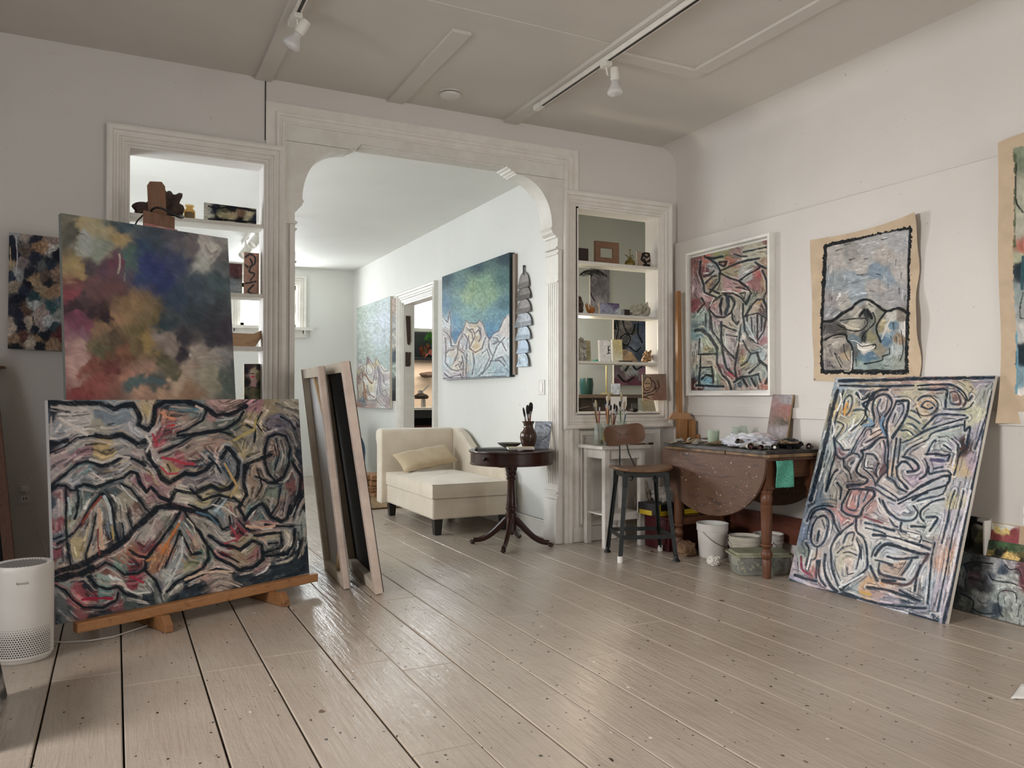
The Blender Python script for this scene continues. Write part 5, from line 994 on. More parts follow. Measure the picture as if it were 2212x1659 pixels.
DA = [(22,[(60,80),(200,95),(400,90),(490,130),(540,110),(610,100),(660,180),(650,230),(710,260),(740,230),(760,120),(820,80),(960,85),(1060,110),(1090,130)]),(40,[(50,60),(45,400)]),(20,[(60,350),(130,350),(190,330)]),(24,[(380,300),(460,310),(540,290),(600,330),(640,350),(690,340)]),(10,[(60,420),(110,400),(180,370),(260,310),(380,300)]),(15,[(60,700),(110,600),(160,560),(200,530),(260,480),(330,460),(400,490),(470,480),(560,430),(620,450),(690,490)]),(15,[(250,630),(300,610),(370,630),(450,600),(550,570),(600,530),(640,540)]),(20,[(710,390),(720,450),(760,500),(800,570),(850,600),(900,570),(950,540),(1010,550),(1080,520),(1120,480)]),(18,[(1090,130),(1150,170),(1230,160),(1290,140),(1340,110)]),(13,[(1090,130),(1060,200),(960,260),(900,280)]),(14,[(900,300),(1010,290),(1100,270),(1200,260),(1290,200),(1320,150)]),(10,[(780,410),(850,380),(920,350),(980,310),(1060,290),(1170,270),(1240,290)]),(17,[(640,540),(660,600),(700,660),(730,630),(780,690),(850,720),(890,650),(960,660),(1010,670),(1060,640),(1110,620),(1180,650),(1230,640),(1280,570),(1290,470),(1250,410),(1220,380),(1180,440)]),(14,[(60,680),(130,620),(180,620),(210,650),(260,650),(265,700),(255,790),(240,830)]),(13,[(180,620),(190,720),(185,850),(190,950),(200,1050),(215,1120)]),(11,[(130,990),(190,960),(240,920),(290,850),(330,770),(410,670)]),(13,[(420,670),(470,730),(490,800),(500,900),(520,960)]),(28,[(110,1180),(180,1150),(250,1140),(320,1110),(400,1060),(480,1030),(560,970),(620,900),(700,830),(770,760),(850,750),(930,760),(990,780),(1080,800),(1150,850)]),(30,[(120,1220),(200,1200),(290,1180),(350,1150)]),(11,[(540,610),(600,640),(650,700),(690,760),(720,790)]),(15,[(930,760),(880,850),(820,930),(760,1010),(700,1090),(690,1160),(760,1230),(790,1300)]),(15,[(940,780),(980,850),(1040,920),(1090,1000),(1100,1080),(1060,1150),(980,1190),(900,1230),(830,1300)]),(11,[(910,920),(880,1000),(850,1070),(820,1140)]),(13,[(910,910),(950,980),(990,1060),(1050,1050)]),(13,[(980,640),(1060,710),(1170,680),(1260,700),(1310,740)]),(12,[(970,740),(1060,780),(1120,760),(1170,700)]),(17,[(1330,540),(1350,480),(1440,440),(1500,420)]),(17,[(1330,490),(1320,600),(1340,680),(1290,760),(1330,830)]),(13,[(1480,310),(1460,380),(1455,460),(1480,540),(1530,590),(1580,560),(1610,480),(1620,380),(1590,300),(1530,290),(1480,310)]),(7,[(1530,320),(1550,420),(1520,520)]),(17,[(1330,840),(1380,770),(1440,730),(1500,820),(1560,850),(1600,830),(1620,750)]),(11,[(1400,560),(1480,600),(1540,600)]),(15,[(1630,460),(1690,560),(1680,680),(1620,800)]),(15,[(1100,940),(1180,1000),(1250,1010),(1300,1030),(1380,970),(1440,1000),(1450,1090),(1400,1130)]),(13,[(1390,940),(1460,930),(1560,920),(1570,1010),(1460,1050)]),(15,[(1100,1010),(1150,1080),(1230,1120),(1300,1160),(1380,1140)]),(12,[(590,1030),(650,1070),(700,1080)]),(10,[(380,1150),(440,1110),(500,1140),(560,1190),(640,1180),(700,1150)]),(13,[(330,1200),(380,1260),(450,1280),(520,1270),(560,1310),(640,1330)]),(13,[(120,1260),(180,1290),(230,1350),(300,1400),(420,1400),(510,1350),(520,1310)]),(11,[(950,1240),(1040,1200),(1150,1150),(1250,1180)]),(12,[(1640,820),(1680,720),(1700,690)]),(12,[(1460,870),(1530,880),(1640,880)]),(14,[(1650,900),(1640,1000),(1600,1060),(1470,1070)]),(9,[(330,1150),(310,1060),(350,950),(380,800)]),(9,[(560,980),(545,860)]),(9,[(610,900),(580,800)]),(12,[(1150,850),(1190,900),(1240,880),(1230,820)]),(9,[(1340,230),(1400,260),(1390,340)]),(8,[(1440,150),(1400,220),(1440,270)]),(9,[(1560,180),(1620,210),(1650,260)]),(8,[(1100,440),(1150,490),(1180,540)]),(7,[(1410,520),(1440,620),(1400,700)]),(8,[(1560,640),(1540,740),(1500,800)]),(8,[(1290,840),(1340,900),(1400,910)]),(9,[(60,940),(110,960),(160,940)]),(10,[(1480,990),(1540,985)]),(8,[(1180,1060),(1240,1080),(1290,1110)])]
LA = [('c8c0b8',16,[(150,190),(230,240),(320,290)]),('c0b8b0',12,[(340,450),(420,470),(520,430),(590,440)]),('b8c0c0',13,[(430,690),(465,760),(475,860)]),('c8a890',16,[(400,770),(405,880),(420,1020)]),('b09a60',9,[(480,880),(490,960)]),('c8783c',9,[(910,860),(850,960),(800,1060)]),('c5c5c0',9,[(930,950),(930,1060),(880,1180),(810,1300)]),('d0b8a0',10,[(950,1220),(1050,1180),(1150,1170),(1250,1170)]),('a02840',12,[(290,1350),(380,1340),(480,1340)]),('d8d8d0',7,[(560,1280),(640,1310),(720,1300)]),('a83444',9,[(600,1200),(680,1240)]),('b03a4a',10,[(800,440),(860,450),(950,480),(1000,480)]),('b84a58',9,[(790,500),(840,545),(900,540)]),('d0c8c0',10,[(700,300),(730,350),(700,400)]),('a83c4c',10,[(740,290),(770,360)]),('c8c4bc',9,[(1380,870),(1450,900),(1500,890)]),('d0ccc4',6,[(1600,920),(1610,980),(1560,1040)]),('c4c8c0',7,[(540,620),(590,680),(640,720)]),('8a4438',9,[(290,860),(340,780),(410,690)]),('7a3a34',8,[(390,900),(390,1000),(400,1060)]),('c0a070',9,[(1200,480),(1280,620),(1240,690)]),('b0a068',12,[(1260,330),(1330,290),(1390,260),(1400,190)]),('c8b8b0',9,[(1060,130),(1020,110)]),('d0c8c4',9,[(360,540),(420,580),(480,570)]),('a8b8b8',9,[(200,700),(215,800)]),('c8c0b0',7,[(960,830),(1000,880),(1010,920)]),('c0b4ac',9,[(760,830),(730,900),(700,950)]),('5a7c88',9,[(850,130),(940,140),(1030,130)]),('c88c6c',12,[(800,150),(830,180),(880,190)]),('b83c3c',8,[(830,240),(880,230)]),('d0a890',10,[(1340,880),(1440,890),(1520,875)]),('4a6a7c',9,[(1020,790),(1100,810),(1160,870)]),('c8c8c0',8,[(1120,740),(1200,760),(1280,820)]),('a04450',9,[(1240,880),(1290,960),(1200,990)]),('c88a50',6,[(700,1100),(760,1080)])]
fA = lambda X, Y, u, v: paint(X, Y, SA, 9, 20, 60, DA, '111922', LA, [('5d646c', 1, 14, 5), ('b4aaa2', 14, 30, 6)], None, .17, 1.0, blot=.12, nr=1700, rl=95, rw=15, wk=1.4, sat=.74)
A_BL, A_BR = Vector((-.229, 4.055, .105)), Vector((1.002, 4.585, .105)); aU = (A_BR-A_BL); aV = Vector((0, 0, 1))*math.cos(math.radians(6.5))-AN*math.sin(math.radians(6.5)); hA = 1.003
SMOOTH = False
canvas('mountain_canvas', 'largest canvas at the left, dark-outlined tangled mountain landscape standing on the pine ledge', A_BL+aV*hA, A_BR+aV*hA, A_BL, .035, 470, 390, fA, (80, 840), 2.963, 1.22, BACKG)

SMOOTH = True
# --- cloudy canvas above it, on the studio easel
SB = [(230,100,'6a6a58'),(330,180,'a8966a'),(450,220,'a59a72'),(400,280,'9aa09a'),(600,280,'b59a62'),(500,350,'8a9484'),(250,250,'5a5a50'),(290,470,'9a8450'),(330,560,'a08450'),(420,500,'4e4650'),(560,480,'5a4050'),(640,470,'6c3a50'),(700,430,'4a6a64'),(650,180,'3f5560'),(900,200,'3c4a58'),(1100,200,'50505a'),(800,350,'2f4a68'),(900,500,'2a3a74'),(1000,620,'28386c'),(820,560,'2e4470'),(1100,500,'3a4668'),(1200,330,'6a6468'),(1300,280,'aaa49e'),(1350,360,'b5b0a8'),(1300,450,'a5a8a0'),(1420,300,'8a8884'),(1450,420,'6a6868'),(1250,600,'3f5060'),(1400,620,'465a60'),(1480,500,'5c6468'),(1100,750,'30465c'),(1200,850,'38444e'),(1350,900,'3a3e48'),(1000,950,'30444c'),(1150,1050,'34343e'),(1150,1180,'38323c'),(1400,1050,'3c3a44'),(1480,1000,'403c48'),(300,650,'7c4448'),(400,650,'6a4a4c'),(550,640,'6c4648'),(280,700,'8a3c48'),(300,820,'3c2a34'),(450,860,'3c2a34'),(560,890,'30242c'),(350,750,'4c3a40'),(300,920,'7c3c58'),(400,960,'824058'),(340,1020,'8a5a70'),(330,1100,'b08a80'),(330,1250,'b58c84'),(320,1360,'a87a70'),(440,1100,'7a6a48'),(520,960,'8a6a48'),(640,900,'95704a'),(750,800,'8f7048'),(850,850,'7e6a48'),(900,900,'70603c'),(800,1000,'74663c'),(880,1090,'94783a'),(760,1100,'6c5a38'),(600,1050,'5c4c38'),(650,1150,'7c5038'),(500,1150,'5e5a40'),(480,1250,'7a4838'),(560,1300,'6a3030'),(420,1300,'8a4c3c'),(340,1450,'8a3434'),(450,1430,'944840'),(620,1420,'8a5444'),(700,1350,'a87058'),(850,1300,'a88068'),(950,1200,'5c5840'),(1050,1300,'5f5c44'),(830,1380,'4c5c58'),(950,1400,'5a5a54'),(760,1410,'4e6462'),(1000,1480,'b08a6c'),(850,1480,'b08468'),(1100,1380,'b09478'),(1200,1300,'a08a78'),(1250,1200,'a89a8c'),(1350,1220,'9a8e82'),(1300,1350,'9a907c'),(1400,1350,'8f8a74'),(1450,1250,'7c7a78'),(1500,1400,'4f5c54'),(1530,1300,'505a5c'),(1200,1470,'a07a5a'),(1050,1120,'8a7a70'),(1000,1080,'8a7a72'),(210,1550,'8a3434'),(900,1560,'b08468')]
LB = [('b8b4a4',12,[(640,400),(645,470),(635,540)],.6,.7),('8a8a7c',9,[(690,540),(680,600)],.6,.6),('35242e',20,[(500,850),(560,880),(590,900)],.5,.8),('c8c4bc',18,[(1260,300),(1330,420),(1400,330)],.7,.5),('c4c0b8',20,[(1350,320),(1430,360),(1360,460)],.7,.5),('5a5058',14,[(1310,330),(1350,390),(1400,370)],.6,.5),('4a6068',34,[(780,1400),(880,1370),(980,1400)],.6,.7),('b0a89c',14,[(300,340),(320,350)],.5,.6),('2c2c30',6,[(310,230),(370,245)],.5,.6)]
def fB(X, Y, u, v): return paint(X, Y, SB, 4.4, 62, 110, (), '1a2129', LB, None, None, .12, 1.0, (1, .8), .2, .74)
bU = Vector((math.cos(math.radians(19.8)), math.sin(math.radians(19.8)), 0)); bN = Vector((bU.y, -bU.x, 0)); bV = Vector((0, 0, 1))*math.cos(math.radians(6.5))-bN*math.sin(math.radians(6.5)); bn = bU.cross(bV)
bp = PX(155, 862, 'y', 4.33); bTL = PPL(131, 460, bp, bn); bTR = PPL(492, 515, bp, bn); bTR = bTL+bU*((bTR-bTL).dot(bU))
canvas('cloud_canvas', 'canvas of blue, ochre and rust clouds standing above the mountain canvas', bTL, bTR, bTL-bV*1.10, .035, 300, 360, fB, (80, 440), 3.607, 1.3, basic('grey_canvas_edge', '8d928e', .7), .42)

# --- still life with spoons leaning on the right wall
_l = lambda pts: [(x, y+1198) for x, y in pts]
SC = [(540,140,'8fa5b5'),(800,120,'c2a87c'),(1200,110,'b58a78'),(1500,110,'c09080'),(1900,110,'9a90a0'),(620,260,'b0b088'),(590,380,'d0a850'),(720,460,'c5c095'),(560,560,'b8ae88'),(640,600,'a9bcc4'),(780,250,'5a5664'),(930,380,'b59a94'),(1110,400,'b0a8b5'),(1380,345,'d0a878'),(1250,200,'c5b890'),(1600,290,'a8b0a8'),(1680,270,'8a6258'),(1800,180,'c8b88c'),(1250,480,'bcb890'),(1250,600,'b8b48c'),(1600,480,'a8a4b5'),(1850,450,'c8c49c'),(1980,260,'a8aca0'),(1950,600,'a8a0b8'),(1600,640,'a8b8b0'),(1650,740,'b0a8bc'),(1550,720,'b8c4c0'),(1740,760,'4a3028'),(760,700,'c0a8b0'),(880,620,'d0a890'),(560,830,'8a5a64'),(600,750,'c8c4bc'),(840,880,'b0a8a8'),(700,1000,'a8988c'),(560,1000,'b5a49c'),(1040,780,'c0a0a0'),(1090,800,'98a0a0'),(1070,1000,'d0b088'),(930,960,'6a3440'),(1150,960,'b8b0b8'),(1280,820,'c5b5ac'),(1300,1060,'b898b0'),(1500,900,'b8a8bc'),(1700,980,'d0b070'),(1500,1100,'b0b4bc'),(1450,1180,'a8b4bc'),(1720,1150,'b0b0bc'),(1880,900,'b498a8'),(1000,1130,'c8b8b0'),(680,1230,'c07c74'),(790,1230,'b87a74'),(460,1180,'b0a898'),(380,900,'98a8a8'),(350,1100,'8894a0'),(430,760,'9cacb0')]
SC += [(x, y+1198, c) for x, y, c in [(650,110,'c87c70'),(750,120,'c09088'),(590,190,'c0706c'),(560,60,'b5a48c'),(1120,200,'c0b8c4'),(1200,250,'b8c4c8'),(1450,170,'b8c0bc'),(1450,60,'b4bcc4'),(1400,330,'b8c4bc'),(1000,310,'c8b4b0'),(900,380,'d0ccc8'),(1200,480,'c8bcb0'),(1050,600,'b4bcc4'),(1100,750,'d0a88c'),(1050,800,'c8a890'),(1250,800,'b8c0c8'),(1500,600,'c0a8a4'),(1560,650,'d09878'),(1600,300,'b0a8bc'),(1700,250,'b8b0c0'),(1680,100,'c8b880'),(1550,1000,'b8a8c0'),(1400,950,'a8b8c8'),(1300,950,'c8b8ac'),(930,900,'d89848'),(770,1020,'e0a040'),(900,1010,'b89088'),(600,600,'c8b8a0'),(620,720,'d8b8a8'),(530,700,'c8c0a0'),(700,720,'b8c0c8'),(320,450,'c0b4b0'),(270,720,'d8a488'),(230,800,'b82840'),(180,640,'8a9890'),(100,750,'c8b0c0'),(130,880,'a8a0b8'),(300,950,'c0a8b8'),(700,1060,'a0b4b8'),(1000,1120,'b8a8bc'),(1300,1200,'9898a8'),(450,430,'a8a0a0'),(420,700,'b0b0b0'),(200,450,'6880a0'),(250,50,'7088a0'),(850,700,'b0b4b0'),(560,880,'c8c0b8'),(1250,1080,'405060'),(640,960,'a0b0b4')]]
DC = [(18,[(520,105),(980,97),(1400,82),(2110,72)]),(12,[(530,150),(900,160),(1260,150)]),(24,[(505,200),(445,420),(400,640),(350,860),(290,1080),(235,1290)]),(12,[(560,200),(530,330),(490,470),(455,600),(470,700),(480,830),(430,1000),(390,1200)]),(18,[(2095,90),(2060,240),(2010,400),(1970,600),(1920,850),(1860,1100),(1820,1290)]),(9,[(2040,210),(1990,420),(1930,620),(1870,780)]),
(24,_l([(1855,0),(1800,200),(1740,500),(1690,760),(1640,1000),(1590,1180),(1560,1320)])),(10,_l([(1760,0),(1700,260),(1640,480),(1600,700),(1560,900),(1500,1200)])),(12,_l([(1470,520),(1440,680),(1420,900),(1400,1120)])),(10,_l([(1670,0),(1620,150),(1600,300),(1540,520)])),(14,_l([(30,885),(200,955),(500,1020),(800,1110),(1100,1190),(1500,1300)])),(18,_l([(80,840),(200,880),(290,900)])),(14,_l([(560,1010),(700,1060),(900,1120),(1200,1160),(1380,1170)])),(16,_l([(800,960),(1000,990),(1150,1040),(1300,1090)])),(12,_l([(1120,990),(1250,1060),(1320,1100)])),
(13,[(850,540),(870,470),(850,380),(870,290),(940,240),(1010,250),(1045,320),(1020,400),(970,460),(950,540),(970,600),(985,660)]),(6,[(930,290),(900,370),(920,450),(930,540)]),(6,[(1000,300),(990,380),(950,430),(920,480)]),(15,[(1000,190),(920,200),(840,250),(800,330),(780,420),(800,480),(740,540)]),(16,[(1090,310),(1200,300),(1210,360),(1180,460),(1130,550),(1080,620),(1050,670)]),(13,[(1090,310),(1050,400),(1000,500),(990,600),(1000,680),(1010,800),(1000,900),(1000,1060)]),(7,[(1100,340),(1150,330),(1160,400),(1120,480),(1070,560)]),(8,[(1080,430),(1050,520)]),(12,[(1090,680),(1080,760),(1060,900),(1040,1050)]),(12,[(1130,690),(1120,790),(1100,920)]),(9,[(640,820),(700,700),(750,620),(790,560),(850,560),(870,540)]),(6,[(660,830),(700,740),(760,660),(790,600),(830,580),(840,620)]),(8,[(830,640),(930,590),(945,620),(870,670),(780,720)]),(16,[(740,800),(820,770),(880,710),(930,670),(990,670)]),
(15,[(740,800),(760,850),(720,920),(690,1000),(740,1050),(800,1080),(770,1130),(620,1140),(600,1160)]),(14,[(790,830),(860,840),(900,890)]),(8,[(790,830),(770,960),(850,980),(880,1040)]),(10,[(880,1140),(930,1060),(1000,1000),(970,900),(980,780),(960,700)]),(10,[(880,1140),(850,1060),(760,980)]),(10,[(910,930),(880,1010),(900,1060)]),(8,[(500,510),(560,540),(540,600),(480,680),(530,740),(560,790),(620,790)]),(8,[(560,430),(600,440),(640,370),(650,280),(620,250),(570,300),(560,400)]),(8,[(660,400),(720,390),(780,410),(760,480),(700,550),(640,600)]),(14,[(690,230),(760,290),(820,240)]),(12,[(860,230),(850,290),(760,330),(800,390)]),(9,[(470,700),(490,840),(560,880),(640,830),(700,830)]),(9,[(560,880),(570,960),(620,1010),(640,1080)]),(8,[(640,930),(720,860),(690,830)]),(10,[(400,1180),(450,1050),(500,990)]),(14,[(500,1120),(540,1180),(530,1280)]),
(9,[(1300,300),(1350,260),(1440,265),(1500,330),(1480,400),(1400,450),(1320,440),(1290,380)]),(6,[(1340,350),(1380,310),(1440,320),(1470,360)]),(9,[(1340,360),(1400,385),(1450,370)]),(12,[(1310,190),(1450,195),(1590,195),(1580,300),(1580,370)]),(7,[(1620,220),(1690,220),(1730,330),(1630,325),(1620,220)]),(12,[(1300,155),(1500,140),(1650,150),(1760,220),(1800,300),(1840,260)]),(7,[(1760,350),(1780,300),(1740,240),(1700,200)]),(8,[(1560,385),(1700,390),(1800,380),(1850,320)]),(7,[(1230,400),(1290,420),(1330,470)]),(7,[(1210,460),(1270,490),(1320,530)]),(7,[(1190,530),(1250,540),(1300,590)]),(7,[(1140,600),(1210,600),(1260,650)]),(11,[(1350,580),(1420,510),(1500,440),(1620,440),(1770,450)]),(10,[(1140,720),(1220,690),(1330,630),(1430,580),(1560,540),(1700,500),(1800,470)]),(10,[(1160,860),(1200,800),(1290,740),(1400,690),(1440,630),(1550,590),(1750,540)]),(15,[(1150,860),(1250,890),(1310,960),(1280,1000),(1200,1010)]),(14,[(1100,960),(1140,910),(1200,920),(1250,980)]),(13,[(1370,880),(1400,960),(1380,1040),(1320,1080)]),(12,[(1390,840),(1450,720),(1480,700)]),(14,[(1380,835),(1480,830),(1570,850),(1620,840),(1600,900)]),(8,[(1640,680),(1700,740),(1700,820)]),(10,[(1560,745),(1600,770),(1640,800)]),('4a4668',22,[(1430,890),(1560,900)]),(12,[(1770,500),(1770,600),(1820,560),(1800,700),(1780,780),(1720,830),(1690,950),(1660,1040)]),(12,[(1410,960),(1420,1030),(1500,1010),(1600,1000),(1640,1040)]),(9,[(1460,980),(1550,960)]),(17,[(1620,1050),(1540,1060),(1400,1120),(1280,1190),(1180,1260),(1110,1290)]),(14,[(1620,1060),(1590,1140),(1400,1200),(1250,1290)]),(12,_l([(1110,130),(1250,60),(1400,20)])),(12,_l([(1560,80),(1450,110),(1340,190),(1330,260),(1360,300)])),(10,[(1600,1110),(1550,1230),(1400,1270),(1300,1300)]),
(12,[(990,1060),(1060,1100),(1110,1170),(1190,1210)]),(10,[(900,1140),(1000,1200),(1110,1280)]),(10,[(780,1160),(880,1180),(980,1250),(1080,1300)]),(14,[(1090,960),(1100,1060),(1150,1120),(1200,1180)]),(14,[(620,1190),(700,1180),(850,1190),(870,1230),(860,1260),(760,1368),(710,1458),(540,1388),(610,1210)]),(7,_l([(640,10),(590,160),(690,190),(720,60),(740,10)])),(8,_l([(810,0),(760,110)])),
(12,_l([(950,100),(1000,200),(1080,270),(1170,300),(1260,290),(1300,220),(1260,150)])),(9,_l([(920,80),(940,180),(1000,240),(1060,340),(1100,360)])),(12,_l([(1140,320),(1140,400),(1330,450),(1320,510)])),(9,_l([(1350,495),(1440,520)])),(14,_l([(1390,265),(1500,270),(1420,400)])),(14,_l([(1240,355),(1370,360)])),(12,_l([(780,320),(900,350),(1000,380),(1070,400)])),(10,_l([(780,370),(900,400),(980,430)])),('7a4a50',14,_l([(770,260),(860,290),(950,320)])),(19,_l([(860,440),(980,450),(1100,480),(1250,520),(1420,580)])),(19,_l([(880,640),(930,570),(1000,530),(1150,570),(1300,620),(1400,630)])),(10,_l([(840,660),(870,580),(930,520)])),(14,_l([(1000,655),(1100,680),(1230,670),(1300,660)])),('4a3434',15,_l([(1400,640),(1330,760),(1230,920),(1100,930),(950,900)])),(10,_l([(880,690),(960,710),(1050,740)])),(14,_l([(920,720),(920,820),(1050,860),(1170,885)])),(12,_l([(1240,690),(1200,760),(1140,840)])),(14,_l([(830,750),(870,850),(900,900)])),(12,_l([(950,890),(1080,900)])),
(11,_l([(300,270),(260,340),(240,440),(250,520),(300,560),(370,500),(400,400),(410,300),(370,250),(300,270)])),(12,_l([(320,400),(300,500)])),(6,_l([(350,290),(380,380)])),(10,_l([(300,560),(290,660),(250,690)])),(14,_l([(230,280),(280,200),(380,180),(450,230),(470,320)])),(10,_l([(200,300),(250,190),(370,150),(450,160)])),(13,_l([(690,270),(690,400),(760,470),(790,560),(800,680),(790,780),(700,860),(600,930),(540,990),(490,900),(450,780),(440,650),(440,560),(520,430),(650,330)])),(12,_l([(470,320),(530,430)])),(17,_l([(380,640),(370,760),(400,880),(450,960),(500,1000)])),(14,_l([(320,700),(320,850),(380,950)])),(8,_l([(560,520),(600,430),(670,420),(650,500)])),(8,_l([(560,620),(620,610),(690,640)])),(10,_l([(690,480),(730,600),(690,780)])),(9,_l([(740,560),(740,680)])),(8,_l([(500,620),(560,560)])),(8,_l([(600,770),(600,830),(660,820)])),(18,_l([(780,790),(700,860),(560,960)])),('8a2a40',10,_l([(140,660),(150,780),(210,830)])),(12,_l([(300,700),(290,870)])),(10,_l([(190,520),(220,600),(190,740)])),(8,_l([(240,680),(210,790)])),(14,_l([(1330,740),(1290,860),(1270,1000)])),(7,_l([(1445,1235),(1465,1245),(1458,1270)])),(6,_l([(1475,1245),(1485,1275),(1465,1275)])),(6,_l([(1505,1250),(1490,1270),(1508,1280)]))]
LC = [('d8d4d8',16,[(700,880),(640,1010)]),('e0dcd8',14,_l([(1000,470),(1150,510),(1320,570)])),('dcd8dc',16,_l([(1820,0),(1760,260),(1700,520),(1650,780),(1600,1000)])),('dcdce0',10,[(460,520),(470,600),(450,660)]),('f0ece4',10,[(530,230),(540,300),(500,400)]),('f0ece4',12,[(665,490),(650,560),(610,600)]),('e8e4e0',9,_l([(1200,420),(1320,450)])),('dc9c48',13,[(600,330),(570,400),(575,440)]),('e0ddd8',9,[(720,230),(740,280)]),('7c98b0',18,[(810,480),(850,530),(760,550)]),('6c8ca8',14,[(960,470),(930,540),(960,610),(975,650)]),('c8a050',12,_l([(720,1010),(830,1035)])),('e4e0dc',12,_l([(250,600),(200,780)])),('e0dcd8',10,_l([(900,90),(960,200),(1060,300)])),('d4d4dc',14,_l([(700,1090),(900,1150),(1200,1220)])),('c4d4d8',10,_l([(1000,700),(1100,710)])),('d8dce0',12,_l([(520,960),(640,900),(760,830)]))]
fC = lambda X, Y, u, v: paint(X, Y, SC, 7, 12, 60, DC, '1b2733', LC, [('62788c', 1, 12, 5), ('d6d2cc', 12, 28, 6), ('4a5866', 28, 40, 4)], None, .13, 1.0, blot=.08, nr=1300, rl=140, rw=15, wk=1.55, rdk=.26)
canvas('spoon_still_life', 'big pale canvas of outlined spoons and bowls leaning against the right wall', (4.078, 3.556, 1.236), (4.062, 2.527, 1.226), (3.665, 3.556, .002), .022, 430, 540, fC, (1700, 800), 4.608, 1.02, basic('off_white_canvas_edge', 'e4dfd4', .7), .35)

# --- framed figure with guitar
SD = [(180,270,'b05a3c'),(130,240,'7a4a4a'),(360,200,'8f9048'),(440,290,'b06038'),(480,240,'a07a74'),(640,200,'b0a888'),(760,180,'b5ac88'),(820,130,'8a4438'),(620,290,'a8a890'),(420,390,'a89868'),(600,440,'b0b0ac'),(700,400,'a04440'),(780,320,'a07c58'),(810,480,'a07c54'),(640,500,'9c5a58'),(250,350,'a0a0a0'),(210,380,'7a3438'),(230,500,'a07848'),(300,500,'a09070'),(430,500,'b07c7c'),(130,560,'a07c80'),(200,640,'b07878'),(250,660,'b07474'),(130,720,'8a3840'),(280,600,'8f8458'),(540,560,'b06060'),(560,620,'c0b090'),(500,700,'a09880'),(690,720,'b8a084'),(760,740,'5a3838'),(620,660,'808870'),(150,830,'90a8a0'),(170,900,'608088'),(120,1000,'70a0a8'),(200,1060,'9aa888'),(140,1110,'c0c0b8'),(220,1140,'a89c60'),(290,1120,'788860'),(200,1230,'b0a088'),(250,1250,'a8987c'),(200,1360,'98a8a0'),(200,1450,'58a0b8'),(300,1380,'8a9870'),(120,1520,'5a2028'),(250,1540,'8a98a0'),(320,850,'b09094'),(300,1000,'a0a090'),(270,920,'a8a8a0'),(430,870,'b8a890'),(440,1050,'b8a0a0'),(390,1060,'b8b8b0'),(450,1150,'a89898'),(400,1270,'b8a0a8'),(450,1380,'a03848'),(500,1250,'8a6464'),(430,1480,'a88870'),(340,1330,'9a5860'),(620,950,'90a0a0'),(680,900,'a09ca0'),(770,980,'a89098'),(780,1040,'b06874'),(530,1050,'d8d0c0'),(560,1130,'a06458'),(600,1100,'9c8c84'),(640,1220,'90a4a0'),(570,1260,'a89448'),(620,1330,'a09888'),(760,1200,'98a8a8'),(800,1150,'b8b8b0'),(810,1230,'c8b0a0'),(750,1350,'90988c'),(640,1450,'5c7074'),(540,1530,'c8a898'),(660,1540,'c0a090'),(800,1510,'c0603c'),(720,1550,'b87860'),(520,1480,'48606a'),(830,900,'903840'),(830,1000,'a89890'),(560,780,'b8b098'),(500,800,'a89890')]
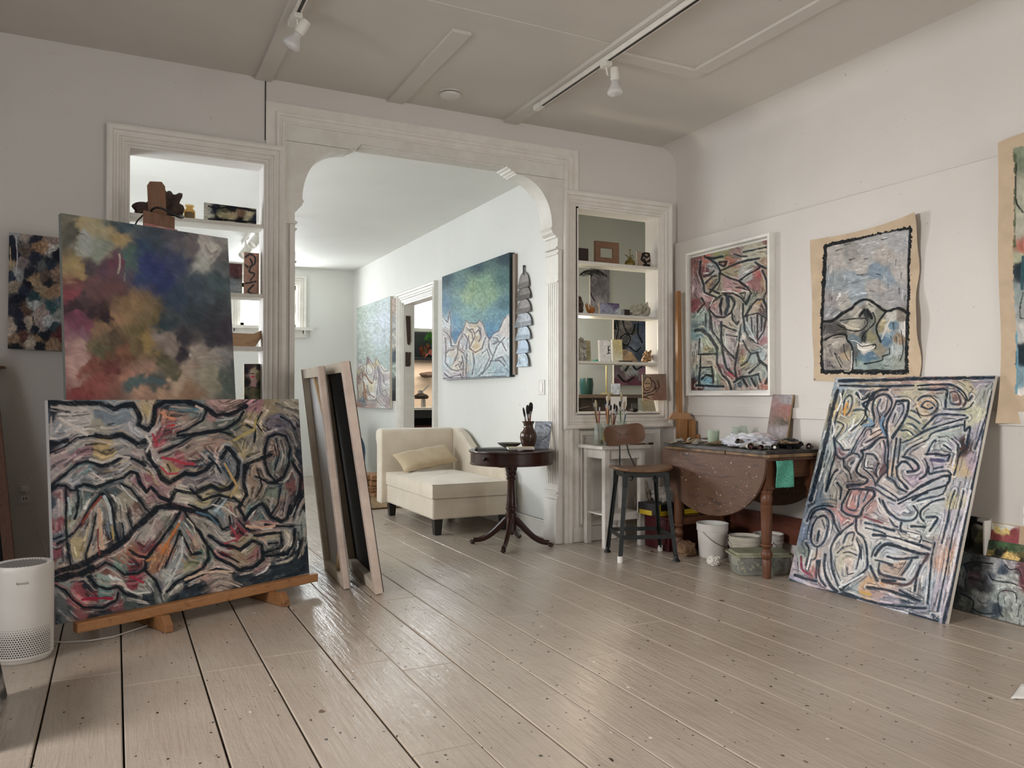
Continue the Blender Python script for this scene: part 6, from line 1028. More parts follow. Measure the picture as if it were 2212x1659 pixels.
DD = [(24,[(100,960),(160,950),(230,1010),(280,1080),(310,1130)]),(14,[(130,1190),(300,1185)]),(11,[(150,1190),(145,1330),(130,1480)]),(11,[(140,1320),(260,1310),(275,1460)]),(17,[(160,1430),(200,1390),(265,1400)]),(10,[(140,1040),(130,1180)]),(13,[(110,1490),(370,1500)]),(15,[(190,240),(300,310),(340,380),(330,480),(240,590)]),(13,[(150,290),(140,400),(180,520),(185,590),(300,640)]),(12,[(240,560),(330,600)]),(13,[(340,380),(480,320),(600,280),(720,260)]),(13,[(340,400),(430,450),(520,480),(600,420),(720,350)]),(9,[(470,220),(540,240),(600,240)]),(9,[(560,200),(660,180),(790,150)]),(15,[(520,480),(600,540),(640,600),(590,700)]),(10,[(590,700),(540,640),(470,600),(360,600)]),(15,[(580,820),(640,720),(700,660),(760,660),(790,740),(800,860)]),(11,[(560,700),(560,820),(580,960),(640,1050),(700,1080)]),(10,[(580,820),(700,790),(790,840),(820,900)]),(12,[(350,620),(240,700),(235,760),(290,820),(380,830),(440,790),(480,700),(450,640),(380,610)]),(18,[(360,650),(340,720),(350,800)]),('2a3440',24,[(410,640),(420,720),(390,800)]),(12,[(250,830),(260,960),(340,1070),(400,1150),(480,1230)]),(14,[(350,880),(350,1020),(370,1200)]),(12,[(370,1200),(400,1320),(480,1400)]),(12,[(310,1130),(310,1280),(360,1390),(420,1450),(450,1540)]),(12,[(520,1090),(500,1200),(480,1330),(500,1440)]),(9,[(540,900),(520,1080)]),(12,[(370,910),(430,940),(490,960)]),(9,[(400,1000),(500,1020)]),(12,[(450,770),(460,850),(500,900),(520,870)]),(8,[(600,820),(600,900),(660,1010)]),(8,[(640,830),(650,980)]),(12,[(700,800),(700,1040)]),(12,[(740,820),(740,960)]),(9,[(780,850),(760,960),(700,1060)]),(10,[(560,1060),(600,1140),(640,1180),(700,1170)]),(10,[(640,1180),(600,1260),(540,1300)]),(17,[(700,1180),(720,1260),(790,1300),(820,1380),(780,1470)]),(12,[(620,1370),(700,1300),(740,1260)]),(10,[(540,1410),(640,1400),(710,1380),(730,1460)]),(12,[(750,380),(790,480),(790,580),(760,640)]),(15,[(830,260),(840,420),(830,640),(840,820)]),(10,[(120,780),(190,700),(160,640)]),(9,[(200,800),(200,920)]),(9,[(240,780),(240,950)]),(8,[(490,540),(560,550),(600,570)]),(6,[(530,600),(590,590),(570,650),(530,600)]),(15,[(330,300),(400,290),(380,340),(330,320)]),(15,[(200,250),(280,260),(360,240)]),(12,[(200,500),(260,440),(300,430)]),(10,[(180,440),(240,420),(280,380)]),(10,[(470,1460),(560,1400)]),(14,[(560,1430),(600,1500)]),(12,[(640,1420),(680,1500)]),(13,[(680,300),(720,330),(790,360)])]
LD = [('d8d0c4',8,[(530,1080),(560,1085)]),('c8ccc8',10,[(620,1010),(680,1050),(690,1070)]),('c4c8c8',12,[(590,880),(640,980),(680,1060)]),('b04848',8,[(690,380),(720,440)]),('c05a3a',8,[(200,240),(220,230)]),('d0d0cc',7,[(280,640),(240,720)]),('e0dcd0',8,[(390,1040),(390,1100)]),('b04450',10,[(420,1370),(470,1400)]),('d0cfc8',8,[(180,410),(220,400)]),('a88a58',12,[(690,700),(740,670)])]
fD = lambda X, Y, u, v: paint(X, Y, SD, 9, 14, 50, DD, '12181c', LD, [('5d6c70', 1, 10, 5), ('bcb6a8', 10, 22, 6)], None, .15, .9, blot=.12, nr=900, rl=75, rw=11, wk=1.35, rdk=.36)
py0, py1, pz0, pz1 = 4.955, 4.135, 1.165, 2.213
SMOOTH = False
fd = canvas('figure_painting', 'tall abstract figure painting in a white box frame on the right wall', (4.075, py0, pz1), (4.075, py1, pz1), (4.075, py0, pz0), .03, 230, 380, fD, (1480, 500), 4.482, 1.12, WHITE, .45)
SMOOTH = True
fr_ = MB(); fx0, fx1 = 4.055, 4.109; g_ = .022; w_ = .02
for (a0, b0, a1, b1) in ((py0+g_, pz0-g_, py0+g_+w_, pz1+g_), (py1-g_-w_, pz0-g_, py1-g_, pz1+g_), (py1-g_-w_, pz1+g_, py0+g_+w_, pz1+g_+w_), (py1-g_-w_, pz0-g_-w_, py0+g_+w_, pz0-g_)): fr_.box(fx0, a0, b0, fx1, a1, b1)
fr_.box(4.106, py1-g_, pz0-g_, 4.109, py0+g_, pz1+g_); fr_.build('white_frame', basic('white_box_frame', 'f0ede6', .45), fd, bevel=.002)

# --- unstretched flax canvas with mountain and jug
SE = [(300,450,'b0a8a0'),(400,420,'98948e'),(600,360,'a8a6a4'),(850,280,'a4a6aa'),(500,550,'b4aea6'),(700,430,'b4aaa0'),(650,580,'7490a4'),(450,650,'8ea0aa'),(750,620,'8298a8'),(850,580,'b4aca6'),(300,700,'8e9aa0'),(650,720,'aca49e'),(250,850,'989292'),(350,850,'aca69c'),(460,800,'94a4ae'),(700,830,'a09c9a'),(850,830,'98989c'),(230,970,'8e8e92'),(240,1090,'55504e'),(350,1030,'7c7a70'),(480,970,'a8a090'),(560,960,'2e3436'),(600,930,'b0aa9a'),(420,1080,'b0a48c'),(330,1100,'4c483e'),(680,980,'8a8a74'),(640,1100,'70766c'),(600,1180,'8a8456'),(530,1170,'3c4146'),(480,1150,'8c8676'),(460,1190,'5c7682'),(700,1080,'a8965c'),(800,1010,'c0bcb0'),(760,1120,'c0b8a8'),(800,1080,'5c88a0'),(780,1160,'7ca0b4'),(730,1220,'4c7c9c'),(880,1000,'8a7c6c'),(840,1200,'947856'),(910,1080,'d0ccc8'),(560,1290,'d8d0c0'),(600,1350,'3c6c8c'),(520,1380,'507c90'),(680,1290,'90886c'),(840,1300,'a8b4b4'),(760,1400,'8c9c98'),(640,1440,'7c9490'),(850,1400,'90988c'),(500,1440,'8ca4a0'),(290,1230,'b0a494'),(250,1310,'90847c'),(350,1300,'706860'),(370,1350,'c4a470'),(290,1400,'a49888'),(230,1440,'847c78'),(400,1440,'9c9084'),(450,1330,'5c6464')]
DE = [(30,[(185,345),(170,700),(150,1000),(145,1300),(160,1500)]),(28,[(185,345),(500,275),(700,220),(965,180)]),(26,[(965,190),(948,500),(945,800),(930,1100),(925,1500)]),(32,[(150,1500),(500,1498),(930,1500)]),(27,[(160,1040),(250,1030),(330,970),(420,920),(470,870),(560,835),(640,880),(740,945),(850,920),(930,960)]),(16,[(180,1210),(230,1180),(290,1160),(370,1160),(380,1210),(430,1280),(432,1490)]),(11,[(300,1070),(380,1110),(480,1130),(560,1080),(560,1020),(480,1010),(320,1030)]),(13,[(620,960),(640,1040),(560,1130),(520,1180),(520,1220)]),(17,[(740,950),(680,1030),(650,1100),(690,1230)]),(11,[(430,1220),(480,1230),(520,1270),(640,1250),(640,1290)]),(13,[(770,1290),(770,1340),(710,1360),(700,1400),(540,1430)]),(22,[(540,930),(500,990)]),(30,[(570,930),(610,1010)]),(9,[(880,1120),(900,1300),(870,1400)]),(10,[(270,1330),(300,1400),(330,1460)]),(8,[(350,1250),(360,1330),(400,1400)])]
LE = [('e0dcd4',12,[(480,1250),(500,1300),(600,1290),(635,1270)]),('e4e0dc',7,[(420,1215),(470,1225),(520,1262)]),('dcd8d4',9,[(912,1040),(912,1180)]),('c8c0b0',12,[(330,1055),(430,1100),(500,1110)]),('c4bfb4',12,[(450,1000),(510,930)]),('dcd8d0',7,[(425,1310),(420,1480),(360,1495)]),('d0ccc4',12,[(800,990),(760,1060),(700,1200)]),('b8b8b0',10,[(850,1230),(840,1380)])]
EP = [(180,345),(500,272),(965,180),(948,500),(945,800),(930,1510),(150,1510),(150,1000)]
def fE(X, Y, u, v):
    C = paint(X, Y, SE, 7, 18, 60, DE, '16191c', LE, None, None, .16, 1.0, (1, -.1), .16, nr=420, rl=60, rw=12, rdk=.2, wk=1.0)
    n_ = 14*(fb2(X, Y, 22, 2)-.5)*2; inside = inpoly(X+n_, Y+n_, EP)
    base = H('bfab92')*(1+.16*(fb2(X, Y, 90, 1)-.5)*2)[..., None]; D = linedist(X+n_, Y+n_, EP+EP[:1], 40, False)
    m = inside | (D < 10+8*vn(X, Y, 15, 3)); k = m[..., None]; dk = ((~inside) & m)[..., None]; C = np.where(dk, H('191b1d'), C); C = np.where(k, C, base)
    sm = (fb2(X, Y, 60, 3) > .62) & (D < 60) & ~m; C[sm] = C[sm]*.9+H('d8cfc0')*.1; return C
ec = thing('flax_mountain_painting', 'unstretched beige canvas pinned to the wall, mountain and jug in a black border', 'painting', (4.1, 3.37, 1.21))
def dE(u, v):
    d = np.zeros(u.shape+(3,)); edge = (u**6)*.022+((1-u)**8)*.006+((1-v)**10)*.006
    d[..., 0] = -(.004+edge*(1+.7*np.sin(v*11+1))+.004*np.sin(u*9+v*7)**2*np.abs(u-.5)*2)
    d[..., 1] = -(u*(.006*np.sin(v*9.5)+.004*np.sin(v*23)))+(1-u)*(.008*np.sin(v*5+.6)); d[..., 2] = (1-v)*(.02*u**3-.012*np.sin(u*3.1))+v*(-.01*np.sin(u*3.1)+.004*np.sin(u*17)); return d
vsheet('painted_cloth', (4.108, 3.757, 2.148), (0, -.778, 0), (0, 0, -.93), 240, 300, fE, vmat(1.12, .7, .4), ec, (1740, 450), 4.254, dE)
pn_ = MB()
for y, z in ((3.0, 2.14), (3.745, 2.13), (3.01, 1.23), (3.74, 1.23)): pn_.lathe([(0, 0), (.006, .001), (.004, .005), (0, .006)], (4.085 if y < 3.1 else 4.098, y, z), 10, Matrix.Rotation(-math.pi/2, 3, 'Y'))
pn_.build('push_pins', STEEL, ec, smooth=60)
# --- second unstretched canvas at the right edge
SR = [(440,300,'a59580'),(500,200,'7c8a68'),(540,400,'b0b090'),(520,560,'b8b498'),(540,655,'c8603c'),(545,760,'1e3440'),(520,700,'a8aa80'),(500,900,'8fa09c'),(545,980,'9aa0a0'),(540,1080,'c0c0b8'),(545,1200,'16303c'),(520,1320,'6c98a8'),(545,1420,'d0c8c0')]
DR = [(9,[(510,220),(505,400),(545,470)]),('5a6048',20,[(500,180),(490,400),(500,640)]),('34545e',16,[(545,700),(540,860)]),(5,[(545,880),(530,950),(530,1010),(548,1015)]),('6c98a8',10,[(510,1080),(515,1250),(510,1400)])]
def fR(X, Y, u, v):
    C = paint(X, Y, SR, 6, 14, 60, DR, '232a2a', (), None, None, .15, 1.0, (.2, 1), .15)
    base = H('bfab92')*(1+.14*(fb2(X, Y, 60, 1)-.5)*2)[..., None]; e = np.minimum.reduce([u-.085, .93-u, v-.05, .90-v])+.02*(fb2(X, Y, 30, 4)-.5); return np.where((e > 0)[..., None], C, base)
rc_ = thing('flax_abstract_painting', 'beige unstretched canvas with green and blue paint, cut off by the right edge', 'painting', (4.1, 2.1, .98))
def dR(u, v):
    d = np.zeros(u.shape+(3,)); d[..., 0] = -(.004+.02*np.exp(-u*14)*(.6+.4*np.sin(v*8))+.03*np.exp(-((1-v)+u)*12)); d[..., 1] = -.006*np.sin(v*10)*(1-u); d[..., 2] = -.02*np.exp(-u*18)*(1-v)+.0*u; return d
vsheet('painted_cloth', (4.108, 2.522, 2.455), (0, -.85, 0), (0, 0, -1.475), 200, 330, fR, vmat(1.12, .7, .4), rc_, (1980, 260), 2.37, dR)

# --- far room: teal mountain night canvas, pale canvas, narrow canvas
SF = [(120,400,'2c4c5c'),(500,250,'34545f'),(840,130,'28424e'),(800,400,'46706f'),(820,700,'4a7480'),(300,450,'5c8484'),(450,500,'86a680'),(600,450,'7ca284'),(400,620,'98b48c'),(650,600,'88aa88'),(550,700,'90b092'),(250,700,'6c9498'),(130,700,'5884a0'),(380,800,'80aaa4'),(500,830,'7ca4a4'),(700,800,'6c98a4'),(230,900,'6ca0bc'),(240,1080,'4c84ac'),(650,1000,'5c94b4'),(800,850,'6494a8'),(640,1080,'4c84a8'),
(120,950,'c4c4cc'),(170,900,'d4dce0'),(150,1100,'c8b4b4'),(110,1200,'c0b8bc'),(200,1150,'b8c8d0'),(320,1100,'d0c0bc'),(290,1200,'d8bcae'),(340,1170,'bcbcc8'),(380,950,'d8c8a8'),(450,960,'d4b88c'),(540,1000,'d8c8b8'),(430,1080,'dcc8a8'),(500,1150,'e0c490'),(480,1220,'dcb878'),(600,1150,'c8c8c8'),(160,1400,'b8ccd4'),(150,1550,'c4c0c8'),(240,1300,'d8c8b4'),(250,1450,'dcc8b0'),(250,1550,'d0c0c4'),(340,1450,'d8c4b0'),(420,1350,'b8cccc'),(500,1400,'b8ccd0'),(600,1300,'c4d0d0'),(700,1250,'c4d0d4'),(720,1120,'bcc8cc'),(800,1000,'d0c4bc'),(820,1200,'c8d4d8'),(760,1400,'a8c4cc'),(650,1500,'a0c0c8'),(480,1550,'9cbcc4'),(810,1500,'94b8c8')]
DF = [(8,[(100,870),(150,920),(175,780),(185,900),(190,1080),(240,1180),(280,1080),(330,1020),(350,960),(375,890),(400,930),(500,930),(530,890),(580,950),(600,1040),(650,1120),(700,1050),(760,1020),(820,880),(845,850)])]+[(8,p) for p in ([(110,1030),(150,1060),(180,1120),(190,1200),(270,1200),(270,1280),(240,1380)],[(370,980),(400,1010),(450,1000),(480,1080),(420,1200)],[(510,960),(540,1000),(550,1100),(520,1150)],[(330,1060),(290,1140),(280,1240),(340,1290),(370,1360)],[(350,1060),(390,1120),(370,1240)],[(400,1080),(410,1230),(480,1280),(560,1230),(600,1100)],[(640,1130),(640,1220),(690,1330),(740,1200),(830,1100)],[(130,1290),(160,1260),(230,1240)],[(120,1400),(190,1480),(260,1500),(330,1480)],[(110,1530),(170,1580),(300,1540),(330,1590)],[(450,1280),(470,1400),(440,1540)],[(560,1290),(620,1240),(650,1340),(580,1500),(520,1560)],[(690,1340),(640,1440),(560,1540)],[(720,1360),(800,1330),(840,1400)],[(660,1380),(760,1370),(830,1440)],[(380,1300),(370,1450),(370,1580)],[(320,1320),(340,1420),(330,1560)],[(700,1180),(760,1150),(800,1160),(850,1260)],[(290,1390),(320,1400),(300,1450)],[(240,1440),(280,1420),(300,1470)],[(400,1010),(440,1040),(450,1120)],[(480,1050),(520,1010),(540,1060)],[(120,1100),(130,1250),(120,1400)],[(100,1590),(400,1580),(850,1560)],[(690,1100),(740,1110),(760,1160)])]
RF = [(60,870),(100,870),(150,920),(175,780),(185,900),(190,1080),(240,1180),(280,1080),(330,1020),(350,960),(375,890),(400,930),(500,930),(530,890),(580,950),(600,1040),(650,1120),(700,1050),(760,1020),(820,880),(845,850),(900,820),(900,1700),(60,1700)]
def two(Ssky, Smt, R_, D_, dc, L_, X, Y, fl_=None, st_=.12):
    a = paint(X, Y, Ssky, 3.2, 12, 40, (), dc, (), None, None, st_*1.6, .8, (.3, 1), .22, .85); b = paint(X, Y, Smt, 7, 8, 45, D_, dc, L_, fl_, None, st_, .8, (.3, 1), .08, .6, 1.1, 620, 90, 9, .26, .9)
    D = linedist(X, Y, R_[1:-2], 12, False)
    return np.where((inpoly(X, Y, R_) | (D < 6))[..., None], b, a)
fF = lambda X, Y, u, v: two(SF[:22], SF[22:], RF, DF, '4c4650', (), X, Y, [('a8a4ac', 1, 9, 5), ('e4e4e0', 12, 30, 6)])
SMOOTH = False
canvas('teal_mountain_canvas', 'square canvas of pale outlined peaks under a teal sky on the far room wall', (3.0, 7.58, 2.346), (3.0, 6.025, 2.346), (3.0, 7.58, 1.285), .049, 300, 400, fF, (940, 530), 5.528, .95, basic('dark_painted_edge', '1d3238', .6))
SMOOTH = True
tag(MB().box(3.025, 5.97, 1.30, 3.048, 6.018, 2.33).build('canvas_back_edge', basic('grey_brown_canvas_edge', '9a8a7c', .8), bevel=.002), 'raw canvas edge of another picture tucked behind the teal mountain canvas', 'canvas')
SG = [(100,300,'a8b4a8'),(300,200,'aebcb8'),(480,150,'bccacc'),(300,500,'b4c0c0'),(450,400,'c4d0dc'),(400,650,'bcc8d0'),(150,600,'acb8b0'),(200,800,'b0bcb4'),(450,850,'acbcb8'),(100,1000,'ccc4bc'),(240,930,'b0605c'),(280,1000,'dccc8c'),(240,1090,'e4e0cc'),(130,1120,'c8b48c'),(150,1150,'b08c84'),(90,1200,'a8806c'),(100,1400,'d0bc98'),(130,1350,'d8c8a8'),(180,1200,'e8e4dc'),(230,1180,'dcd8cc'),(320,1160,'bca8a8'),(300,1280,'e4d8a8'),(240,1340,'e0cc9c'),(280,1440,'e8e4dc'),(190,1400,'b88468'),(340,1300,'e4e0dc'),(380,1100,'b8a8ac'),(370,1300,'b8a8b0'),(430,1080,'e0d8c8'),(440,1200,'c0acb0'),(460,1350,'c8c0b0'),(470,1280,'e0dcd8'),(400,1400,'bcb0b4'),(430,1500,'c4acac'),(400,1540,'d8d0bc'),(150,1520,'7c8c98'),(300,1520,'b8a09c'),(100,1560,'b87c68'),(250,1590,'d0a894'),(480,1560,'b89898'),(430,1600,'e0dcd4')]
DG = [(8,p) for p in ([(75,970),(120,970),(160,1010),(200,1010)],[(210,900),(205,1100),(260,1150),(290,1080),(250,1000),(210,900)],[(215,890),(260,950),(300,1020)],[(180,1140),(230,1220),(275,1270),(300,1200),(320,1060),(335,920),(390,1000)],[(340,1000),(360,1080),(370,1200),(350,1350),(330,1490),(240,1500)],[(90,1060),(130,1020),(170,1060),(150,1130)],[(80,1130),(110,1180),(130,1060),(160,1280),(160,1490)],[(205,1290),(240,1400),(310,1460)],[(370,1020),(390,1200),(390,1380),(450,1450),(480,1510)],[(400,1110),(440,1180),(440,1260),(490,1300)],[(420,1380),(460,1350),(490,1420)],[(350,1500),(400,1560),(480,1590)],[(400,1040),(450,1100),(500,1090)],[(75,1280),(100,1500),(170,1500)])]
LG = [('96684e',13,[(190,1140),(240,1230),(280,1260)]),('a87454',14,[(170,1250),(190,1450),(220,1500)]),('96503c',9,[(240,1420),(310,1450)]),('8c6450',10,[(150,1100),(150,1200)]),('6c7c8c',14,[(100,1510),(190,1520)])]
RG = [(40,960),(75,970),(120,970),(160,1005),(205,1000),(210,895),(250,940),(300,1015),(335,915),(400,1005),(450,1060),(510,1090),(560,1090),(560,1700),(40,1700)]
fG = lambda X, Y, u, v: two(SG[:9], SG[9:], RG, DG, '73737c', LG, X, Y, None, .07)
canvas('pale_mountain_canvas', 'tall pale grey-blue canvas with pinkish outlined peaks in the far corner', (3.01, 10.83, 2.347), (3.01, 9.33, 2.347), (3.01, 10.83, .965), .036, 140, 320, fG, (760, 630), 6.38, .95, basic('cream_canvas_edge', 'd8d0bf', .7))
def fN(X, Y, u, v): return paint(X, Y, [(845,660,'b08868'),(852,700,'8c8c84'),(850,740,'a8a494'),(855,770,'244454'),(850,800,'9cac9c'),(852,830,'3c4c4c'),(850,860,'181c20')], 5, 3, 9, (), '20242a', (), None, None, .3, .3, (1, 1), .5)
canvas('narrow_canvas', 'narrow dark patterned canvas between the pale canvas and the doorway', (3.02, 9.28, 2.30), (3.02, 9.12, 2.30), (3.02, 9.28, 1.06), .025, 16, 120, fN, (0, 0), 1, .9)

# --- blue and ochre canvas on the left back wall
SH = [(100,300,'1c2438'),(130,260,'8a8c94'),(220,260,'8a7c70'),(280,290,'20283c'),(420,280,'8a7468'),(110,420,'1a2034'),(90,500,'a08c68'),(200,400,'5c4c44'),(180,480,'74686a'),(240,560,'1c2438'),(320,360,'946c44'),(370,350,'9c7448'),(420,370,'a8a4a0'),(470,410,'181c2c'),(300,430,'202840'),(410,490,'1c2c40'),(350,500,'4c5458'),(90,600,'24304a'),(150,580,'8c9098'),(380,590,'604c44'),(460,570,'8c6c50'),(270,630,'9c7c50'),(230,655,'141a2c'),(400,640,'282830'),(120,680,'8c7c68'),(190,700,'202c48'),(330,700,'8c7450'),(440,720,'98744c'),(290,750,'1c4450'),(150,760,'141c34'),(90,850,'282c3c'),(150,900,'1e2440'),(150,1000,'1c2038'),(90,1010,'b09c8c'),(220,860,'5c4034'),(250,980,'9c8c78'),(280,830,'98a0a0'),(340,880,'9c8480'),(330,1000,'8c7c7c'),(390,960,'a4acb0'),(430,840,'1c5058'),(480,900,'808888'),(500,800,'48606c'),(430,1000,'28404c'),(290,1020,'1c2438'),(480,1050,'5c2028'),(520,1080,'6c2c30'),(370,1060,'18202c'),(200,1100,'5c342c'),(120,1120,'8c6c48'),(120,1160,'141c28'),(250,1130,'a49480'),(320,1160,'18202c'),(430,1150,'8c6848'),(540,1170,'705840'),(300,1100,'846440')]
fH = lambda X, Y, u, v: paint(X, Y, SH, 8, 22, 34, (), '1a2030', [('c0a888',5,[(80,350),(90,480),(85,510)]),('a8aab0',8,[(130,260),(140,400),(135,560)]),('141c30',7,[(270,920),(280,1010),(330,1080)])], None, None, .3, .6, (.2, 1), .35)
canvas('blue_ochre_canvas', 'dark blue and ochre abstract canvas on the wall at the far left', (-.534, 5.18, 2.032), (-.15, 5.18, 2.018), (-.536, 5.18, 1.385), .04, 150, 250, fH, (0, 440), 3.773, 1.7, basic('dark_edge', '5a5a60', .7))

# --- pictures on the floor at the lower right
SL = [(500,1100,'2c3638'),(600,700,'4c5658'),(560,900,'5c686a'),(700,800,'343c40'),(700,900,'4c3c48'),(760,1150,'8c9494'),(620,1150,'4c5450'),(800,1000,'484c50'),(860,900,'5c6470'),(900,820,'8c9094'),(1000,850,'3c4c60'),(1000,920,'9ca4a0'),(1120,930,'a0a49c'),(1100,800,'8c8488'),(1200,820,'703c44'),(1220,940,'6c2c38'),(1000,1150,'84908c'),(1100,1150,'98a098'),(950,1250,'283848'),(850,1250,'50585c'),(1180,1250,'909890'),(1050,1320,'788078'),(600,1250,'4c5250')]
DL = [(14,[(590,780),(700,750),(800,760),(900,770)]),(12,[(600,780),(630,860),(610,960),(620,1060)]),(10,[(640,920),(760,950),(800,980)]),(14,[(560,1080),(640,1120),(700,1170),(690,1240),(780,1290),(900,1300)]),(12,[(960,1200),(960,1090),(1030,1050),(1140,1080),(1150,1180)]),(12,[(860,880),(900,940),(1000,960),(1090,970),(1160,1000)]),(12,[(1030,780),(1080,830),(1170,830),(1200,900)]),(14,[(960,1200),(980,1290),(1010,1330)]),(8,[(740,1150),(790,1190),(820,1180)]),(9,[(1190,1200),(1160,1330)])]
fL = lambda X, Y, u, v: paint(X, Y, SL, 7, 16, 60, DL, '1c262e', (), None, None, .25, 1.0, (.05, 1), .3, nr=260, rl=80, rw=16, rdk=.2)
canvas('grey_drip_painting', 'dark grey-blue dripping landscape canvas standing lowest at the right edge', (4.035, 2.78, .292), (4.035, 1.95, .292), (3.955, 2.78, .002), .02, 190, 110, fL, (1960, 1060), 4.881, 1.45, basic('dark_wood_edge', '33302e', .7))
fK = lambda X, Y, u, v: paint(X, Y, [(640,340,'14181a'),(650,550,'101416'),(700,450,'3c403c'),(740,600,'34382f'),(780,330,'b8b4ac'),(770,480,'6c7040'),(700,300,'14181a'),(690,690,'4c504c')], 5, 18, 30, [(26,[(640,330),(660,450),(650,600)]),(30,[(640,330),(720,330),(780,350)])], '0e1214', (), None, None, .3, .6, (0, 1), .2)
canvas('small_black_painting', 'small near-black painting leaning on the wall right of the big still life', (4.10, 2.72, .478), (4.10, 2.585, .478), (4.062, 2.72, .292), .02, 50, 80, fK, (1960, 1060), 4.881, 1.3)
fRd = lambda X, Y, u, v: np.where(((u > .82) | (v < .06))[..., None], H('a8937c'), paint(X, Y, [(880,380,'c8c8b0'),(1000,370,'c4c4b4'),(1080,380,'ccc8bc'),(950,420,'d8b830'),(1050,430,'d4b42c'),(880,440,'8c1c28'),(950,480,'8c1824'),(1060,490,'9c2430'),(1110,430,'8c1c28'),(1130,520,'9c2434')], 6, 12, 30, (), '200000', (), None, None, .2, .5, (1, .1), .15))
canvas('red_hills_painting', 'small picture of red hills under a yellow sky above the green and yellow one', (4.10, 2.575, .462), (4.10, 2.40, .462), (4.085, 2.575, .372), .01, 70, 50, fRd, (1960, 1060), 4.881, 1.35)
fY = lambda X, Y, u, v: paint(X, Y, [(880,590,'2c4430'),(1000,580,'3c6434'),(1100,600,'3c5c30'),(1200,620,'4c6038'),(880,640,'8c7c20'),(950,650,'141c14'),(1000,630,'2c2c1c'),(1060,690,'d8ac14'),(1150,720,'dcb018'),(900,690,'2c2818'),(1200,740,'302814'),(1190,690,'6c5c1c'),(870,690,'c8a020')], 6, 22, 30, (), '200000', (), None, None, .3, .5, (1, .15), .3)
canvas('yellow_field_painting', 'small green and bright yellow landscape standing on the grey dripping canvas', (4.075, 2.575, .372), (4.075, 2.15, .372), (4.05, 2.575, .293), .012, 90, 40, fY, (1960, 1060), 4.881, 1.35)
tag(MB().box(4.04, 2.578, .292, 4.10, 2.586, .47).build('white_frame_edge', WHITE), 'thin white board edge between the small black and red paintings', 'board')

# --- other small pictures
fP = lambda X, Y, u, v: paint(X, Y, [(1100,1100,'8c8488'),(1150,1060,'94898a'),(1080,1170,'9c5a50'),(1130,1190,'8c3c3c'),(1070,1260,'8c5c48'),(1120,1280,'705038'),(1060,1300,'5c5440'),(1160,1240,'98787c'),(1080,1370,'8c8080'),(1030,1400,'94888a'),(1140,1350,'a07870'),(1160,1120,'908688')], 5, 24, 50, [('4c3c38',8,[(1040,1280),(1090,1310),(1140,1270)])], '302826', (), None, None, .15, .8, (.5, 1), .15)
canvas('small_leaning_panel', 'narrow grey panel with a red and brown smear leaning on the wall behind the board', (4.085, 4.10, 1.13), (4.085, 3.915, 1.13), (4.035, 4.12, .787), .012, 80, 130, fP, (1440, 600), 4.148, 1.25, PINEP)
fSm = lambda X, Y, u, v: paint(X, Y, [(1190,905,'8c9cb4'),(1175,930,'a4b0c0'),(1195,945,'74849c'),(1180,955,'8c98a8')], 5, 4, 8, [(1.4,[(1178,918),(1190,925),(1184,940),(1172,950)]),(1.2,[(1196,915),(1196,935),(1186,952)])], '38465c', [('dcdce4',1.6,[(1180,912),(1192,920)])], None, None, .25, .2, (1, 1), .3)
canvas('small_blue_canvas', 'small blue-grey canvas leaning on the pilaster at the right of the drum table', (2.895, 5.365, .925), (3.00, 5.295, .925), (2.855, 5.34, .7185), .02, 50, 70, fSm, (0, 0), 1, 1.4)

# ------------------------------------------------------------------ things on the right shelves
def shelf_item(x, y, z): return (x, y, z)
Z1, Z2, Z3, Z4 = 2.169, 1.764, 1.392, .9955
tag(MB().box(3.185, 5.27, Z1, 3.32, 5.36, Z1+.11).build('dark_box', basic('dark_red_brown_box', '2c1614', .6), bevel=.004), 'dark red-brown box at the left end of the top shelf', 'box')
wf_ = thing('picture_frame', 'small empty reddish wooden picture frame standing on the top shelf', 'frame', (3.46, 5.26, Z1)); M_ = MB()
casing(M_, 3.425, Z1+.05, 3.545, Z1+.125, [(0, 0), (0, .02), (.045, .03), (.05, .028), (.05, 0)], 5.28); M_.build('moulding', wood('reddish_frame_wood', '6a4c36', '7c5a40', '503a2a', (1, 8, 8), .45, 2.4), wf_, smooth=25, recalc=False)
MB().box(3.425, 5.276, Z1+.0, 3.545, 5.28, Z1+.002).build('base_edge', PINEP, wf_)
oc = thing('oil_can', 'small brass oil can with plunger near the right end of the top shelf', 'can', (3.72, 5.28, Z1))
MB().lathe([(0, 0), (.04, 0), (.042, .004), (.042, .03), (.036, .045), (.018, .058), (.014, .068), (.016, .074), (0, .078)], (0, 0, 0), 24).build('can_body', BRASS, oc, local=True, smooth=45)
MB().tube([(0, 0, .07), (0, 0, .12), (.0, 0, .135)], .003, 6).bar((-.012, 0, .135), (.012, 0, .135), .006, .005).build('plunger', BRASS, oc, local=True)
MB().tube([(-.01, 0, .068), (-.03, 0, .085), (-.045, 0, .09)], .004, 8).tube([(.02+.012*math.cos(t), 0, .08+.014*math.sin(t)) for t in np.linspace(0, 6.28, 12)], .003, 6).build('spout', BRASS, oc, local=True, smooth=60)
def ink(col, pts, w_=1.6, base='b09278', extra=()): return lambda X, Y, u, v: paint(X, Y, [(0, 0, base), (3000, 3000, base)], 3, 2, 8, [(w_ if len(p) > 1 else w_, p) for p in pts], col, extra, None, None, .1, .2, (1, 1), .1)
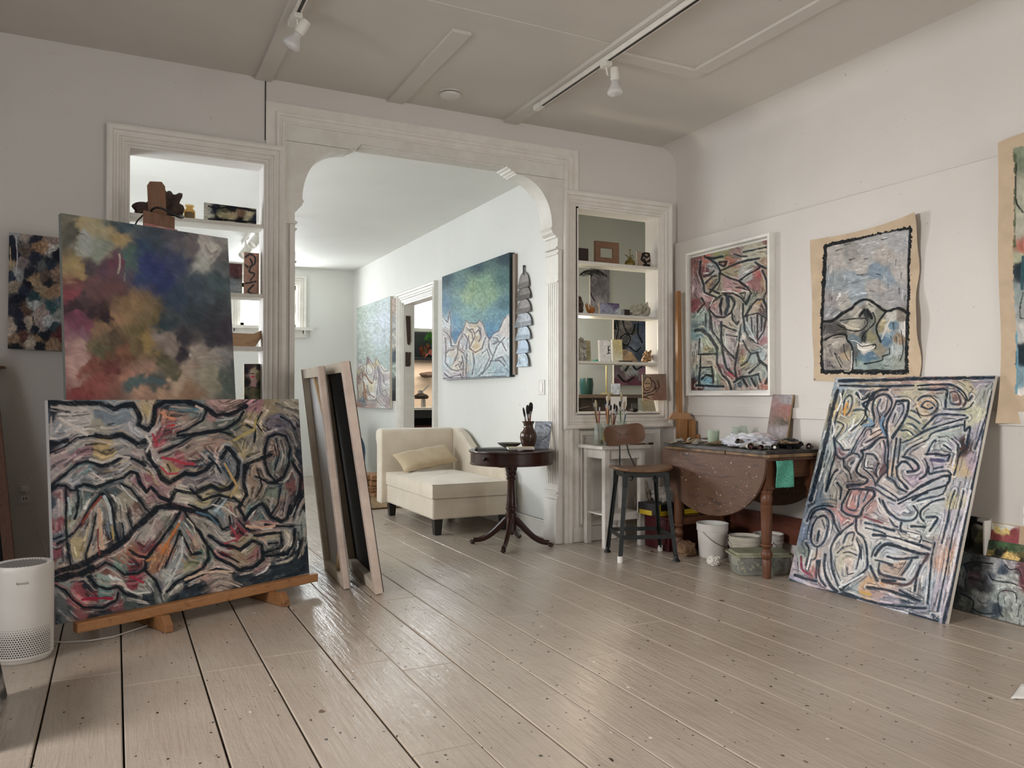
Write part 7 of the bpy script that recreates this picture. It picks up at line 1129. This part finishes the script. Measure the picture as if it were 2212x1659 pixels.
canvas('brown_silhouette_card', 'brown card with a black painted head shape at the right end of the top shelf', (3.80, 5.30, Z1+.135), (3.925, 5.29, Z1+.13), (3.795, 5.275, Z1+.001), .012, 50, 50, ink('14110f', [[(1390,550),(1396,556),(1402,552)],[(1388,553),(1386,560),(1394,566),(1404,562),(1405,552),(1396,546),(1388,550)],[(1392,560),(1396,572)],[(1390,573),(1402,573)]], 4, 'a08468'), (0, 0), 1, 1.2)
nest = MB(); rs = random.Random(6)
for k in range(34):
    a = rs.uniform(0, 6.28); pts = []
    for j in range(7):
        a += rs.uniform(.2, .5); ph = rs.uniform(.0, 1.0); r = .10*math.sin(.25+ph*1.2)
        pts.append((3.43+1.35*r*math.cos(a), 5.37+.35*r*math.sin(a), 2.135-.055*ph+rs.uniform(-.008, .008)))
    nest.tube(pts, .0016, 4)
tag(nest.build('wire_nest', BLACK, smooth=60), 'tangled black wire nest hanging under the top shelf', 'wire sculpture')
crumple('dried_leaves', 'shrivelled dark dried leaves at the left of the second shelf', 'leaves', (3.215, 5.27, Z2), .045, 41, basic('dry_leaf_grey', '6c5c50', .9, col2='2c2220', vscale=30), (.8, .8, 1.4), .7, 14)
def leafobj(name, label, x, y, z, s, mat, seed):
    rs = random.Random(seed); m = MB()
    for k in range(9):
        a = rs.uniform(0, 6.28); c0 = Vector((x+rs.uniform(-.03, .03), y+rs.uniform(-.02, .02), z)); tip = c0+Vector((rs.uniform(-.5, .7)*s, rs.uniform(-.3, .3)*s, s*rs.uniform(.3, 1))); w_ = Vector((rs.uniform(.2, .4)*s, rs.uniform(-.2, .2)*s, 0))
        md = c0.lerp(tip, .5); m.add([c0, md+w_*.5+Vector((0, .01, 0)), tip, md-w_*.5-Vector((0, .008, 0)), md+Vector((0, -.012, .004))], [(0, 1, 4), (1, 2, 4), (2, 3, 4), (3, 0, 4)])
    return tag(m.build(name, mat, solid=.0015), label, 'leaf')
leafobj('autumn_leaf', 'curled orange-yellow dried leaf on the second shelf', 3.35, 5.29, Z2, .12, basic('orange_leaf', 'b4742c', .7, col2='8c4c1c', vscale=25), 4)
canvas('purple_sea_canvas', 'small canvas with a purple sky over grey waves on the second shelf', (3.445, 5.31, Z2+.10), (3.62, 5.29, Z2+.10), (3.44, 5.29, Z2+.001), .02, 60, 40, lambda X, Y, u, v: paint(X, Y, [(1320,655,'3c2c5c'),(1340,657,'4c3068'),(1315,663,'8c8cac'),(1345,665,'9c98b4'),(1320,672,'8c98a8'),(1340,673,'a0acb8'),(1330,661,'5c4878')], 6, 5, 8, (), '202030', (), None, None, .25, .2, (1, .1), .2), (0, 0), 1, 1.2, PINEP)
tag(MB().box(3.665, 5.28, Z2, 3.72, 5.33, Z2+.055).build('small_dark_box', basic('dark_brown_tin', '2c1e1a', .5), bevel=.003), 'small dark brown box on the second shelf beside the pale quartz lump', 'box')
tag(MB().blob((3.80, 5.29, Z2+.045), .05, 12, .45, 16, (1.1, .7, .9)).blob((3.87, 5.29, Z2+.055), .055, 19, .5, 16, (.8, .7, 1)).build('quartz_cluster', basic('smoky_quartz', 'b8b4a8', .25, col2='8c8c74', vscale=25), smooth=40), 'craggy pale grey quartz cluster at the right of the second shelf', 'mineral')
# third shelf, little painted blocks
def block(name, label, x0, x1, y, h, fn, edge=WHITE, gain=1.1, lean=.012):
    return canvas(name, label, (x0, y+lean, Z3+h), (x1, y+lean-.004, Z3+h), (x0, y, Z3+.001), .03, 36, 56, fn, (0, 0), 1, gain, edge, group=None)
block('yellow_figure_block', 'small block with a grey-yellow winding figure at the left of the third shelf', 3.275, 3.345, 5.28, .165, lambda X, Y, u, v: paint(X, Y, [(1280,740,'b8ac6c'),(1290,770,'c4b870'),(1276,760,'a09858'),(1290,735,'c8bc80')], 4, 3, 8, [(5,[(1278,740),(1288,742),(1288,752),(1280,760),(1288,772)])], '6c6848', (), None, None, .15, .2, (0, 1), .2))
block('white_ink_block', 'white block painted with black looping line figures, middle of the third shelf', 3.428, 3.522, 5.27, .172, ink('121212', [[(1316,736),(1322,733),(1325,738),(1320,744),(1326,748),(1331,738)],[(1314,748),(1316,757),(1323,754),(1321,748),(1314,750),(1315,762)],[(1328,742),(1329,765)],[(1332,746),(1331,772)],[(1312,764),(1322,763),(1320,774),(1325,772)]], 1.8, 'e8e6e0'), WHITE)
block('yellow_torso_block', 'white and yellow block with a grey torso figure on the third shelf', 3.55, 3.64, 5.27, .18, lambda X, Y, u, v: paint(X, Y, [(1346,740,'e0cc68'),(1350,760,'dcc868'),(1364,745,'d0c890'),(1366,770,'ccc484'),(1345,775,'e8e0b0')], 5, 3, 8, [(5,[(1356,737),(1357,744)]),(7,[(1355,750),(1358,762),(1356,776)])], '8c8468', (), None, None, .12, .2, (0, 1), .1), WHITE)
crumple('white_plaster_figure', 'white and grey flaky plaster piece at the left end of the third shelf', 'sculpture', (3.245, 5.27, Z3), .07, 51, basic('flaky_plaster', 'dcd8cc', .8, col2='3a3834', vscale=34), (.5, .5, 1.25), .6, 16)
tag(MB().prism([(3.64, Z3), (3.80, Z3), (3.78, Z3+.035), (3.74, Z3+.08), (3.68, Z3+.105), (3.645, Z3+.10)], lambda a, b: (a, 5.28, b), lambda a, b: (a, 5.305, b)).build('cut_stone', basic('ochre_banded_stone', 'd0b080', .6, col2='6c5c58', vscale=18), bevel=.004), 'ochre and grey fan-shaped stone on the third shelf', 'stone')
tag(MB().blob((3.885, 5.28, Z3+.045), .044, 27, .5, 16, (.85, .7, 1.05)).build('orange_stone', basic('veined_orange_stone', 'c8a070', .6, col2='4c3428', vscale=45), smooth=40), 'rough veined orange stone at the right end of the third shelf', 'stone')
tag(MB().bar((3.58, 5.235, Z3+.005), (3.70, 5.225, Z3+.005), .012, .009).build('black_pen', BLACK, bevel=.002), 'black pen lying at the front of the third shelf', 'pen')
# bottom ledge
LDm = [(8,[(1385,822),(1392,816),(1400,822),(1400,832),(1392,838),(1385,832),(1385,822)])]
canvas('brown_face_panel', 'square panel with an outlined brown face leaning at the right of the bottom bay', (3.79, 5.21, 1.295), (4.005, 5.185, 1.30), (3.755, 5.155, 1.085), .012, 90, 90, lambda X, Y, u, v: paint(X, Y, [(1382,818,'8c8068'),(1398,822,'b08858'),(1415,818,'8c6a50'),(1420,840,'8c6048'),(1380,835,'8c6c4c'),(1395,835,'c09058'),(1405,850,'a8805c'),(1385,850,'7c5848'),(1378,860,'c08c58'),(1398,860,'c49460'),(1415,856,'8c5840'),(1390,812,'7c6c5c')], 6, 4, 10, [(1.6,p) for p in ([(1390,826),(1396,815),(1405,817),(1408,828),(1404,840),(1396,844),(1390,836),(1390,826)],[(1376,842),(1386,848),(1396,850),(1408,846),(1418,838)],[(1372,858),(1380,852),(1390,858),(1400,854),(1412,852)],[(1380,818),(1386,824),(1384,836)],[(1410,822),(1416,830),(1414,842)],[(1394,828),(1398,828)],[(1401,828),(1405,828)],[(1396,838),(1403,837)],[(1420,822),(1424,834),(1418,846)],[(1386,862),(1394,858),(1404,862)])], '241814', (), None, None, .12, .2, (1, 1), .1), (0, 0), 1, 1.15, PINEP)
tag(MB().box(3.52, 5.30, Z4, 3.70, 5.33, Z4+.12).build('white_card', WHITE, bevel=.001), 'plain white card standing behind the pale brush on the bottom ledge', 'card')
tag(MB().box(3.73, 5.27, Z4, 3.79, 5.285, Z4+.062).build('slide_mount', basic('dark_grey_card', '4a4c4c', .6), bevel=.001), 'small dark grey card with a light dot on the bottom ledge', 'card')
brush('paint_brush', (3.56, 5.20, Z4+.012), (3.73, 5.19, Z4+.012), HANDLES[4], BRISTLE, .007, 1, .05, .012, 'wide dark-haired brush lying on the bottom ledge', 'brush')
tag(MB().bar((3.19, 5.25, Z4+.012), (3.33, 5.27, Z4+.035), .03, .02).build('dark_wood_scrap', BARK, bevel=.004), 'dark wood scrap at the left of the bottom ledge', 'wood')
tag(MB().grid(10, 10, lambda u, v: Vector((3.80+.13*u, 5.22+.0*v+.03*v, Z4+.001+.085*v))).build('wire_mesh_card', basic('pale_mesh', 'b0ac94', .6, col2='8c8870', vscale=80), solid=.003), 'pale wire mesh square standing under the brown face panel', 'card')

# study pictures
SS = [(1325,700,'14181c'),(1330,720,'6c5c50'),(1350,700,'8c8478'),(1365,720,'5c544c'),(1385,700,'3c4c6c'),(1380,730,'5c6c8c'),(1340,750,'2c2c30'),(1370,755,'6c7c94'),(1390,770,'34445c'),(1330,800,'7c6068'),(1350,790,'a8a498'),(1375,800,'9ca4a8'),(1340,830,'8c3c58'),(1370,830,'7c2c4c'),(1390,800,'8c4c6c')]
canvas('dark_swirl_painting', 'dark swirling picture on the study wall seen through the right shelf bays', (4.70, 6.965, 1.98), (5.24, 6.965, 1.98), (4.70, 6.965, 1.235), .03, 110, 150, lambda X, Y, u, v: paint(X, Y, SS, 6, 9, 14, [(3,p) for p in ([(1330,690),(1336,710),(1330,740)],[(1345,690),(1352,715),(1365,722),(1372,700)],[(1340,730),(1350,722),(1362,730),(1355,745),(1342,740)],[(1380,690),(1378,720),(1388,740)],[(1330,760),(1345,770),(1340,790)],[(1350,800),(1362,785),(1375,798),(1388,790)],[(1335,810),(1350,825),(1370,815)],[(1360,750),(1375,760),(1385,750)])], '0e1014', (), [('a8a8ac', 1, 5, 5), ('50545c', 5, 9, 6)], None, .25, .25, (1, 1), .3), (0, 0), 1, .9)
canvas('grey_tilted_painting', 'silvery grey picture seen at a slant through the second bay of the right opening', (4.42, 6.985, 2.52), (4.66, 6.985, 2.52), (4.42, 6.985, 1.93), .03, 70, 110, lambda X, Y, u, v: paint(X, Y, [(1255,590,'5c5c60'),(1270,600,'8c8488'),(1280,620,'746c74'),(1262,640,'8c8c94'),(1275,650,'9c9498'),(1255,620,'a09898')], 5, 8, 14, [(2,[(1262,585),(1268,610),(1258,640)]),(2,[(1280,590),(1272,620),(1284,650)])], '28282c', (), None, None, .25, .3, (.4, 1), .25), (0, 0), 1, .9)
canvas('pale_blue_card', 'small pale blue painted card leaning on the study cabinet', (4.44, 6.62, 1.245), (4.53, 6.60, 1.245), (4.42, 6.60, 1.136), .01, 30, 36, lambda X, Y, u, v: paint(X, Y, [(1296,820,'8ca0c8'),(1306,818,'c8d0e0'),(1300,830,'a8b4cc'),(1295,835,'dcdce4')], 5, 5, 8, (), '28282c', (), None, None, .2, .2, (1, 1), .2), (0, 0), 1, 1.0)

# ------------------------------------------------------------------ things on the left shelves
Y1, Y2, Y3 = 2.2145, 1.4345, .9905
tag(MB().blob((.28, 5.29, Y1+.075), .085, 33, .5, 22, (1.0, .7, .95)).blob((.18, 5.29, Y1+.045), .06, 35, .5, 16, (1.5, .6, .7)).build('bark_chunk', BARK, smooth=40), 'craggy dark bark chunk behind the easel mast on the upper left shelf', 'bark')
ab_ = thing('amber_bottle', 'small clear bottle of brown powder on the upper left shelf', 'bottle', (.405, 5.27, Y1))
MB().lathe([(0, 0), (.032, 0), (.034, .004), (.034, .052), (.028, .062), (.02, .068), (.02, .078), (.027, .08), (.027, .09), (.018, .09), (.017, .068), (.03, .055), (.03, .006), (0, .005)], (0, 0, 0), 24).build('glass_body', glassmat('amber_glass', 'f2e2c0', .06, .15), ab_, local=True, smooth=45)
MB().lathe([(0, .006), (.028, .006), (.028, .045), (0, .045)], (0, 0, 0), 20).build('contents', basic('brown_powder', '3a1e12', .8), ab_, local=True)
canvas('long_dark_canvas', 'long low dark blue and ochre canvas on the upper left shelf', (.49, 5.285, 2.335), (.805, 5.275, 2.325), (.488, 5.27, Y1+.001), .025, 110, 44, lambda X, Y, u, v: paint(X, Y, [(447,445,'8c8c80'),(445,465,'a0a090'),(460,450,'141c2c'),(480,455,'4c5038'),(500,462,'9c8c60'),(520,460,'705038'),(480,468,'8c8458'),(540,465,'a09870'),(552,470,'141c34'),(500,450,'10141c'),(530,452,'101420'),(470,475,'141418'),(520,478,'101014')], 6, 8, 14, [(3,[(450,445),(470,450),(500,448),(555,456)]),(3,[(450,474),(500,476),(556,480)])], '0c1018', (), None, None, .25, .3, (1, .15), .25), (0, 0), 1, 1.9, PALE)
fW = ink('2c3038', [[(530,555),(541,549),(551,556),(550,570),(540,576)],[(530,572),(536,578)],[(541,560),(545,572),(538,586),(550,592),(541,605)],[(531,612),(553,608)],[(548,615),(536,630),(552,636)]], 3.2, '9c6c54')
canvas('driftwood_painting', 'tall brown wooden plaque with black brush marks in the left opening', (.735, 5.30, 2.045), (.826, 5.295, 2.043), (.735, 5.30, 1.7695), .03, 50, 110, fW, (0, 0), 1, 2.0, basic('light_wood_edge', 'c8a878', .6))
canvas('red_grey_canvas', 'dark red and pale blue canvas just behind the right edge of the cloudy canvas', (.60, 5.35, 1.975), (.73, 5.35, 1.975), (.60, 5.35, 1.7695), .02, 50, 100, lambda X, Y, u, v: paint(X, Y, [(510,585,'5c2c34'),(520,590,'8c4c54'),(512,597,'4c2c38'),(510,606,'6c7c88'),(520,620,'8c9ca4'),(512,640,'7c8c94'),(515,700,'8c9498')], 5, 5, 12, (), '28282c', (), None, None, .2, .3, (1, .1), .2), (0, 0), 1, 1.6)
bo_ = thing('wooden_boat', 'small boat-shaped curved wooden piece on the lower left shelf', 'ornament', (.68, 5.28, Y2))
MB().prism([(.52, Y2), (.80, Y2), (.845, Y2+.07), (.855, Y2+.115), (.79, Y2+.085), (.53, Y2+.085)], lambda a, b: (a, 5.265, b), lambda a, b: (a, 5.275, b)).prism([(.52, Y2), (.80, Y2), (.845, Y2+.07), (.79, Y2+.085), (.53, Y2+.085)], lambda a, b: (a, 5.30, b), lambda a, b: (a, 5.31, b)).build('hull', wood('pale_boat_wood', 'b08c68', 'c49c74', '5c4838', (1, 8, 8), .5, 3), bo_, bevel=.002)
canvas('green_dress_portrait', 'small portrait of a pale woman in green at the bottom of the left opening', (.735, 5.28, 1.325), (.835, 5.28, 1.327), (.735, 5.26, .992), .03, 60, 130, lambda X, Y, u, v: paint(X, Y, [(532,800,'181c24'),(540,792,'3c2430'),(558,795,'20242c'),(545,806,'b0907c'),(546,814,'b08078'),(551,802,'a09464'),(556,812,'5c5c38'),(549,828,'a87870'),(535,825,'181c20'),(558,830,'282c20'),(545,845,'5c5430'),(556,850,'3c4428'),(536,852,'4c4c30'),(548,860,'605a30'),(530,860,'101418'),(545,900,'4c4c2c')], 7, 2.5, 8, [(1.6,[(541,807),(549,807)]),('b03040',2.2,[(543,814),(549,813)]),(1.2,[(540,798),(538,810),(541,822)]),(1.2,[(535,842),(545,836),(556,840)])], '14121a', (), None, None, .12, .2, (0, 1), .1), (0, 0), 1, 1.9, basic('light_wood_edge2', 'c8b490', .6))
canvas('corner_canvas', 'sliver of a black and white canvas standing on the floor at the lower left corner', (-.42, 3.50, .36), (-.42, 2.95, .36), (-.352, 3.50, .002), .022, 60, 60, lambda X, Y, u, v: paint(X, Y, [(0, 1480, '8c8884'), (10, 1500, '4c4a4a'), (5, 1530, '9c9894'), (0, 1440, '2c2c2e')], 5, 10, 14, (), '20242a', (), None, None, .4, .4, (1, 1), .5), (0, 0), 1, 1.2, basic('off_white_tacking_edge', 'c8c2b8', .8))
